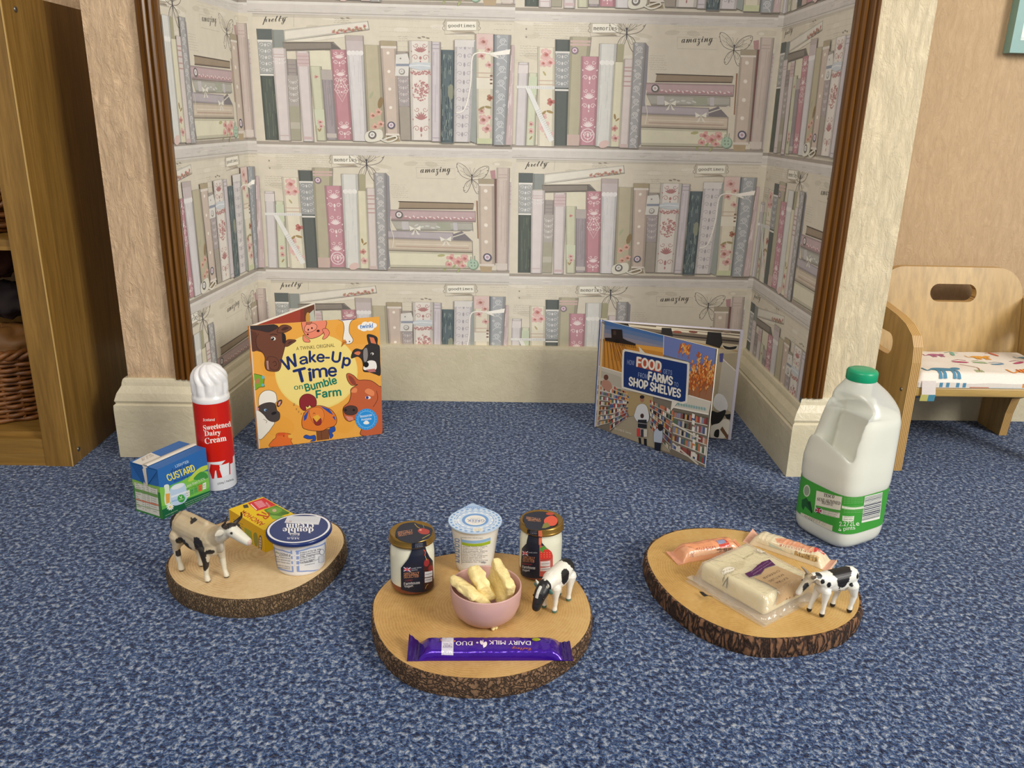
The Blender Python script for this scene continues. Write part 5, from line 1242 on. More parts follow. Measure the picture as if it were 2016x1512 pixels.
for k in range(27):
    z = k/26
    if z < .12: rr = .0292 if z < .10 else .0287; am = 0
    else:
        q = (z-.12)/.88; rr = .0275*math.sqrt(max(0, 1-max(0, (q-.42)/.60)**2.4)); am = .075*min(1, q*5)
    tw = max(0, z-.5)*1.3
    rows.append([(c[0]+rr*(1+am*(abs(math.cos(5*(a+tw)))*2-1.1))*math.cos(a), c[1]+rr*(1+am*(abs(math.cos(5*(a+tw)))*2-1.1))*math.sin(a), .1535+z*.058) for a in [2*math.pi*i/N for i in range(N)]])
mb.grid(rows, (1, 1, 1), 0, True); mb.cap(rows[0], flip=True); mb.cap(rows[-1]); wb(mb, 'fluted_cap', 'white', t)

# ------------------------------------------------------------------ custard carton
Ac, Bc, Cc = Vector((-.543, 1.166, 0)), Vector((-.491, 1.138, 0)), Vector((-.447, 1.223, 0)); Dc = Ac+Cc-Bc; Hc = .083
t = thing('custard_carton', 'small blue and green custard carton standing on the carpet before the spray can', 'carton', (-.495, 1.19, 0))
mb = MB(); Z = Vector((0, 0, 1)); cen = (Ac+Cc)/2
def q4(a, b, z0, z1, o, col):
    mb.face([a+Z*z0, b+Z*z0, b+Z*z1, a+Z*z1], col)
for a, b in ((Ac, Bc), (Bc, Cc), (Cc, Dc), (Dc, Ac)): mb.face([a, b, b+Z*Hc, a+Z*Hc], '#2c68ae')
mb.face([Ac, Dc, Cc, Bc], '#1e6b3a'); mb.face([p+Z*Hc for p in (Ac, Bc, Cc, Dc)], '#2c68ae')
tp3 = [(325, 1025), (745, 845), (797, 1260), (365, 1478)]; Lw = (Cc-Bc).length
A = Art(homog(tp3, [(0, Hc), (Lw, Hc), (Lw, 0), (0, 0)]))
A.poly([(320, 1190), (420, 1170), (600, 1100), (780, 1040), (800, 1262), (365, 1480)], '#5fae4a')
A.blob([(325, 1200), (360, 1180), (430, 1185), (500, 1150), (600, 1090), (690, 1060), (770, 1050), (790, 1180), (600, 1280), (350, 1350)], '#7bbf4a')
A.blob([(590, 1130), (640, 1060), (700, 1010), (768, 990), (772, 1020), (700, 1060), (640, 1120)], '#b9cf4f'); A.blob([(640, 1110), (700, 1050), (750, 1060), (770, 1100), (700, 1120)], '#3f8f3f')
A.poly([(350, 1390), (560, 1300), (798, 1215), (797, 1262), (365, 1480)], '#17603a')
A.poly([(480, 1345), (797, 1225), (797, 1262), (365, 1478)], '#17603a')
A.text('LIGHTER', (485, 1010), (600, 968), 22, '#cfe0ee', 'inter', .01); A.text('CUSTARD', (420, 1130), (658, 1040), 62, '#f2e55a', 'inter', .03); A.text('dairy free', (450, 1066), (622, 1002), 46, '#1d3f7c', 'script', 0); A.text('Sainsburys', (470, 1146), (612, 1092), 28, '#1d3f7c', 'script', 0)
A.blob([(380, 1165), (420, 1158), (425, 1210), (440, 1250), (430, 1330), (390, 1345), (378, 1290), (385, 1215)], '#d8e2d2'); A.poly([(390, 1240), (430, 1235), (425, 1320), (395, 1332)], '#dba24a')
A.blob([(430, 1200), (470, 1160), (550, 1145), (575, 1190), (590, 1260), (560, 1320), (480, 1350), (440, 1330), (435, 1260)], '#b9cfe6'); A.ell(500, 1175, 62, 20, '#dfe6ea', -.35); A.line([(440, 1270), (575, 1225)], 16, '#dfe8ee'); A.line([(445, 1310), (570, 1280)], 12, '#8fb4dc')
A.ell(530, 1285, 33, 37, '#3f9f3f', 0, 20); A.text('V', (518, 1288), (540, 1282), 24, '#eef4e2', 'inter', .03); A.text('vegetarian', (508, 1305), (552, 1292), 10, '#eef4e2', 'inter', .01)
for i in range(10):
    a = i*.628; A.ell(428+22*math.cos(a), 1360+22*math.sin(a), 14, 6, '#eef0ea', a, 7)
A.ell(428, 1360, 9, 9, '#e6cf6a')
A.text('Less than 0.5%', (575, 1190), (745, 1120), 24, '#dfeccf', 'inter', .01); A.text('per 125g serving', (578, 1210), (740, 1150), 14, '#2d6b32', 'inter')
for i, cc in enumerate(('#e3e6da', '#5dab57', '#5dab57', '#e06a3f', '#e3e6da')):
    x, y = 590+i*37, 1248-i*17; A.poly([(x-16, y-28), (x+14, y-40), (x+16, y+18), (x-14, y+30)], cc); A.text(('kJ', 'Fat', 'Sat', 'Sug', 'Salt')[i], (x-10, y-6), (x+10, y-13), 12, '#20402a', 'inter'); A.text(('441', '3.9g', '1.6g', '15g', '0.1g')[i], (x-11, y+16), (x+11, y+8), 12, '#20402a', 'inter')
for i in range(3): A.text('Typical energy values per hundred grams', (560+i*8, 1335-i*0+i*16), (790, 1242+i*16), 9, '#cfe0c8', 'inter')
A.text('Low in fat, ready to serve', (388, 1450), (500, 1398), 12, '#cfe0c8', 'inter')
nrm = (Cc-Bc).cross(Z).normalized(); A.emit(mb, plane(Bc, (Cc-Bc).normalized(), Z, nrm), 0, (0, 0, Lw, Hc))
# end panel with nutrition table
Lw2 = (Bc-Ac).length; A = Art(homog([(80, 950), (325, 1025), (365, 1478), (130, 1400)], [(0, Hc), (Lw2, Hc), (Lw2, 0), (0, 0)]))
A.poly([(98, 1110), (345, 1190), (365, 1478), (130, 1400)], '#3c7f3a'); A.poly([(98, 1110), (200, 1150), (322, 1180), (345, 1180), (350, 1240), (105, 1170)], '#8ab852')
A.poly([(118, 1140), (320, 1205), (335, 1452), (135, 1385)], '#d8d8cc')
A.poly([(122, 1195), (322, 1255), (324, 1285), (125, 1222)], '#6f9f4c'); A.poly([(130, 1290), (328, 1345), (329, 1360), (131, 1303)], '#cf7a5a'); A.line([(134, 1345), (332, 1400)], 6, '#8aa868')
for i in range(12):
    y = 1150+i*19; A.line([(128, y), (150+(i % 3)*12, y+8)], 4, '#77786f'); 
    for x in (185, 225, 262): A.line([(x, y+20), (x+16, y+25)], 4, '#8a8b82')
    A.line([(280, y+45), (310, y+54)], 4, '#8a8b82')
for x in (205, 240): A.line([(x, 1190), (x+12, 1400)], 2, '#77786f')
A.poly([(80, 950), (200, 985), (195, 1160)], '#245a9a'); A.poly([(235, 1005), (325, 1025), (330, 1090), (240, 1130)], '#2560a4')
A.poly([(195, 985), (235, 998), (250, 1040), (228, 1180), (200, 1168), (208, 1050)], '#d3ccc0')
A.emit(mb, plane(Ac, (Bc-Ac).normalized(), Z, (Bc-Ac).cross(Z).normalized()), 0, (0, 0, Lw2, Hc))
A = Art(homog([(80, 950), (325, 1025), (745, 845), (505, 780)], [(0, Lw2*0), (Lw2, 0), (Lw2, Lw), (0, Lw)]))
A.poly([(100, 955), (205, 990), (365, 918), (262, 875)], '#dcd7cc'); A.text('MAY 22 2231', (190, 948), (290, 905), 14, '#6b5a58', 'mono'); A.text('BEST BEFORE', (182, 934), (270, 895), 11, '#8b5a58', 'mono')
A.emit(mb, plane(Ac+Z*Hc, (Bc-Ac).normalized(), (Cc-Bc).normalized(), Z), 0, (0, 0, Lw2, Lw))
o = wb(mb, 'carton_body', 'card', t)
mb = MB(); mid0 = Ac.lerp(Bc, .56); mid1 = Dc.lerp(Cc, .56); e = (mid1-mid0).normalized(); s2 = (Bc-Ac).normalized()
rows = []
for k in range(9):
    p = mid0.lerp(mid1, k/8)+Z*Hc; rows.append([p-s2*.0052+Z*.0006, p-s2*.004+Z*.0022, p+s2*.0045+Z*.0028, p+s2*.0056+Z*.0008])
mb.grid(rows, '#d3ccc0'); mb.cap(rows[0], '#c9c2b6'); mb.cap(rows[-1], '#c9c2b6')
mb.grid([[p+Z*Hc for p in (mid0-s2*.0052-e*.0005, mid0+s2*.0056-e*.0005)], [mid0-s2*.004-e*.0022+Z*(Hc-.006), mid0+s2*.004-e*.0022+Z*(Hc-.006)], [mid0-s2*.002-e*.0012+Z*(Hc-.032), mid0+s2*.0025-e*.0012+Z*(Hc-.032)]], '#cfc8bc')
wb(mb, 'folded_seam', 'card', t, recalc=False)
mb = MB(); mb.face([Ac+Z*(Hc-.002)-e*.0006, mid0-s2*.003-e*.0020+Z*(Hc-.001), mid0-s2*.002-e*.0012+Z*(Hc-.030)], '#235c9f'); mb.face([mid0+s2*.004-e*.0020+Z*(Hc-.001), Bc+Z*(Hc-.002)-e*.0006, mid0+s2*.002-e*.0012+Z*(Hc-.030)], '#2b69b0'); wb(mb, 'folded_ear', 'card', t)

# ------------------------------------------------------------------ milk bottle
mc = (.5425, 1.118)
PHI = math.atan2(-.95, -.30)      # one corner points this way (towards the lens), the handle corner a quarter turn on
MT = [(0, .0500, 0), (.003, .0565, 0), (.010, .0610, 0), (.024, .0630, 0), (.026, .0622, 0), (.090, .0622, 0), (.093, .0636, 0), (.122, .0640, 0), (.150, .0612, .0025), (.172, .0590, .0045), (.190, .0560, .0070), (.206, .0510, .0080), (.220, .0440, .0060), (.232, .0350, .0040), (.240, .0270, .0020), (.246, .0210, 0), (.252, .0190, 0)]
def mtab(z):
    for a, b in zip(MT, MT[1:]):
        if z <= b[0]:
            k = (z-a[0])/(b[0]-a[0]); return a[1]+(b[1]-a[1])*k, a[2]+(b[2]-a[2])*k
    return MT[-1][1], 0
def mR(a, z):
    h, s_ = mtab(z); n = 4.0 if z < .15 else 4.0-1.9*min(1, (z-.15)/.09)
    k = 2**(.5-1/n); q = a-PHI-math.pi/4
    side = h/k; return side/((abs(math.cos(q))**n+abs(math.sin(q))**n)**(1/n))
HD = Vector((math.cos(PHI-math.pi/2), math.sin(PHI-math.pi/2), 0))     # handle corner (left in the photo)
t = thing('milk_bottle', 'large plastic milk bottle with green cap and green label, standing on the carpet', 'bottle', (mc[0], mc[1], 0))
mb = MB(); rows = []; N = 96
zs = [0]
while zs[-1] < .252: zs.append(min(.252, zs[-1]+.003))
for z in zs:
    sft = mtab(z)[1]
    rows.append([(mc[0]-HD.x*sft+mR(a, z)*math.cos(a), mc[1]-HD.y*sft+mR(a, z)*math.sin(a), z) for a in [2*math.pi*i/N for i in range(N)]])
mb.grid(rows, (1, 1, 1), 0, True); mb.cap(rows[0], flip=True); mb.cap(rows[-1])
body = mb.build('polythene_shell', 'hdpe')
# grip opening: a slanted rounded tunnel behind the handle corner
def cutter():
    m = MB(); D = Vector((-.34, .94, 0)).normalized(); S = Vector((D.y, -D.x, 0)); base = Vector((mc[0], mc[1], 0))+HD*.048
    prof = catmull([(-.012, .165), (-.013, .190), (-.011, .212), (.000, .227), (.012, .226), (.021, .210), (.025, .185), (.024, .160), (.019, .138), (.010, .136), (-.002, .148)], 5, True)
    rws = []
    for k in range(9):
        u = -.075+.15*k/8; f = 1+.16*abs(u/.075)**2
        cx, cz = .006, .185
        rws.append([base+D*u+S*(cx+(x-cx)*f)+Vector((0, 0, cz+(z-cz)*f)) for x, z in prof])
    m.grid(rws, (1, 1, 1), 0, True, True); m.cap(rws[0], flip=True); m.cap(rws[-1]); return m.build('cutter', 'hdpe', recalc=True)
cut = cutter()
def settle(o, mods):
    for ty, kw in mods:
        m = o.modifiers.new(ty, ty)
        for k, v in kw.items(): setattr(m, k, v)
    me = evalmesh(o); o.modifiers.clear(); o.data = me
    for p in me.polygons: p.use_smooth = True
    return o
settle(body, [('BOOLEAN', dict(operation='DIFFERENCE', object=cut, solver='EXACT'))])
bars = MB(); BP = [tuple(WY(1540+a/3.877, 700+b/3.877, yy)) for a, b, yy in ((545, 235, 1.116), (478, 285, 1.122), (415, 360, 1.127), (372, 450, 1.131), (345, 540, 1.133), (316, 625, 1.133), (292, 700, 1.133), (305, 790, 1.128))]
bars.tube(catmull(BP, 5), lambda u: .0122+.0050*max(0, u-.4)/.6+.003*max(0, .2-u)/.2, 16); bo = bars.build('grip', 'hdpe', recalc=True)
bm = bmesh.new(); bm.from_mesh(body.data); bm.from_mesh(bo.data); bm.to_mesh(body.data); bm.free(); bpy.data.objects.remove(bo)
settle(body, [('REMESH', dict(mode='VOXEL', voxel_size=.0015, use_smooth_shade=True)), ('SMOOTH', dict(factor=.7, iterations=45))])
bpy.data.objects.remove(cut)
body.data.materials.clear(); body.data.materials.append(MAT['hdpe'])
inv = Matrix.Translation((-mc[0], -mc[1], 0)); body.data.transform(inv)
bm = bmesh.new(); bm.from_mesh(body.data); bm.normal_update()
for v in bm.verts: v.co -= v.normal*.0011
g = bm.verts[:]+bm.edges[:]+bm.faces[:]
r_ = bmesh.ops.bisect_plane(bm, geom=g, plane_co=(0, 0, .200), plane_no=(0, 0, 1), clear_outer=True)
bmesh.ops.holes_fill(bm, edges=[e for e in bm.edges if e.is_boundary], sides=0)
me = bpy.data.meshes.new('milk'); bm.to_mesh(me); bm.free()
for p in me.polygons: p.use_smooth = True
me.materials.append(MAT['milk']); o = bpy.data.objects.new('milk', me); COL.objects.link(o); o.parent = t
body.parent = t
mb = MB()
mb.lathe([(.0212, .2475), (.0215, .2485), (.0215, .2590), (.0205, .2615), (.0175, .2630), (.001, .2632)], 72, mc+(0,), rf=lambda a, z: 1+(.012*math.cos(36*a) if .248 < z < .2595 else 0))
wb(mb, 'screw_cap', 'green_cap', t)
lc = Vector((mc[0], mc[1])); Rl = lambda a, z: mR(a, z)+.0004; r0 = .062
mb = MB(); an0 = math.atan2(-mc[1], -mc[0]); N = 128; zt, zb_ = .0885, .0285
rows = [[(mc[0]+Rl(a, .05)*math.cos(a), mc[1]+Rl(a, .05)*math.sin(a), z) for a in [2*math.pi*i/N for i in range(N)]] for z in (zb_, zt)]
mb.grid(rows, '#3f9a36', 0, True)
A = Art(curved_xf(crop(1540, 700, 3.877), mc, lambda a, z: Rl(a, .05), r0))
A.ell(188, 1032, 26, 46, '#cfd8c4', .0, 18); A.ell(188, 1032, 20, 37, '#8f9f8a', 0, 16)
A.poly([(150, 1100), (185, 1085), (215, 1130), (232, 1200), (205, 1180), (175, 1150), (160, 1180), (148, 1150)], '#1d5a2a'); A.poly([(190, 1120), (215, 1110), (232, 1195), (222, 1205)], '#173f22')
A.poly([(262, 1030), (458, 1078), (436, 1240), (245, 1192)], '#dfdccc')
A.text('TESCO', (315, 1076), (395, 1092), 26, '#2b2b2b', 'serif', .02); A.text('SEMI SKIMMED', (264, 1106), (442, 1142), 26, '#2b2b2b', 'serif', 0); A.text('MILK LESS FAT', (300, 1130), (386, 1150), 22, '#2b2b2b', 'serif', 0)
A.poly([(258, 1142), (444, 1180), (441, 1200), (256, 1162)], '#4f9f45'); A.poly([(256, 1158), (302, 1168), (298, 1206), (252, 1196)], '#2f3566'); A.line([(256, 1160), (300, 1205)], 7, '#d9c9cc'); A.line([(302, 1170), (254, 1196)], 7, '#d9c9cc'); A.line([(279, 1162), (275, 1202)], 9, '#b5323c'); A.line([(254, 1178), (300, 1188)], 8, '#b5323c')
for i in range(3): A.text('British milk from farms', (310, 1182+i*13), (430-i*12, 1208+i*12), 8, '#6b6b62', 'inter')
A.poly([(142, 1196), (160, 1205), (385, 1298), (380, 1348), (140, 1252)], '#d9d3bd'); A.text('20 MAY', (162, 1248), (244, 1274), 30, '#55524a', 'inter', .0); A.text('USE BY 13:17', (250, 1268), (330, 1300), 26, '#8f8a7c', 'mono', 0)
A.poly([(455, 1145), (620, 1150), (620, 1165), (455, 1165)], '#dfe3d0')
for i in range(11):
    if i != 5: A.text('per 100ml semi skimmed milk', (470, 1082+i*12), (615, 1078+i*12), 6, '#a9d09a', 'inter')
A.poly([(460, 1222), (550, 1224), (545, 1262), (458, 1260)], '#dfe3d0'); A.text('widely recycled', (468, 1238), (540, 1238), 10, '#3d4a3a', 'inter'); A.text('Plastic bottle', (468, 1254), (538, 1254), 10, '#3d4a3a', 'inter')
A.text('2.272L', (436, 1302), (556, 1298), 34, '#eef2e2', 'inter', .01); A.text('e', (566, 1300), (590, 1296), 24, '#eef2e2', 'sans'); A.text('4 pints', (430, 1348), (558, 1332), 34, '#eef2e2', 'inter', .01)
A.poly([(630, 1076), (765, 1042), (742, 1244), (604, 1276)], '#e6e8de')
R = random.Random(2); y = 1084
while y < 1262:
    w_ = R.choice((3, 4, 6, 8)); A.line([(632-(y-1076)*.13, y), (764-(y-1076)*.13, y-34)], w_, '#3b3f52'); y += w_+R.choice((4, 5, 7))
A.emit(mb, curved_place(mc, lambda a, z: Rl(a, .05), r0), 0, (-.2, zb_, .2, zt), maxlen=.005, base=1.5e-4)
wb(mb, 'wraparound_label', 'card', t)

# ------------------------------------------------------------------ log slices
def slice_mat(name, cx, cy, c1, c2, c3):
    s = NT(name); tcn = s.n('ShaderNodeTexCoord'); mp = s.n('ShaderNodeMapping'); mp.inputs['Location'].default_value = (-cx, -cy, 0)
    s.l(tcn.outputs['Object'], mp.inputs[0]); v = mp.outputs[0]
    nz = s.n('ShaderNodeTexNoise'); nz.inputs['Scale'].default_value = 9; nz.inputs['Detail'].default_value = 3; s.l(v, nz.inputs['Vector'])
    ln = s.n('ShaderNodeVectorMath', operation='LENGTH'); s.l(v, ln.inputs[0])
    r = s.math('ADD', ln.outputs['Value'], s.math('MULTIPLY', nz.outputs['Fac'], .034))
    rings = s.math('SINE', s.math('MULTIPLY', r, 1900)); fine = s.noise(v, 160, 4, .7); big = s.noise(v, 12, 4, .6)
    w_ = s.math('ADD', s.math('MULTIPLY', rings, .075), s.math('ADD', s.math('MULTIPLY', big, 1.0), s.math('MULTIPLY', fine, .45)))
    s.l(s.ramp(w_, [(.30, c1), (.68, c2), (.98, c3)]), s.b.inputs['Base Color']); s.b.inputs['Roughness'].default_value = .5
    s.bump(s.math('ADD', fine, s.math('MULTIPLY', rings, .06)), .15, .0006); return s.m
def bark_mat(name, c1, c2, c3, sc_, st=(1, 1, 1)):
    s = NT(name); v = s.coord(st); vo = s.n('ShaderNodeTexVoronoi', feature='DISTANCE_TO_EDGE'); vo.inputs['Scale'].default_value = sc_
    nn = s.n('ShaderNodeTexNoise'); nn.inputs['Scale'].default_value = sc_*.6; nn.inputs['Detail'].default_value = 4; s.l(v, nn.inputs['Vector'])
    ad = s.n('ShaderNodeMix', data_type='RGBA', blend_type='LINEAR_LIGHT'); ad.inputs[0].default_value = .011; s.l(v, ad.inputs[6]); s.l(nn.outputs['Color'], ad.inputs[7]); s.l(ad.outputs[2], vo.inputs['Vector'])
    n2 = s.noise(v, sc_*2, 5, .7)
    k = s.math('ADD', s.math('MINIMUM', s.math('MULTIPLY', vo.outputs['Distance'], 2.8), .62), s.math('MULTIPLY', n2, .42))
    s.l(s.ramp(k, [(.16, c1), (.52, c2), (.95, c3)]), s.b.inputs['Base Color']); s.b.inputs['Roughness'].default_value = .9
    s.bump(k, 1.0, .0035); return s.m
def log_slice(name, label, pts, pith, smat, bmat, seed, amp, H=TZ, bark_t=.0035, fq=(60, 30)):
    C = Vector((sum(p[0] for p in pts)/len(pts), sum(p[1] for p in pts)/len(pts))); t = thing(name, label, 'log slice', (C.x, C.y, 0))
    P = catmull(pts, 26, True); n = len(P); mb = MB(); rows = []
    nr = 12; prof = []
    for k in range(nr+1): z = k/nr; prof.append(z)
    for z in prof:
        row = []
        for i, p in enumerate(P):
            d = Vector(p)-C; ang = math.atan2(d.y, d.x); e = .0012*math.sin(z*math.pi)+amp*(noise.noise(Vector((p[0]*fq[0]*2.2, p[1]*fq[0]*2.2, z*fq[1]*.02+seed)))+.6*noise.noise(Vector((p[0]*fq[0]*6, p[1]*fq[0]*6, z*fq[1]*.12+seed))))
            if z in (0, 1): e = min(e, .0)-.0006
            q = C+d*(1-(.0 if z > .5 else .0))+d.normalized()*(e-.0006)
            row.append((q.x, q.y, z*H))
        rows.append(row)
    mb.grid(rows, (1, 1, 1), 0, True, True)
    inner = [(C+(Vector(p)-C)*(1-bark_t/(Vector(p)-C).length)) for p in P]
    mb.grid([rows[-1], [(q.x, q.y, H) for q in inner]], (1, 1, 1), 0, True, False); mb.cap([Vector(p) for p in rows[0]], flip=True)
    wb(mb, 'bark', bmat, t)
    mb = MB(); rs = [[(C.x+(q.x-C.x)*f, C.y+(q.y-C.y)*f, H+.0002) for q in inner] for f in (1, .75, .5, .25)]
    mb.grid(rs, (1, 1, 1), 0, True, True); mb.cap(rs[-1]); mb.grid([[(q.x, q.y, H-.003) for q in inner], rs[0]], (1, 1, 1), 0, True, False)
    wb(mb, 'sawn_face', smat, t)
    return t
MAT['s1'] = slice_mat('pale_sawn_wood', .00, -.005, '#a88256', '#ccaf82', '#dcc69c'); MAT['s2'] = slice_mat('tan_sawn_wood', .01, .0, '#96703c', '#bb9459', '#cba86f'); MAT['s3'] = slice_mat('golden_sawn_wood', -.02, .02, '#98733a', '#bd9656', '#ccaa6e')
MAT['b1'] = bark_mat('thin_bark', '#3a2c1e', '#6e573b', '#94795a', 240, (1, 1, .45)); MAT['b2'] = bark_mat('cracked_bark', '#1c130c', '#6b4f38', '#8f6f52', 150); MAT['b3'] = bark_mat('ridged_bark', '#150e0a', '#4a3122', '#8d6547', 120, (1, 1, .35))
log_slice('log_slice', 'pale thin-barked log slice on the left, under the tan cow and the cream pot', [(-.421, .968), (-.417, 1.02), (-.394, 1.072), (-.352, 1.103), (-.298, 1.114), (-.250, 1.102), (-.212, 1.075), (-.194, 1.03), (-.197, .985), (-.213, .938), (-.243, .900), (-.290, .880), (-.345, .888), (-.392, .917)], 0, 's1', 'b1', 1, .0009)
log_slice('log_slice', 'middle log slice with dark cracked bark, under the jars and the pink bowl', [(-.137, .878), (-.126, .925), (-.100, .966), (-.062, .992), (-.012, 1.003), (.045, .996), (.098, .968), (.124, .925), (.133, .870), (.124, .822), (.098, .782), (.055, .748), (.005, .734), (-.052, .741), (-.095, .767), (-.124, .815)], 0, 's2', 'b2', 5, .0013, bark_t=.0022)
log_slice('log_slice', 'big log slice with thick ridged bark on the right, under the cheese packs', [(.221, .950), (.223, 1.005), (.248, 1.048), (.292, 1.075), (.352, 1.079), (.405, 1.060), (.450, 1.012), (.478, .958), (.484, .905), (.462, .858), (.420, .824), (.365, .808), (.312, .810), (.266, .842), (.235, .893)], 0, 's3', 'b3', 9, .0020, bark_t=.0040)

# ------------------------------------------------------------------ double cream pot
c = (-.2425, .9655); prof = [(.0290, 0), (.0305, .0015), (.0312, .004), (.0345, .040), (.0352, .0455), (.0372, .0462), (.0378, .0530)]
t = thing('cream_pot', 'round pot of double cream with navy lid on the pale log slice', 'pot', (c[0], c[1], TZ+.0003))
pz = [(r, z+TZ+.0003) for r, z in prof]; RF_ = prof_r(pz); Rp = lambda a, z: RF_(z)
mb = MB(); mb.lathe(pz, 72, c+(0,), '#e8e8ea')
A = Art(curved_xf(crop(310, 960, 5.169), c, Rp, .033))
B_ = '#8a9fd2'; I_ = '#4d5261'
for x0, y0, x1, y1 in ((1175, 585, 1368, 655), (1405, 640, 1710, 545)):
    A.line([(x0, y0+10), (x0+(x1-x0)*.5, (y0+y1)/2+18), (x1, y1+10)], 12, B_)
A.line([(1362, 640), (1378, 850)], 15, B_); A.line([(1425, 640), (1432, 850)], 26, B_); A.line([(1225, 810), (1290, 838), (1385, 855)], 12, B_); A.line([(1420, 850), (1520, 848), (1700, 790)], 12, B_); A.line([(1185, 600), (1215, 800)], 10, B_); A.line([(1705, 560), (1712, 790)], 10, B_)
for y in (685, 735, 785): A.line([(1355, y), (1395, y+4)], 20, '#e8e8ea'); A.line([(1400, y+5), (1450, y+2)], 16, '#e8e8ea')
A.text('150ml e', (1240, 690), (1350, 705), 30, I_, 'inter', .01); A.text('Serve', (1200, 660), (1232, 676), 20, '#5f8a3f', 'inter', .01)
for i, y in enumerate((715, 740, 765, 800, 820)): A.text(('Keep refrigerated and', 'once opened eat', 'within three days', 'Suitable for freezing', 'by best before')[i], (1205, y-8), (1350, y+14), 15, I_, 'inter')
for i in range(6): A.text(('Produce of the UK. Milk', 'double cream from cows', 'milk. Pasteurised', 'Contains milk, for', 'allergens see bold', 'Made in Britain')[i], (1450, 672+i*20), (1665-(i > 2)*60, 632+i*20), 16, I_, 'inter')
A.ell(1672, 655, 26, 32, '#8d93a5'); A.ell(1672, 655, 20, 26, '#e8e8ea'); A.line([(1460, 770), (1640, 725)], 3, I_); A.text('find us online', (1500, 765), (1580, 748), 14, I_, 'inter', .01); A.text('freephone', (1500, 795), (1600, 775), 12, I_, 'inter', .01)
A.rect(1640, 700, 1690, 760, '#d4d6dd'); A.line([(1640, 700), (1692, 692), (1692, 752), (1640, 762), (1640, 700)], 3, '#8d93a5')
A.emit(mb, curved_place(c, Rp, .033), 0, (-.09, TZ+.003, .09, TZ+.047), maxlen=.004, base=1.8e-4)
wb(mb, 'pot_body', 'plastic', t)
lz = TZ+.0533; mb = MB()
mb.lathe([(.0385, -.004), (.0415, -.0045), (.0422, -.003), (.0422, -.0005), (.0415, .0008), (.0375, .0010), (.0370, -.0002)], 72, (c[0], c[1], lz), '#1d2f66', cap0=True, cap1=True)
A = Art(lambda p: (lambda q: (q.x, q.y))(G(310+p[0]/5.169, 960+p[1]/5.169, lz+.001)))
def disc(A, cx, cy, r, col, n=48):
    sv = A.xf; A.xf = lambda p: p; A.ell(cx, cy, r, r, col, 0, n); A.xf = sv
disc(A, c[0], c[1], .0400, '#e3e4e8'); disc(A, c[0], c[1], .0372, '#24386f'); 
A.poly([(1325, 290), (1668, 292), (1640, 378), (1292, 358)], '#cfd2d8'); A.text('1.00', (1312, 352), (1365, 354), 20, '#b5504a', 'mono'); 
for i in range(3): A.line([(1340+i*4, 305+i*16), (1640-i*4, 308+i*17)], 3, '#b9bdc8')
A.text('cream', (1590, 368), (1308, 366), 44, '#e6e6ea', 'serif', .02); A.text('double', (1588, 412), (1275, 410), 52, '#e6e6ea', 'serif', .02); A.text('British', (1448, 464), (1340, 462), 24, '#e6e6ea', 'serif', .01); A.text('M&S', (1445, 506), (1320, 506), 22, '#c9cddb', 'serif', .0); A.text('est 1884', (1438, 490), (1352, 490), 8, '#c9cddb', 'inter')
A.emit(mb, lambda u, v, o: (u, v, lz+.0010+o), 0); wb(mb, 'lid', 'gloss', t)

# ------------------------------------------------------------------ butter box
BA, BB_, BD = Vector((-.3625, 1.056, TZ+.0003)), Vector((-.2975, .9955, TZ+.0003)), None
ex = (BB_-BA).normalized(); ey = Vector((-ex.y, ex.x, 0)); Lx, Ly, Hb = .089, .055, .034
t = thing('butter_box', 'yellow box of butter lying behind the double cream pot', 'box', tuple(BA+ex*Lx/2+ey*Ly/2))
mb = MB(); P = [BA, BA+ex*Lx, BA+ex*Lx+ey*Ly, BA+ey*Ly]
for a, b in zip(P, P[1:]+P[:1]): mb.face([a, b, b+Z*Hb, a+Z*Hb], '#e0b912')
mb.face(P[::-1], '#e0b912'); mb.face([p+Z*Hb for p in P], '#e2bf14')
A = Art(lambda p: (lambda q: ((q-BA).dot(ex), (q-BA).dot(ey)))(G(310+p[0]/5.169, 960+p[1]/5.169, TZ+Hb)))
A.poly([(920, 160), (1080, 105), (1210, 180), (1010, 240)], '#cc2a33'); A.poly([(975, 150), (1060, 130), (1120, 190), (1030, 215)], '#d9566a')
for i in range(5): A.line([(985+i*12, 158+i*12), (1060+i*10, 138+i*11)], 3, '#ecdfe0')
A.text('25% extra', (1150, 190), (1110, 150), 20, '#eee2e0', 'inter'); A.line([(950, 170), (1010, 228)], 10, '#ecdfd8')
A.poly([(1082, 228), (1210, 182), (1350, 258), (1180, 325)], '#4e7f2c'); A.blob([(1110, 235), (1200, 200), (1270, 230), (1200, 270)], '#6d9c3c'); A.ell(1190, 235, 22, 16, '#c7ab8c'); A.ell(1300, 262, 40, 14, '#3a6a24'); A.poly([(1140, 280), (1300, 300), (1240, 330), (1170, 322)], '#7fae45')
A.poly([(870, 182), (915, 172), (930, 205), (880, 212)], '#3a3a36')
A.text('ANCHOR', (1090, 402), (848, 222), 48, '#b5331f', 'inter', .03, up=(.78, .40)) if False else A.text('ANCHOR', (1098, 368), (880, 232), 62, '#b5331f', 'inter', .03, up=(-.72, .46))
A.line([(1010, 275), (1130, 300)], 12, '#b5331f'); A.curve([(1120, 250), (1135, 290), (1100, 320), (1075, 300)], 10, '#b5331f'); A.line([(1060, 250), (1110, 275)], 10, '#b5331f'); A.ell(1025, 278, 14, 10, '#b5331f')
A.emit(mb, plane(BA+Z*Hb, ex, ey, Z), 0, (.0005, .0005, Lx-.0005, Ly-.0005))
A = Art(homog([(735, 258), (1085, 455), (1085, 668), (740, 410)], [(0, Hb), (Lx, Hb), (Lx, 0), (0, 0)]))
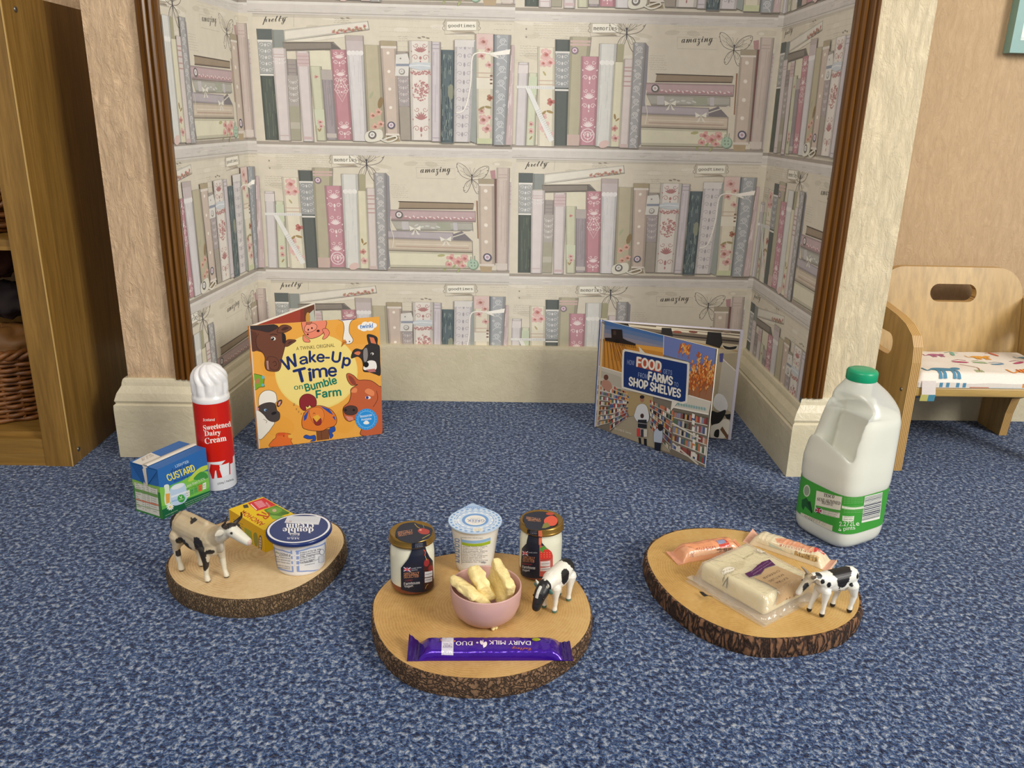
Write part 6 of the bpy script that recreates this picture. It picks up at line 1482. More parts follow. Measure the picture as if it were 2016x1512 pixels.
A.poly([(735, 258), (1085, 455), (1085, 668), (740, 410)], '#dcae0e'); A.poly([(858, 400), (930, 442), (935, 560), (865, 505)], '#93a13c')
for i in range(6): A.line([(765, 330+i*20), (850, 380+i*20)], 4, '#7d7a38')
A.blob([(950, 470), (985, 465), (1000, 520), (985, 580), (955, 560)], '#8a8a3a'); A.ell(1025, 565, 26, 72, '#4a3d33', .1, 16); A.ell(1025, 565, 19, 60, '#c9b9a5', .1, 14)
for i in range(4): A.line([(1012, 525+i*24), (1038, 540+i*24)], 5, '#4a3d33')
A.emit(mb, plane(BA, ex, Z, -ey), 0, (0, 0, Lx, Hb)); wb(mb, 'printed_box', 'card', t)

# ------------------------------------------------------------------ yogurt jars
def yogurt_jar(label, c, fr, capart, art, group):
    z0 = TZ+.0003; t = thing('yogurt_jar', label, 'jar', (c[0], c[1], z0), group=group)
    outer = [(.0230, 0), (.0262, .0012), (.0282, .005), (.0285, .012), (.0285, .050), (.0278, .058), (.0262, .0650), (.0255, .0710)]
    mb = MB(); mb.lathe([(r_, z_) for r_, z_ in outer], 64, (c[0], c[1], z0)); wb(mb, 'glass_jar', 'glass', t)
    inn = [(.0215, .0022), (.0250, .003), (.0270, .006), (.0274, .013)]
    mb = MB(); mb.lathe(inn, 56, (c[0], c[1], z0), rf=lambda a, z: 1); wb(mb, 'fruit_compote', 'compote', t)
    mb = MB(); mb.lathe([(.0274, .0131), (.0276, .050), (.0269, .058), (.0253, .0648), (.0246, .0685)], 56, (c[0], c[1], z0)); wb(mb, 'yogurt', 'yogurt', t)
    lz0 = z0+.0695
    mb = MB(); mb.lathe([(.0262, -.001), (.0288, -.0012), (.0293, 0), (.0288, .0012), (.0283, .002), (.0283, .0070), (.0275, .0086), (.0262, .0092), (.0252, .0086), (.001, .0086)], 72, (c[0], c[1], lz0)); wb(mb, 'metal_lid', 'gold', t)
    RR = prof_r([(r_, z_+z0) for r_, z_ in outer]); RL = lambda a, z: RR(z) if z < z0+.0680 else .0290
    mb = MB(); A = Art(curved_xf(crop(710, 970, 4.289), c, RL, .0285)); art(A)
    A.emit(mb, curved_place(c, RL, .0285), 0, None, maxlen=.0035, base=2.2e-4)
    zt = lz0+.0094
    A = Art(lambda p: (lambda q: (q.x, q.y))(G(710+p[0]/4.289, 970+p[1]/4.289, zt)))
    capart(A); A.emit(mb, lambda u, v, o: (u, v, zt+o), 0)
    wb(mb, 'seal_label', 'card', t)
    return t
NV = '#101a2e'
def flag(A, x, y, w_, h):
    A.quad((x, y), (x+w_, y+h*.12), (x+w_, y+h*1.12), (x, y+h), '#3a3f70'); A.line([(x, y), (x+w_, y+h*1.1)], h*.18, '#e0d5d6'); A.line([(x+w_, y+h*.1), (x, y+h)], h*.18, '#e0d5d6'); A.line([(x+w_/2, y), (x+w_/2, y+h)], h*.24, '#c74452'); A.line([(x, y+h*.5), (x+w_, y+h*.6)], h*.24, '#c74452')
def jar1_front(A):
    A.poly([(435, 425), (552, 405), (555, 490), (580, 540), (608, 575), (612, 800), (560, 820), (450, 830), (342, 815), (340, 635), (400, 560), (430, 490)], NV)
    A.poly([(530, 600), (608, 580), (612, 800), (536, 822)], '#3a1a1c')
    for i in range(3): A.text('Carefully packed in Britain'[i*9:i*9+9], (462, 440+i*12), (526, 430+i*12), 9, '#9aa0ad', 'inter')
    flag(A, 364, 628, 58, 34); A.text('MADE WITH', (430, 645), (512, 634), 9, '#b9bfca', 'inter'); A.text('BRITISH MILK', (430, 660), (480, 654), 9, '#b9bfca', 'inter')
    A.text('SPECIALLY', (366, 700), (494, 688), 24, '#c98a62', 'inter', .01); A.text('SELECTED', (366, 722), (490, 712), 22, '#c98a62', 'inter', .01); A.text('CHERRY', (376, 750), (440, 744), 14, '#8d3a3f', 'inter')
    A.text('Farmhouse', (368, 780), (500, 768), 22, '#d9dbe0', 'inter', .01); A.text('Yogurt', (370, 806), (444, 798), 24, '#d9dbe0', 'inter', .01)
    A.ell(556, 590, 22, 34, '#8d2a30', .2); A.ell(590, 640, 20, 30, '#7a2229', .2); A.curve([(540, 520), (550, 550), (560, 570)], 4, '#b9a04a', 3); A.curve([(530, 480), (545, 500), (540, 530)], 7, '#b5452f', 3)
    A.poly([(540, 668), (604, 655), (604, 700), (540, 715)], '#c7c9d0'); A.poly([(540, 722), (602, 708), (602, 745), (540, 760)], '#c7c9d0'); A.line([(545, 690), (600, 678)], 4, '#55575f'); A.line([(545, 738), (598, 726)], 4, '#55575f'); A.curve([(545, 810), (555, 785), (570, 770)], 4, '#b9a46a', 3)
def jar1_cap(A):
    A.blob([(296, 350), (310, 300), (360, 262), (450, 250), (480, 262), (600, 300), (600, 350), (585, 375), (555, 395), (435, 428), (330, 400)], NV, None, 3, 3)
    A.text('SPECIALLY', (316, 352), (440, 330), 22, '#c98a62', 'inter', .01); A.text('SELECTED', (320, 372), (440, 350), 20, '#c98a62', 'inter', .01)
    A.blob([(482, 320), (510, 300), (545, 305), (580, 320), (575, 345), (545, 352), (505, 345)], '#a53a35'); A.ell(505, 315, 12, 8, '#d98a7a'); A.curve([(455, 262), (480, 290), (500, 300)], 6, '#a5843a', 3); A.line([(525, 265), (535, 300)], 4, '#7d8a3f'); A.line([(520, 388), (585, 352)], 5, '#a59a4a')
def jar2_front(A):
    A.poly([(1408, 310), (1530, 320), (1530, 420), (1560, 455), (1610, 500), (1622, 530), (1622, 690), (1510, 706), (1355, 690), (1362, 470), (1400, 430)], NV)
    A.poly([(1510, 440), (1560, 455), (1612, 500), (1622, 530), (1622, 695), (1510, 706)], '#b5524a')
    A.poly([(1500, 320), (1530, 318), (1535, 360), (1525, 440), (1505, 440)], '#d06a4a')
    A.blob([(1512, 510), (1540, 485), (1590, 480), (1615, 520), (1605, 560), (1520, 560)], '#c8352f'); A.poly([(1510, 470), (1545, 445), (1580, 475), (1550, 480), (1530, 510)], '#4f8a3a'); 
    for i in range(12): A.ell(1525+(i % 4)*24, 505+(i//4)*18, 2.5, 3.5, '#e8a57a')
    for i in range(3): A.text('Carefully packed in Britain'[i*9:i*9+9], (1434, 322+i*13), (1490, 322+i*13), 9, '#9aa0ad', 'inter')
    flag(A, 1368, 492, 46, 34); A.text('MADE WITH', (1420, 510), (1490, 512), 9, '#b9bfca', 'inter')
    A.text('SPECIALLY', (1372, 556), (1470, 566), 24, '#c98a62', 'inter', .01); A.text('SELECTED', (1370, 580), (1466, 590), 22, '#c98a62', 'inter', .01); A.text('STRAWBERRY', (1368, 604), (1450, 612), 12, '#a53a3f', 'inter'); A.text('Farmhouse', (1368, 636), (1474, 646), 24, '#d9dbe0', 'inter', .01); A.text('Yogurt', (1368, 664), (1428, 668), 22, '#d9dbe0', 'inter', .01)
    A.poly([(1518, 580), (1600, 572), (1600, 618), (1518, 622)], '#d4cfcf'); A.poly([(1518, 632), (1602, 622), (1600, 655), (1518, 662)], '#d4cfcf'); A.line([(1524, 600), (1595, 594)], 4, '#77727a'); A.line([(1524, 648), (1595, 640)], 4, '#77727a'); A.line([(1515, 570), (1605, 556)], 5, '#8d3a3a')
def jar2_cap(A):
    A.blob([(1375, 210), (1400, 178), (1500, 158), (1600, 170), (1650, 200), (1665, 245), (1640, 280), (1560, 312), (1415, 308), (1380, 250)], NV, None, 3, 3)
    A.text('SPECIALLY', (1396, 222), (1516, 236), 20, '#c98a62', 'inter', .01); A.text('SELECTED', (1410, 238), (1520, 248), 18, '#c98a62', 'inter', .01)
    A.blob([(1550, 230), (1575, 205), (1620, 195), (1655, 215), (1662, 245), (1640, 275), (1590, 280), (1555, 262)], '#d8553c'); A.ell(1600, 178, 36, 12, '#b5452f'); A.poly([(1545, 262), (1580, 250), (1600, 285), (1560, 300), (1530, 300)], '#7d7a3a')
yogurt_jar('gold-lidded yogurt jar with cherries on its navy label, left of the pink bowl', (-.0905, .9155), 0, jar1_cap, jar1_front, 'gold-lidded yogurt jars')
yogurt_jar('gold-lidded yogurt jar with strawberries on its navy label, right of the yogurt pot', (.0735, .9495), 0, jar2_cap, jar2_front, 'gold-lidded yogurt jars')

# ------------------------------------------------------------------ greek yogurt pot
c = (-.0125, .966); z0 = TZ+.0003
t = thing('yogurt_pot', 'tall white pot of greek yogurt with pale blue foil lid between the jars', 'pot', (c[0], c[1], z0))
pz = [(.0235, z0), (.0250, z0+.0015), (.0255, z0+.010), (.0252, z0+.012), (.0315, z0+.060), (.0318, z0+.064), (.0335, z0+.0655), (.0335, z0+.0672)]; RF2 = prof_r(pz); Rq = lambda a, z: RF2(z)
mb = MB(); mb.lathe(pz, 72, c+(0,), '#e4e1d8')
A = Art(curved_xf(crop(710, 970, 4.289), c, Rq, .029))
A.text('simple clean natural yogurt', (856, 384), (1032, 388), 10, '#6d6f78', 'inter'); A.poly([(852, 392), (1095, 376), (1098, 398), (854, 414)], '#8fb6dc'); A.poly([(854, 416), (1096, 402), (1094, 428), (856, 438)], '#9db52e')
T_ = ('greek style natural', 'yogurt made with', 'pasteurised milk and', 'live cultures. Serve', 'chilled with honey', 'keep refrigerated', 'below five degrees', 'once opened eat in', 'three days. Not for', 'home freezing', 'suitable for diets')
for i, s_ in enumerate(T_): A.text(s_, (862, 458+i*13), (1070-(i % 3)*22, 456+i*13), 9, '#55565e', 'inter')
A.text('150g e', (1018, 600), (1058, 596), 18, '#3f4a7a', 'inter', .01)
for i in range(5): A.ell(815, 400+i*42, 24, 15, '#8fa3c4', .3); A.ell(815, 400+i*42, 12, 8, '#e4e1d8', .3); A.curve([(792, 420+i*42), (815, 412+i*42), (838, 424+i*42)], 4, '#5d79a8', 3)
A.line([(850, 370), (856, 600)], 3, '#8fa3c4')
A.emit(mb, curved_place(c, Rq, .029), 0, (-.08, z0+.004, .08, z0+.064), maxlen=.004, base=1.8e-4); wb(mb, 'pot_body', 'plastic', t)
lz = z0+.0676; mb = MB()
tabd = Vector((-.10, 1.0)).normalized(); ta = math.atan2(tabd.y, tabd.x)
rim = []
for i in range(96):
    a = 2*math.pi*i/96; d = (a-ta+math.pi) % (2*math.pi)-math.pi; r_ = .0352
    if abs(d) < .80: r_ = min(.0352/math.cos(.80)*math.cos(.80)/math.cos(.80-abs(d)) if abs(d) < .8 else .0352, .0505)
    rim.append((c[0]+r_*math.cos(a), c[1]+r_*math.sin(a)))
mb.grid([[(x, y, lz-.0015) for x, y in rim], [(x, y, lz) for x, y in rim]], '#b9cfe6', 0, True, False); mb.cap([(x, y, lz) for x, y in rim], '#a9c4e4'); mb.cap([(x, y, lz-.0015) for x, y in rim], '#a9c4e4', 0, True)
A = Art(lambda p: (lambda q: (q.x, q.y))(G(710+p[0]/4.289, 970+p[1]/4.289, lz)))
BL_ = '#6f9bd0'; WH = '#e9edf0'
disc(A, c[0], c[1], .0345, '#c4d6ea')
sv = A.xf; A.xf = lambda p: p
for k, (rr, n) in enumerate(((.0318, 26), (.0268, 20), (.0222, 16))):
    for i in range(n):
        a = 2*math.pi*(i+.5*k)/n; x, y = c[0]+rr*math.cos(a), c[1]+rr*math.sin(a)
        if k == 1: A.poly([(x-.002*math.sin(a)-.0, y+.002*math.cos(a)), (x+.0026*math.cos(a), y+.0026*math.sin(a)), (x+.002*math.sin(a), y-.002*math.cos(a))], BL_)
        else: A.ell(x, y, .0016, .0024, BL_ if k == 0 else WH, a, 7)
A.ring(c[0], c[1], .0285, .0292, WH, 40); A.ring(c[0], c[1], .0240, .0246, BL_, 40)
for i in range(11): A.line([(c[0]-.014+i*.0026, c[1]+.034), (c[0]-.013+i*.0026, c[1]+.037)], .0012, BL_)
A.line([(c[0]-.016, c[1]+.0385), (c[0]+.012, c[1]+.0385)], .0008, BL_)
A.xf = sv
A.ell(968, 232, 112, 54, '#6f9bd0', 0, 30); A.ell(968, 234, 88, 42, '#e7e4dc', 0, 28); A.text('GREEK', (1046, 228), (900, 226), 22, '#5a78b5', 'sans', .01); A.text('style natural', (1010, 214), (925, 214), 8, '#6f8ab8', 'inter'); A.text('yogurt', (1000, 252), (940, 252), 8, '#6f8ab8', 'inter')
A.poly([(950, 300), (1028, 298), (1034, 326), (946, 328)], '#e5e0d2'); A.text('BEST BEFORE', (960, 312), (1020, 311), 6, '#8a857a', 'mono'); A.text('27 MAY', (966, 324), (1014, 323), 7, '#8a857a', 'mono'); A.ell(808, 242, 26, 14, '#dfe6ee'); A.text('T20', (824, 240), (790, 238), 12, '#6f8ab8', 'mono')
A.emit(mb, lambda u, v, o: (u, v, lz+o), 0); wb(mb, 'foil_lid', 'card', t)

# ------------------------------------------------------------------ pink bowl with butter
c = (.0025, .8490); z0 = TZ+.0003
t = thing('pink_bowl', 'small pale pink bowl holding butter on the middle log slice', 'bowl', (c[0], c[1], z0))
mb = MB(); mb.lathe([(.0205, 0), (.0225, .0006), (.0300, .0040), (.0370, .0115), (.0408, .0220), (.0420, .0330), (.0422, .0440), (.0418, .0450), (.0408, .0450), (.0402, .0440), (.0400, .0330), (.0385, .0220), (.0345, .0130), (.0270, .0070), (.0150, .0050), (.001, .0048)], 96, (c[0], c[1], z0)); wb(mb, 'bowl_body', 'pink', t)
def butter_lump(label, cen, dims, rz, tilt, roll, seed):
    t = thing('butter_slab', label, 'butter', tuple(cen), group='butter slabs in the pink bowl')
    bm = bmesh.new(); bmesh.ops.create_cube(bm, size=1); bmesh.ops.subdivide_edges(bm, edges=bm.edges[:], cuts=13, use_grid_fill=True)
    M = Matrix.Rotation(rz, 4, 'Z') @ Matrix.Rotation(tilt, 4, 'X') @ Matrix.Rotation(roll, 4, 'Y')
    for v in bm.verts:
        p = v.co.copy(); q = Vector(p); L = max(abs(p.x), abs(p.y), abs(p.z))*2
        rr = (abs(2*p.x)**5+abs(2*p.y)**5+abs(2*p.z)**5)**(1/5); q = p*(1/rr if rr > 0 else 1)*L
        d = Vector((q.x*dims[0], q.y*dims[1], q.z*dims[2]))
        nn = noise.noise_vector(d*70+Vector((seed, 0, 0)))*.0028+noise.noise_vector(d*190+Vector((seed, 3, 0)))*.0014
        top = max(0, q.z*2)**2; d += nn*(.45+.9*top); d.x += .004*math.sin(q.z*3+seed)
        v.co = M @ d
    me = bpy.data.meshes.new('butter_slab'); bm.to_mesh(me); bm.free(); me.materials.append(MAT['butter'])
    for p in me.polygons: p.use_smooth = True
    o = bpy.data.objects.new('slab_block', me); COL.objects.link(o); o.parent = t
butter_lump('flat crumbly butter slab leaning on the left side of the pink bowl', (c[0]-.0190, c[1]-.0095, z0+.0365), (.0125, .050, .046), .70, .08, -.85, 1)
butter_lump('chunky butter block standing in the middle of the pink bowl', (c[0]-.0030, c[1]+.0015, z0+.0440), (.0170, .034, .040), .50, .30, -.34, 4)
butter_lump('tall thin butter slab with pointed top on the right side of the pink bowl', (c[0]+.0165, c[1]+.0035, z0+.0440), (.0135, .048, .042), .42, .28, -.10, 7)
mb = MB()
for i, (x, y, r_) in enumerate(((.0115, .8215, .0028), (.0150, .8235, .0022))):
    mb.lathe([(r_*math.sin(a), r_*(1-math.cos(a))*.8) for a in [.15+i2*.46 for i2 in range(7)]], 12, (x, y, z0), rf=lambda a, z: 1+.15*math.sin(3*a))
o = thing('butter_crumb', 'tiny butter crumb on the wood in front of the pink bowl', 'butter', (.013, .822, z0)); wb(mb, 'crumb_pieces', 'butter', o)

# ------------------------------------------------------------------ wrapped bars
def wrapped(name, label, cat, A_, B_, W, H, mat, base_col, art, artz, crimp=.010, flare=1.15, seed=0, crinkle=.0007, e0=0, e1=0, endcol=None, pw=.30, sidecol=None):
    """flow-wrapped bar lying between end points A_ and B_"""
    A_, B_ = Vector((*A_, TZ+.0004)), Vector((*B_, TZ+.0004)); d = (B_-A_); L = d.length; d.normalize(); n = Vector((-d.y, d.x, 0))
    t = thing(name, label, cat, tuple((A_+B_)/2)); mb = MB()
    def width(u):
        s_ = min(u, L-u); k = min(1, max(0, (s_-crimp)/.012)); return W*((flare)*(1-k)+k)
    def top(u, v):
        s_ = min(u, L-u); k = min(1, max(0, (s_-crimp)/.014)); k = math.sin(k*math.pi/2)**.8
        vv = min(1, abs(v)/(width(u)/2)); h = H*k*(1-vv**5)**pw*(1-.10*vv)
        z = .0009+h+crinkle*(noise.noise(Vector((u*90, v*140, seed)))+.7*noise.noise(Vector((u*260, v*60, seed+4))))*(.35+.65*min(1, h/.004+.2))
        if s_ < crimp: z += .0007*math.sin(u*2600)+(e0 if u < L/2 else e1)*(1-s_/crimp)*(.5+.5*v/(W/2))
        return max(.0003, z)
    def Pt(u, v, o=0): return A_+d*u+n*v+Z*(top(u, v)+o)
    nu, nv = 110, 26; rows = []; bot = []
    for i in range(nu+1):
        u = L*i/nu; w_ = width(u); j = .0012*noise.noise(Vector((u*150, seed, 1))) if min(u, L-u) < crimp else 0
        rows.append([Pt(u+ (0 if 0 < i < nu else j), -w_/2+w_*k/nv) for k in range(nv+1)])
        bot.append([A_+d*u+n*(-w_/2), A_+d*u+n*(w_/2)])
    mb.grid(rows, (lambda i, j: endcol if endcol and (i < nu*crimp/L or i > nu*(1-crimp/L)) else (sidecol if sidecol and (j < 4 or j > nv-5) else base_col)), 0)
    mb.grid([[a[0], b[0]] for a, b in zip(rows, bot)], base_col, 0, smooth=False); mb.grid([[b[1], a[-1]] for a, b in zip(rows, bot)], base_col, 0, smooth=False)
    mb.grid([[b[0], b[1]] for b in bot], base_col, 0, flip=True)
    mb.cap([bot[0][0]]+rows[0]+[bot[0][1]], base_col); mb.cap([bot[-1][1]]+rows[-1][::-1]+[bot[-1][0]], base_col)
    inv2 = lambda q: ((q-A_).dot(d), (q-A_).dot(n))
    def hit(p):
        z = artz[1]
        for _ in range(9):
            u, v = inv2(G(*artz[0](p), TZ+z)); z = z*.55+.45*top(min(L, max(0, u)), max(-W*.49, min(W*.49, v)))
        return inv2(G(*artz[0](p), TZ+z))
    A = Art(); A.xf = hit; art(A, L, W)
    A.emit(mb, Pt, 0, (.001, -W*.485, L-.001, W*.485), maxlen=.0020, base=4.5e-4, smooth=True)
    wb(mb, 'wrapper', mat, t); return t
def choc_art(A, L, W):
    A.poly([(685, 268), (690, 240), (786, 240), (782, 415), (682, 415)], '#c9c8d6')
    A.ell(735, 258, 38, 12, '#c9c8d6'); A.text('TWIST', (775, 306), (695, 306), 16, '#3b2470', 'inter', .01); A.text('TO SEAL', (775, 290), (695, 290), 12, '#3b2470', 'inter'); A.rect(692, 326, 778, 330, '#8f8ab0')
    A.text('DAIRY MILK', (1436, 272), (1082, 266), 34, '#e4e2ea', 'sans', .02); A.text('DUO', (945, 274), (806, 274), 34, '#e4e2ea', 'inter', .025)
    A.text('Cadbury', (1440, 318), (1280, 314), 34, '#b5703f', 'script', 0)
    A.ell(1050, 300, 16, 26, '#e4e2ea', .4); A.ell(1020, 285, 12, 20, '#d5d3df', -.4); A.line([(1032, 262), (1040, 330)], 6, '#e4e2ea'); A.ell(985, 285, 10, 8, '#d5d3df'); A.ell(1482, 258, 36, 14, '#a9b04a', 0, 18)
    A.ell(795, 272, 6, 6, '#d98a3f'); A.ell(680, 262, 6, 8, '#d98a3f')
wrapped('chocolate_bar', 'long purple foil-wrapped chocolate bar at the front of the middle log slice', 'chocolate bar', (-.0835, .7795), (.1000, .7815), .0310, .0115, 'foil', '#381488', choc_art, (crop(710, 1200, 4.289), .0105), .012, 1.04, 3, .0007, .012, .002, '#2a1060')
def oj_art1(A, L, W):
    A.poly([(300, 300), (430, 210), (850, 170), (920, 260), (500, 300)], '#e39a6f')
    A.poly([(650, 200), (720, 185), (780, 250), (690, 262)], '#c9453a'); A.poly([(655, 200), (720, 188), (745, 215), (680, 232)], '#8f95b5'); A.text('LEICESTER', (648, 244), (480, 262), 18, '#7d2f3a', 'inter', .01); A.text('RED', (610, 268), (540, 274), 12, '#7d2f3a', 'inter', .01)
    A.poly([(420, 300), (820, 262), (830, 340), (470, 400), (420, 350)], '#ddb08f')
    R = random.Random(8); x = 640
    while x < 795: w_ = R.choice((2, 3, 5, 6)); A.line([(x, 296-(x-640)*.1), (x+4, 362-(x-640)*.16)], w_, '#33333d'); x += w_+R.choice((3, 4, 5))
    A.text('1128 0', (512, 352), (562, 346), 10, '#55504a', 'mono'); A.poly([(440, 300), (470, 296), (462, 335), (435, 338)], '#b98a7a')
def oj_art2(A, L, W):
    A.poly([(1000, 150), (1170, 180), (1600, 262), (1680, 330), (1560, 400), (960, 215)], '#dccfae'); A.poly([(1165, 180), (1605, 262), (1500, 300), (1180, 215)], '#dc9a78')
    A.text('RED LEICESTER', (1480, 290), (1205, 226), 20, '#b5452f', 'inter', .02); A.poly([(1512, 250), (1605, 268), (1590, 325), (1498, 300)], '#cf3a38'); A.text('mini', (1598, 292), (1528, 278), 24, '#efe6dc', 'inter', .02)
    A.poly([(1325, 290), (1545, 345), (1530, 392), (1320, 330)], '#c5a46a'); 
    for i in range(4): A.text('mild smooth cheese in wax', (1335, 308+i*9), (1530, 350+i*9), 6, '#77603a', 'inter')
    A.ell(1345, 300, 14, 12, '#b5905a'); A.poly([(1110, 235), (1320, 290), (1318, 320), (1100, 260)], '#b9c0ae')
wrapped('cheese_bar', 'orange wrapped cheese bar with barcode, left of the clear cheese pack', 'cheese', (.2570, .9865), (.3620, 1.0190), .0290, .0165, 'film', '#dfa27c', oj_art1, (crop(1260, 1020, 4.383), .0165), .008, 1.15, 11, .0010, .002, .004, '#e0a080', .5)
wrapped('cheese_bar', 'cream and orange wrapped cheese bar behind the clear cheese pack', 'cheese', (.3800, 1.0480), (.4730, .9680), .0290, .0155, 'film', '#dfd2b4', oj_art2, (crop(1260, 1020, 4.383), .0155), .009, 1.15, 17, .0010, .007, .003, '#d9a58c', .5)

# ------------------------------------------------------------------ cheddar pack
t = thing('cheese_pack', 'large clear vacuum pack of pale cheddar on the right log slice, before the cheese bars', 'cheese', (.350, .915, TZ))
CP = Vector((.3475, .9135, TZ+.0006)); ang = math.atan2(.0700, .1000); X_ = Vector((math.cos(ang), math.sin(ang), 0)); Y_ = Vector((-X_.y, X_.x, 0))
def rel(p): q = Vector(p)-CP; return q.dot(X_), q.dot(Y_)
bx0, bx1, by0, by1, bh = -.043, .0500, -.0490, .0540, .0260
mb = MB(); rbox(mb, bx0, bx1, by0, by1, .0006, bh, .006, (1, 1, 1), 0, lambda p: CP+X_*p.x+Y_*p.y+Z*(p.z+.0008*noise.noise(Vector((p.x*60, p.y*60, 0)))), 5); wb(mb, 'cheese_block', 'cheese', t)
fx0, fx1, fy0, fy1 = -.0600, .0560, -.0620, .0620
def ftop(x, y):
    dx = max(bx0+.003-x, x-bx1+.003, 0); dy = max(by0+.003-y, y-by1+.003, 0); dd = math.hypot(dx, dy); s_ = max(0, 1-dd/.013)
    z = .0022+(bh-.0005)*(s_*s_*(3-2*s_))
    ed = min(x-fx0, fx1-x, y-fy0, fy1-y)
    z += .0011*(noise.noise(Vector((x*70, y*70, 5)))+.6*noise.noise(Vector((x*160, y*90, 9))))*(1.6 if dd > .001 else .35)
    if dd > .012: z += .0035*max(0, noise.noise(Vector((x*55, y*55, 2))))+ (.006*max(0, 1-ed/.006)*max(0, noise.noise(Vector((x*30, y*30, 7)))+.1))
    return max(.0014, z + (.0012 if dd <= 0 else 0))
def FP(x, y, o=0): return CP+X_*x+Y_*y+Z*(ftop(x, y)+o)
n = 96; mb = MB(); rows = []
for j in range(n+1):
    y = fy0+(fy1-fy0)*j/n
    rows.append([FP(min(fx1, max(fx0, fx0+(fx1-fx0)*i/n+.0022*noise.noise(Vector((y*60, 0, 3)))*(1 if i in (0, n) else 0))), y) for i in range(n+1)])
mb.grid(rows, (1, 1, 1), 0); mb.grid([[CP+X_*x+Y_*y+Z*.0003 for x in (fx0, fx1)] for y in (fy0, fy1)], (1, 1, 1), 0, flip=True)
wb(mb, 'clear_film', 'clearfilm', t)
A = Art(lambda p: rel(G(1260+p[0]/4.383, 1020+p[1]/4.383, TZ+bh)))
A.poly([(900, 500), (960, 478), (1010, 430), (1050, 400), (1115, 378), (1168, 428), (1120, 440), (1075, 455), (1040, 500), (985, 520), (940, 535)], '#4f2050')
A.poly([(975, 535), (1040, 510), (1075, 465), (1130, 443), (1175, 436), (1400, 530), (1440, 570), (1180, 730), (1190, 640), (1100, 590)], '#b79a74')
A.text('CHEDDAR', (1195, 482), (1050, 555), 30, '#3f2f26', 'inter', .01, up=(-.10, .10)) if False else None
def lay(s_, p0, p1, h, col, fk='inter', b=0): A.text(s_, p0, p1, h, col, fk, b, up=(.80, .42))
lay('CHEDDAR', (1190, 470), (1050, 540), 26, '#4a382b'); lay('MATURE', (1222, 504), (1098, 566), 26, '#4a382b'); lay('EXTRA', (1258, 536), (1160, 580), 26, '#4a382b'); lay('M&S', (1350, 590), (1262, 640), 40, '#8a6f50'); lay('est 1884', (1290, 560), (1235, 590), 8, '#8a6f50')
lay('slowly matured for a smooth', (1100, 392), (950, 490), 10, '#b59ab5'); lay('rich flavour and texture', (1130, 400), (970, 508), 10, '#b59ab5')
A.poly([(1080, 265), (1120, 258), (1155, 290), (1120, 312), (1075, 300)], '#5a3a78'); A.poly([(1092, 272), (1116, 268), (1138, 288), (1116, 300), (1090, 292)], '#d9d2dc'); A.ell(1045, 298, 40, 22, '#ddd3bd', .1)
for i in range(3): A.text('per 30g', (1062+i*3, 284+i*14), (1020, 290+i*14), 9, '#77706a', 'mono')
lay('PP220520', (968, 318), (880, 372), 18, '#6d6a4a', 'mono'); 
for i in range(5): A.line([(905-i*4, 392+i*14), (780, 415+i*14)], 2.5, '#a99b78')
A.ell(760, 470, 55, 24, '#e3dcc9', -.2); A.text('USE BY 24 JUN', (800, 452), (712, 478), 10, '#4d4a44', 'mono'); A.text('L2132 17:08', (800, 478), (715, 500), 9, '#4d4a44', 'mono'); A.rect(705, 515, 760, 545, '#8d8878'); A.rect(712, 520, 750, 540, '#c5bda5'); A.line([(790, 520), (855, 498)], 3, '#a99b78')
mb = MB(); A.emit(mb, FP, 0, (bx0-.004, by0-.004, bx1+.002, by1), maxlen=.0035, base=3.5e-4); wb(mb, 'printed_label', 'card', t)
mb = MB(); rowsd = []
A = Art(lambda p: rel(G(1260+p[0]/4.383, 1020+p[1]/4.383, TZ+.008))); A.poly([(512, 610), (545, 622), (632, 682), (622, 702), (560, 665)], '#1c1b1b'); A.emit(mb, FP, 0, None, maxlen=.003, base=4e-4); wb(mb, 'date_mark', 'card', t)

# ================================================================== TOY COWS
def blend_body(parts, vox, smooth=4):
    """parts: ('cap', p0, p1, r0, r1) or ('ell', centre, radii, rotation) -> one continuous skin"""
    bm = bmesh.new()
    for q in parts:
        if q[0] == 'ell':
            M = Matrix.Translation(q[1]) @ (q[3] if len(q) > 3 else Matrix.Identity(4)) @ Matrix.Diagonal((*q[2], 1)); bmesh.ops.create_icosphere(bm, subdivisions=3, radius=1, matrix=M)
        else:
            p0, p1 = Vector(q[1]), Vector(q[2]); d = p1-p0; n = max(3, int(d.length/(min(q[3], q[4])*.35))+1)
            rot = d.to_track_quat('Z', 'Y').to_matrix().to_4x4()
            r = bmesh.ops.create_cone(bm, cap_ends=True, segments=20, radius1=q[3], radius2=q[4], depth=d.length, matrix=Matrix.Translation((p0+p1)/2) @ rot)
            for p, rr in ((p0, q[3]), (p1, q[4])): bmesh.ops.create_icosphere(bm, subdivisions=2, radius=rr, matrix=Matrix.Translation(p))
    me = bpy.data.meshes.new('skin'); bm.to_mesh(me); bm.free(); o = bpy.data.objects.new('skin', me); COL.objects.link(o)
    settle(o, [('REMESH', dict(mode='VOXEL', voxel_size=vox)), ('SMOOTH', dict(factor=.55, iterations=smooth))])
    m2 = o.data; bpy.data.objects.remove(o); return m2
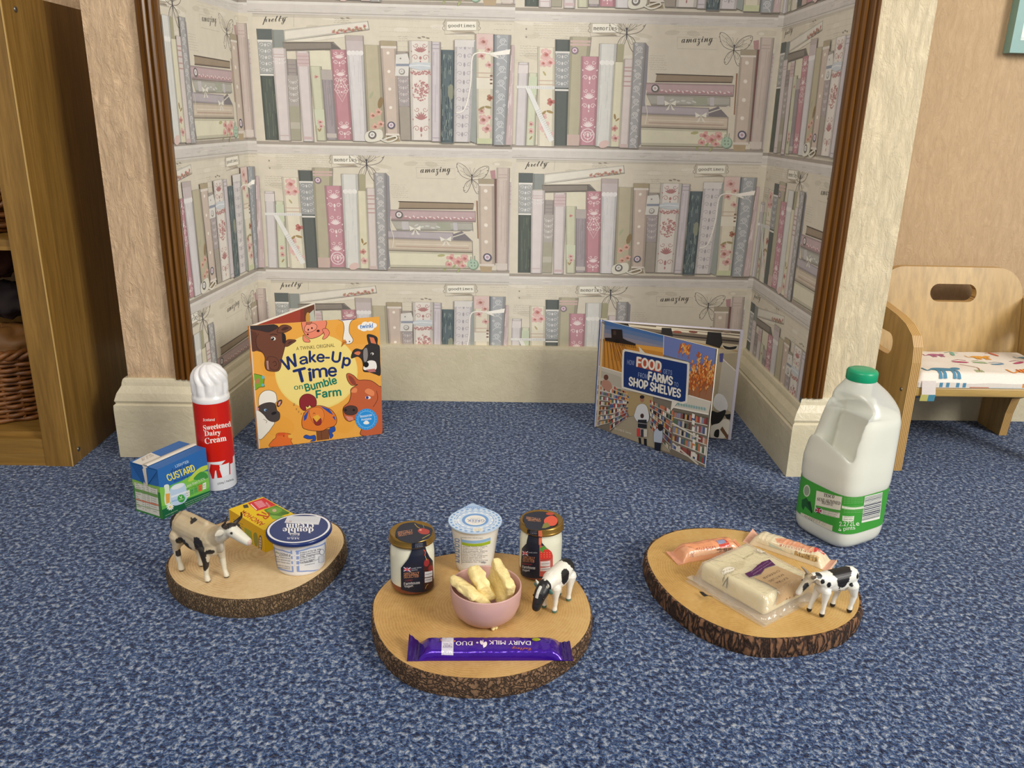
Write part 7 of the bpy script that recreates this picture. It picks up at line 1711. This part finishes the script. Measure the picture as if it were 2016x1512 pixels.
def toy_cow(label, loc, heading, S, P, paint, hoof, horn_mat, patches_group='toy cows on the log slices'):
    """P: joint positions in cow space (x forward, y left, z up), unit = body height 1"""
    t = thing('toy_cow', label, 'toy', loc, heading, patches_group)
    V = lambda p: Vector(p)*S
    parts = []
    for k in P['legs']:
        pts, rs = k
        for (a, b), (ra, rb) in zip(zip(pts, pts[1:]), zip(rs, rs[1:])): parts.append(('cap', V(a), V(b), ra*S, rb*S))
    for a, b, ra, rb in P['caps']: parts.append(('cap', V(a), V(b), ra*S, rb*S))
    for q in P['ells']: parts.append(('ell', V(q[0]), tuple(x*S for x in q[1]), Matrix.Rotation(q[2], 4, 'Y') if len(q) > 2 else Matrix.Identity(4)))
    me = blend_body(parts, S*.0125, 3)
    ca = me.color_attributes.new('Col', 'FLOAT_COLOR', 'POINT')
    for i, v in enumerate(me.vertices):
        ca.data[i].color = (*lin(paint(v.co/S)), 1)
    me.materials.clear(); me.materials.append(MAT['cowpaint'])
    for p in me.polygons: p.use_smooth = True
    o = bpy.data.objects.new('body', me); COL.objects.link(o); o.parent = t
    for hs in P['horns']:
        mb = MB(); pts = catmull([tuple(V(p)) for p in hs], 5); rr = P.get('hr', .028)*S; mb.tube(pts, lambda u: rr*(1-.8*u)+.0002, 8); mb.build('horn', horn_mat, t)
    for es in P['ears']:
        mb = MB(); a, b, w_ = Vector(es[0])*S, Vector(es[1])*S, es[2]*S; d = (b-a).normalized(); up = d.cross(Vector((0, 1, .3))).normalized() if abs(d.y) < .9 else d.cross(Vector((1, 0, 0))).normalized(); sd = d.cross(up)
        rows = []
        for k in range(7):
            u = k/6; w2 = w_*math.sin(math.pi*(.15+.8*u))**.8; c_ = a.lerp(b, u); rows.append([c_+up*w2*math.cos(q)+sd*w2*.35*math.sin(q) for q in [2*math.pi*i/10 for i in range(10)]])
        mb.grid(rows, es[3], 0, True); mb.cap(rows[0], es[3], 0, True); mb.cap(rows[-1], es[3]); mb.build('ear', 'cowpaint', t, recalc=True)
    for e in P['eyes']:
        mb = MB(); r_ = P.get('er', .02)*S; q = Vector(e)*S
        rows = [[(q.x+r_*math.sin(ph)*math.cos(a), q.y+r_*math.sin(ph)*math.sin(a), q.z+r_*math.cos(ph)) for a in [2*math.pi*i/10 for i in range(10)]] for ph in [.2+.45*k for k in range(7)]]
        mb.grid(rows, (1, 1, 1), 0, True, True, True); mb.build('eye', 'eye', t, recalc=True)
    return t
def nz(p, k, s_): return noise.noise(Vector(p)*k+Vector((s_, 0, 0)))
def inb(p, c, r, seed, wob=.25):
    q = Vector(((p.x-c[0])/r[0], (p.y-c[1])/r[1], (p.z-c[2])/r[2])); return q.length < 1+wob*nz(p, 9, seed)+.12*nz(p, 25, seed+3)

# --- cow one: tan-shaded, black patches, black horns; looks over the cream pot
def paint1(p):
    if p.z < .045: return '#4a4238' if p.z < .02 else '#d6cfba'
    col = mixc('#cfc3aa', '#b7a482', min(1, max(0, (p.z-.40)*1.6+.25*nz(p, 8, 2)))) if p.x < .52 else '#dad7c8'
    if p.z < .33: col = mixc(col, '#dcd7c4', .8)
    if p.x > .44 and p.z > .3: col = mixc(col, '#9f9078', .35*max(0, 1-abs(p.x-.52)*6))
    for c_, r_, s_ in (((-.02, -.16, .97), (.13, .13, .10), 1), ((-.46, -.1, .78), (.09, .2, .26), 2), ((.22, -.22, .52), (.13, .14, .25), 3), ((.27, -.18, .36), (.05, .12, .17), 4), ((-.14, -.2, .52), (.14, .13, .12), 5), ((.42, -.16, .52), (.09, .09, .08), 6), ((-.02, .2, .7), (.2, .12, .2), 7), ((-.40, -.15, .48), (.05, .08, .06), 8), ((-.34, -.14, .31), (.035, .08, .06), 9), ((.72, .03, 1.05), (.085, .13, .06), 10)):
        if inb(p, c_, r_, s_): return '#2b2724'
    if p.x > 1.035 and p.z < .86: return '#c9aca0'
    return col
LEG = lambda hip, kn, an, ft, r: ([hip, kn, an, ft], r)
P1 = dict(
    legs=[LEG((-.34, -.12, .60), (-.40, -.13, .36), (-.35, -.13, .13), (-.33, -.13, .028), (.13, .058, .038, .048)), LEG((-.34, .12, .60), (-.27, .13, .36), (-.21, .13, .13), (-.19, .13, .028), (.12, .055, .038, .048)),
          LEG((.26, -.11, .55), (.26, -.12, .32), (.24, -.12, .12), (.26, -.12, .028), (.10, .048, .036, .046)), LEG((.28, .11, .55), (.34, .12, .32), (.36, .12, .12), (.39, .12, .028), (.10, .048, .036, .046))],
    caps=[((-.33, 0, .74), (.28, 0, .70), .20, .195), ((-.38, 0, .76), (-.40, 0, .70), .17, .16), ((.30, 0, .70), (.60, .01, .88), .165, .105), ((.58, .01, .88), (.72, .03, .97), .105, .088), ((.72, .03, .94), (.92, .06, .85), .098, .076), ((.92, .06, .85), (1.00, .075, .815), .074, .062),
          ((-.46, .0, .84), (-.515, .0, .66), .028, .02), ((-.515, .0, .66), (-.50, .0, .42), .02, .03), ((-.30, -.0, .93), (.20, 0, .90), .05, .05)],
    ells=[((-.02, 0, .63), (.34, .20, .24)), ((.30, 0, .60), (.15, .17, .19)), ((-.36, 0, .70), (.15, .18, .21)), ((-.22, 0, .46), (.09, .08, .07)), ((.42, -.01, .62), (.14, .05, .13))],
    horns=[[(.70, -.04, 1.01), (.71, -.10, 1.06), (.77, -.11, 1.13), (.80, -.08, 1.24)], [(.72, .10, 1.02), (.75, .15, 1.07), (.80, .16, 1.13), (.83, .14, 1.21)]], hr=.034,
    ears=[((.66, -.06, .96), (.60, -.17, .90), .05, '#cfc9b8'), ((.70, .12, .97), (.66, .22, .94), .05, '#2b2724')], eyes=[(.815, -.052, .955), (.80, .118, .955)], er=.018)
hind, front = Vector((-.384, .956)), Vector((-.342, .924)); hd = math.atan2(-.0285, .0440)
toy_cow('tan and white toy cow with black patches and black horns, on the pale log slice', (-.3640, .9420, TZ+.0004), hd, .0845, P1, paint1, '#333', 'horn_dark')

# --- cow two: small glossy black and white cow, head down, beside the bowl
def paint2(p):
    if p.z < .07: return '#4f7a72'
    if p.x > .80 and p.z < .47 : return '#1a1a1c' if p.z > .30 else '#28282b'
    if p.x > .52 and p.z > .38:
        if abs(p.y-.0) < .035 and p.z > .60 and p.x > .72: return '#d9dcd6'
        if p.x < .60 and p.z > .9: return '#e4e1d6'
        return '#17171a'
    for c_, r_, s_ in (((-.38, .0, .90), (.18, .24, .24), 1), ((.02, .2, .80), (.17, .12, .18), 2), ((.02, -.2, .76), (.15, .12, .2), 3), ((.27, .17, .42), (.05, .07, .18), 6)):
        if inb(p, c_, r_, s_, .12): return '#17171a'
    return '#e6e3d8'
P2 = dict(
    legs=[LEG((-.34, -.13, .62), (-.38, -.15, .36), (-.36, -.15, .15), (-.34, -.15, .05), (.15, .075, .052, .066)), LEG((-.34, .13, .62), (-.30, .15, .36), (-.28, .15, .15), (-.27, .15, .05), (.15, .075, .052, .066)),
          LEG((.28, -.13, .60), (.30, -.15, .34), (.30, -.15, .15), (.31, -.15, .05), (.13, .070, .050, .066)), LEG((.28, .13, .60), (.30, .15, .34), (.32, .15, .15), (.34, .15, .05), (.13, .070, .050, .066))],
    caps=[((-.32, 0, .80), (.28, 0, .78), .22, .21), ((.32, 0, .78), (.56, 0, .74), .19, .14), ((.56, 0, .74), (.72, 0, .62), .17, .155), ((.72, 0, .62), (.84, 0, .44), .15, .115), ((.84, 0, .44), (.88, 0, .36), .11, .10), ((-.50, 0, .92), (-.56, 0, .60), .03, .025)],
    ells=[((0, 0, .70), (.38, .23, .25)), ((-.22, 0, .50), (.10, .10, .08))],
    horns=[[(.64, -.09, .78), (.65, -.15, .84), (.68, -.16, .90)], [(.64, .09, .78), (.65, .15, .84), (.68, .16, .90)]], hr=.04,
    ears=[((.60, -.12, .70), (.58, -.28, .72), .065, '#4f7a72'), ((.60, .12, .70), (.60, .25, .66), .065, '#4f7a72')], eyes=[(.80, -.125, .58), (.80, .125, .58)], er=.028)
toy_cow('small glossy black and white toy cow with lowered head, right of the pink bowl', (.0905, .8775, TZ+.0004), math.atan2(-.036, -.027), .0530, P2, paint2, '#333', 'horn_white')

# --- cow three: white with black saddle and spots, grey horns
def paint3(p):
    if p.z < .10: return '#1b1a1b'
    if p.x > .62:
        if inb(p, (.80, .12, .76), (.075, .065, .15), 5, .1) or inb(p, (.80, -.06, .76), (.075, .05, .13), 6, .1): return '#232123'
        if p.x > .88 and p.z < .66: return '#dccfc2'
        return mixc('#a8977c', '#d9d3c4', min(1, max(0, (p.x-.70)*4)))
    for c_, r_, s_ in (((-.05, -.02, 1.02), (.24, .34, .20), 1), ((-.03, .2, .88), (.15, .12, .2), 9), ((.30, .17, .80), (.045, .1, .065), 2), ((.03, .22, .69), (.025, .1, .025), 3), ((-.08, .22, .72), (.03, .1, .025), 4), ((.0, .22, .62), (.03, .1, .022), 5), ((-.26, .2, .72), (.04, .1, .05), 6), ((-.40, .12, .88), (.05, .1, .06), 7), ((.50, .08, 1.0), (.07, .1, .06), 8), ((.44, .15, .88), (.05, .08, .06), 11)):
        if inb(p, c_, r_, s_, .10): return '#1b1a1c'
    return '#e6e6de'
P3 = dict(
    legs=[LEG((-.36, .12, .64), (-.42, .14, .40), (-.38, .14, .18), (-.36, .14, .06), (.13, .066, .045, .058)), LEG((-.36, -.12, .64), (-.24, -.14, .40), (-.17, -.14, .18), (-.16, -.14, .06), (.12, .062, .045, .058)),
          LEG((.28, .11, .60), (.29, .12, .36), (.30, .12, .18), (.31, .12, .06), (.105, .056, .044, .056)), LEG((.28, -.11, .60), (.36, -.12, .36), (.42, -.12, .18), (.44, -.12, .06), (.105, .056, .044, .056))],
    caps=[((-.34, 0, .84), (.28, 0, .80), .19, .19), ((.30, 0, .82), (.54, .01, .92), .17, .115), ((.54, .01, .92), (.68, .02, .92), .11, .095), ((.68, .02, .91), (.86, .04, .72), .095, .066), ((.86, .04, .72), (.92, .045, .64), .064, .058), ((-.50, 0, .92), (-.545, 0, .60), .026, .022)],
    ells=[((-.02, 0, .74), (.36, .195, .22)), ((.30, 0, .70), (.15, .16, .20)), ((-.22, 0, .55), (.10, .09, .06)), ((-.38, 0, .82), (.14, .17, .18))],
    horns=[[(.66, .09, .98), (.66, .17, 1.04), (.70, .20, 1.10)], [(.66, -.06, .99), (.70, -.13, 1.05), (.76, -.17, 1.10)]], hr=.036,
    ears=[((.60, .11, .93), (.54, .22, .86), .055, '#8a7d6a'), ((.64, -.09, .93), (.62, -.20, .88), .055, '#8a7d6a')], eyes=[(.765, .112, .84), (.765, -.075, .84)], er=.018)
toy_cow('white toy cow with black saddle patch and black hooves, beside the cheese pack', (.4275, .8630, TZ+.0004), math.atan2(-.0120, -.0420), .0585, P3, paint3, '#333', 'horn_grey')
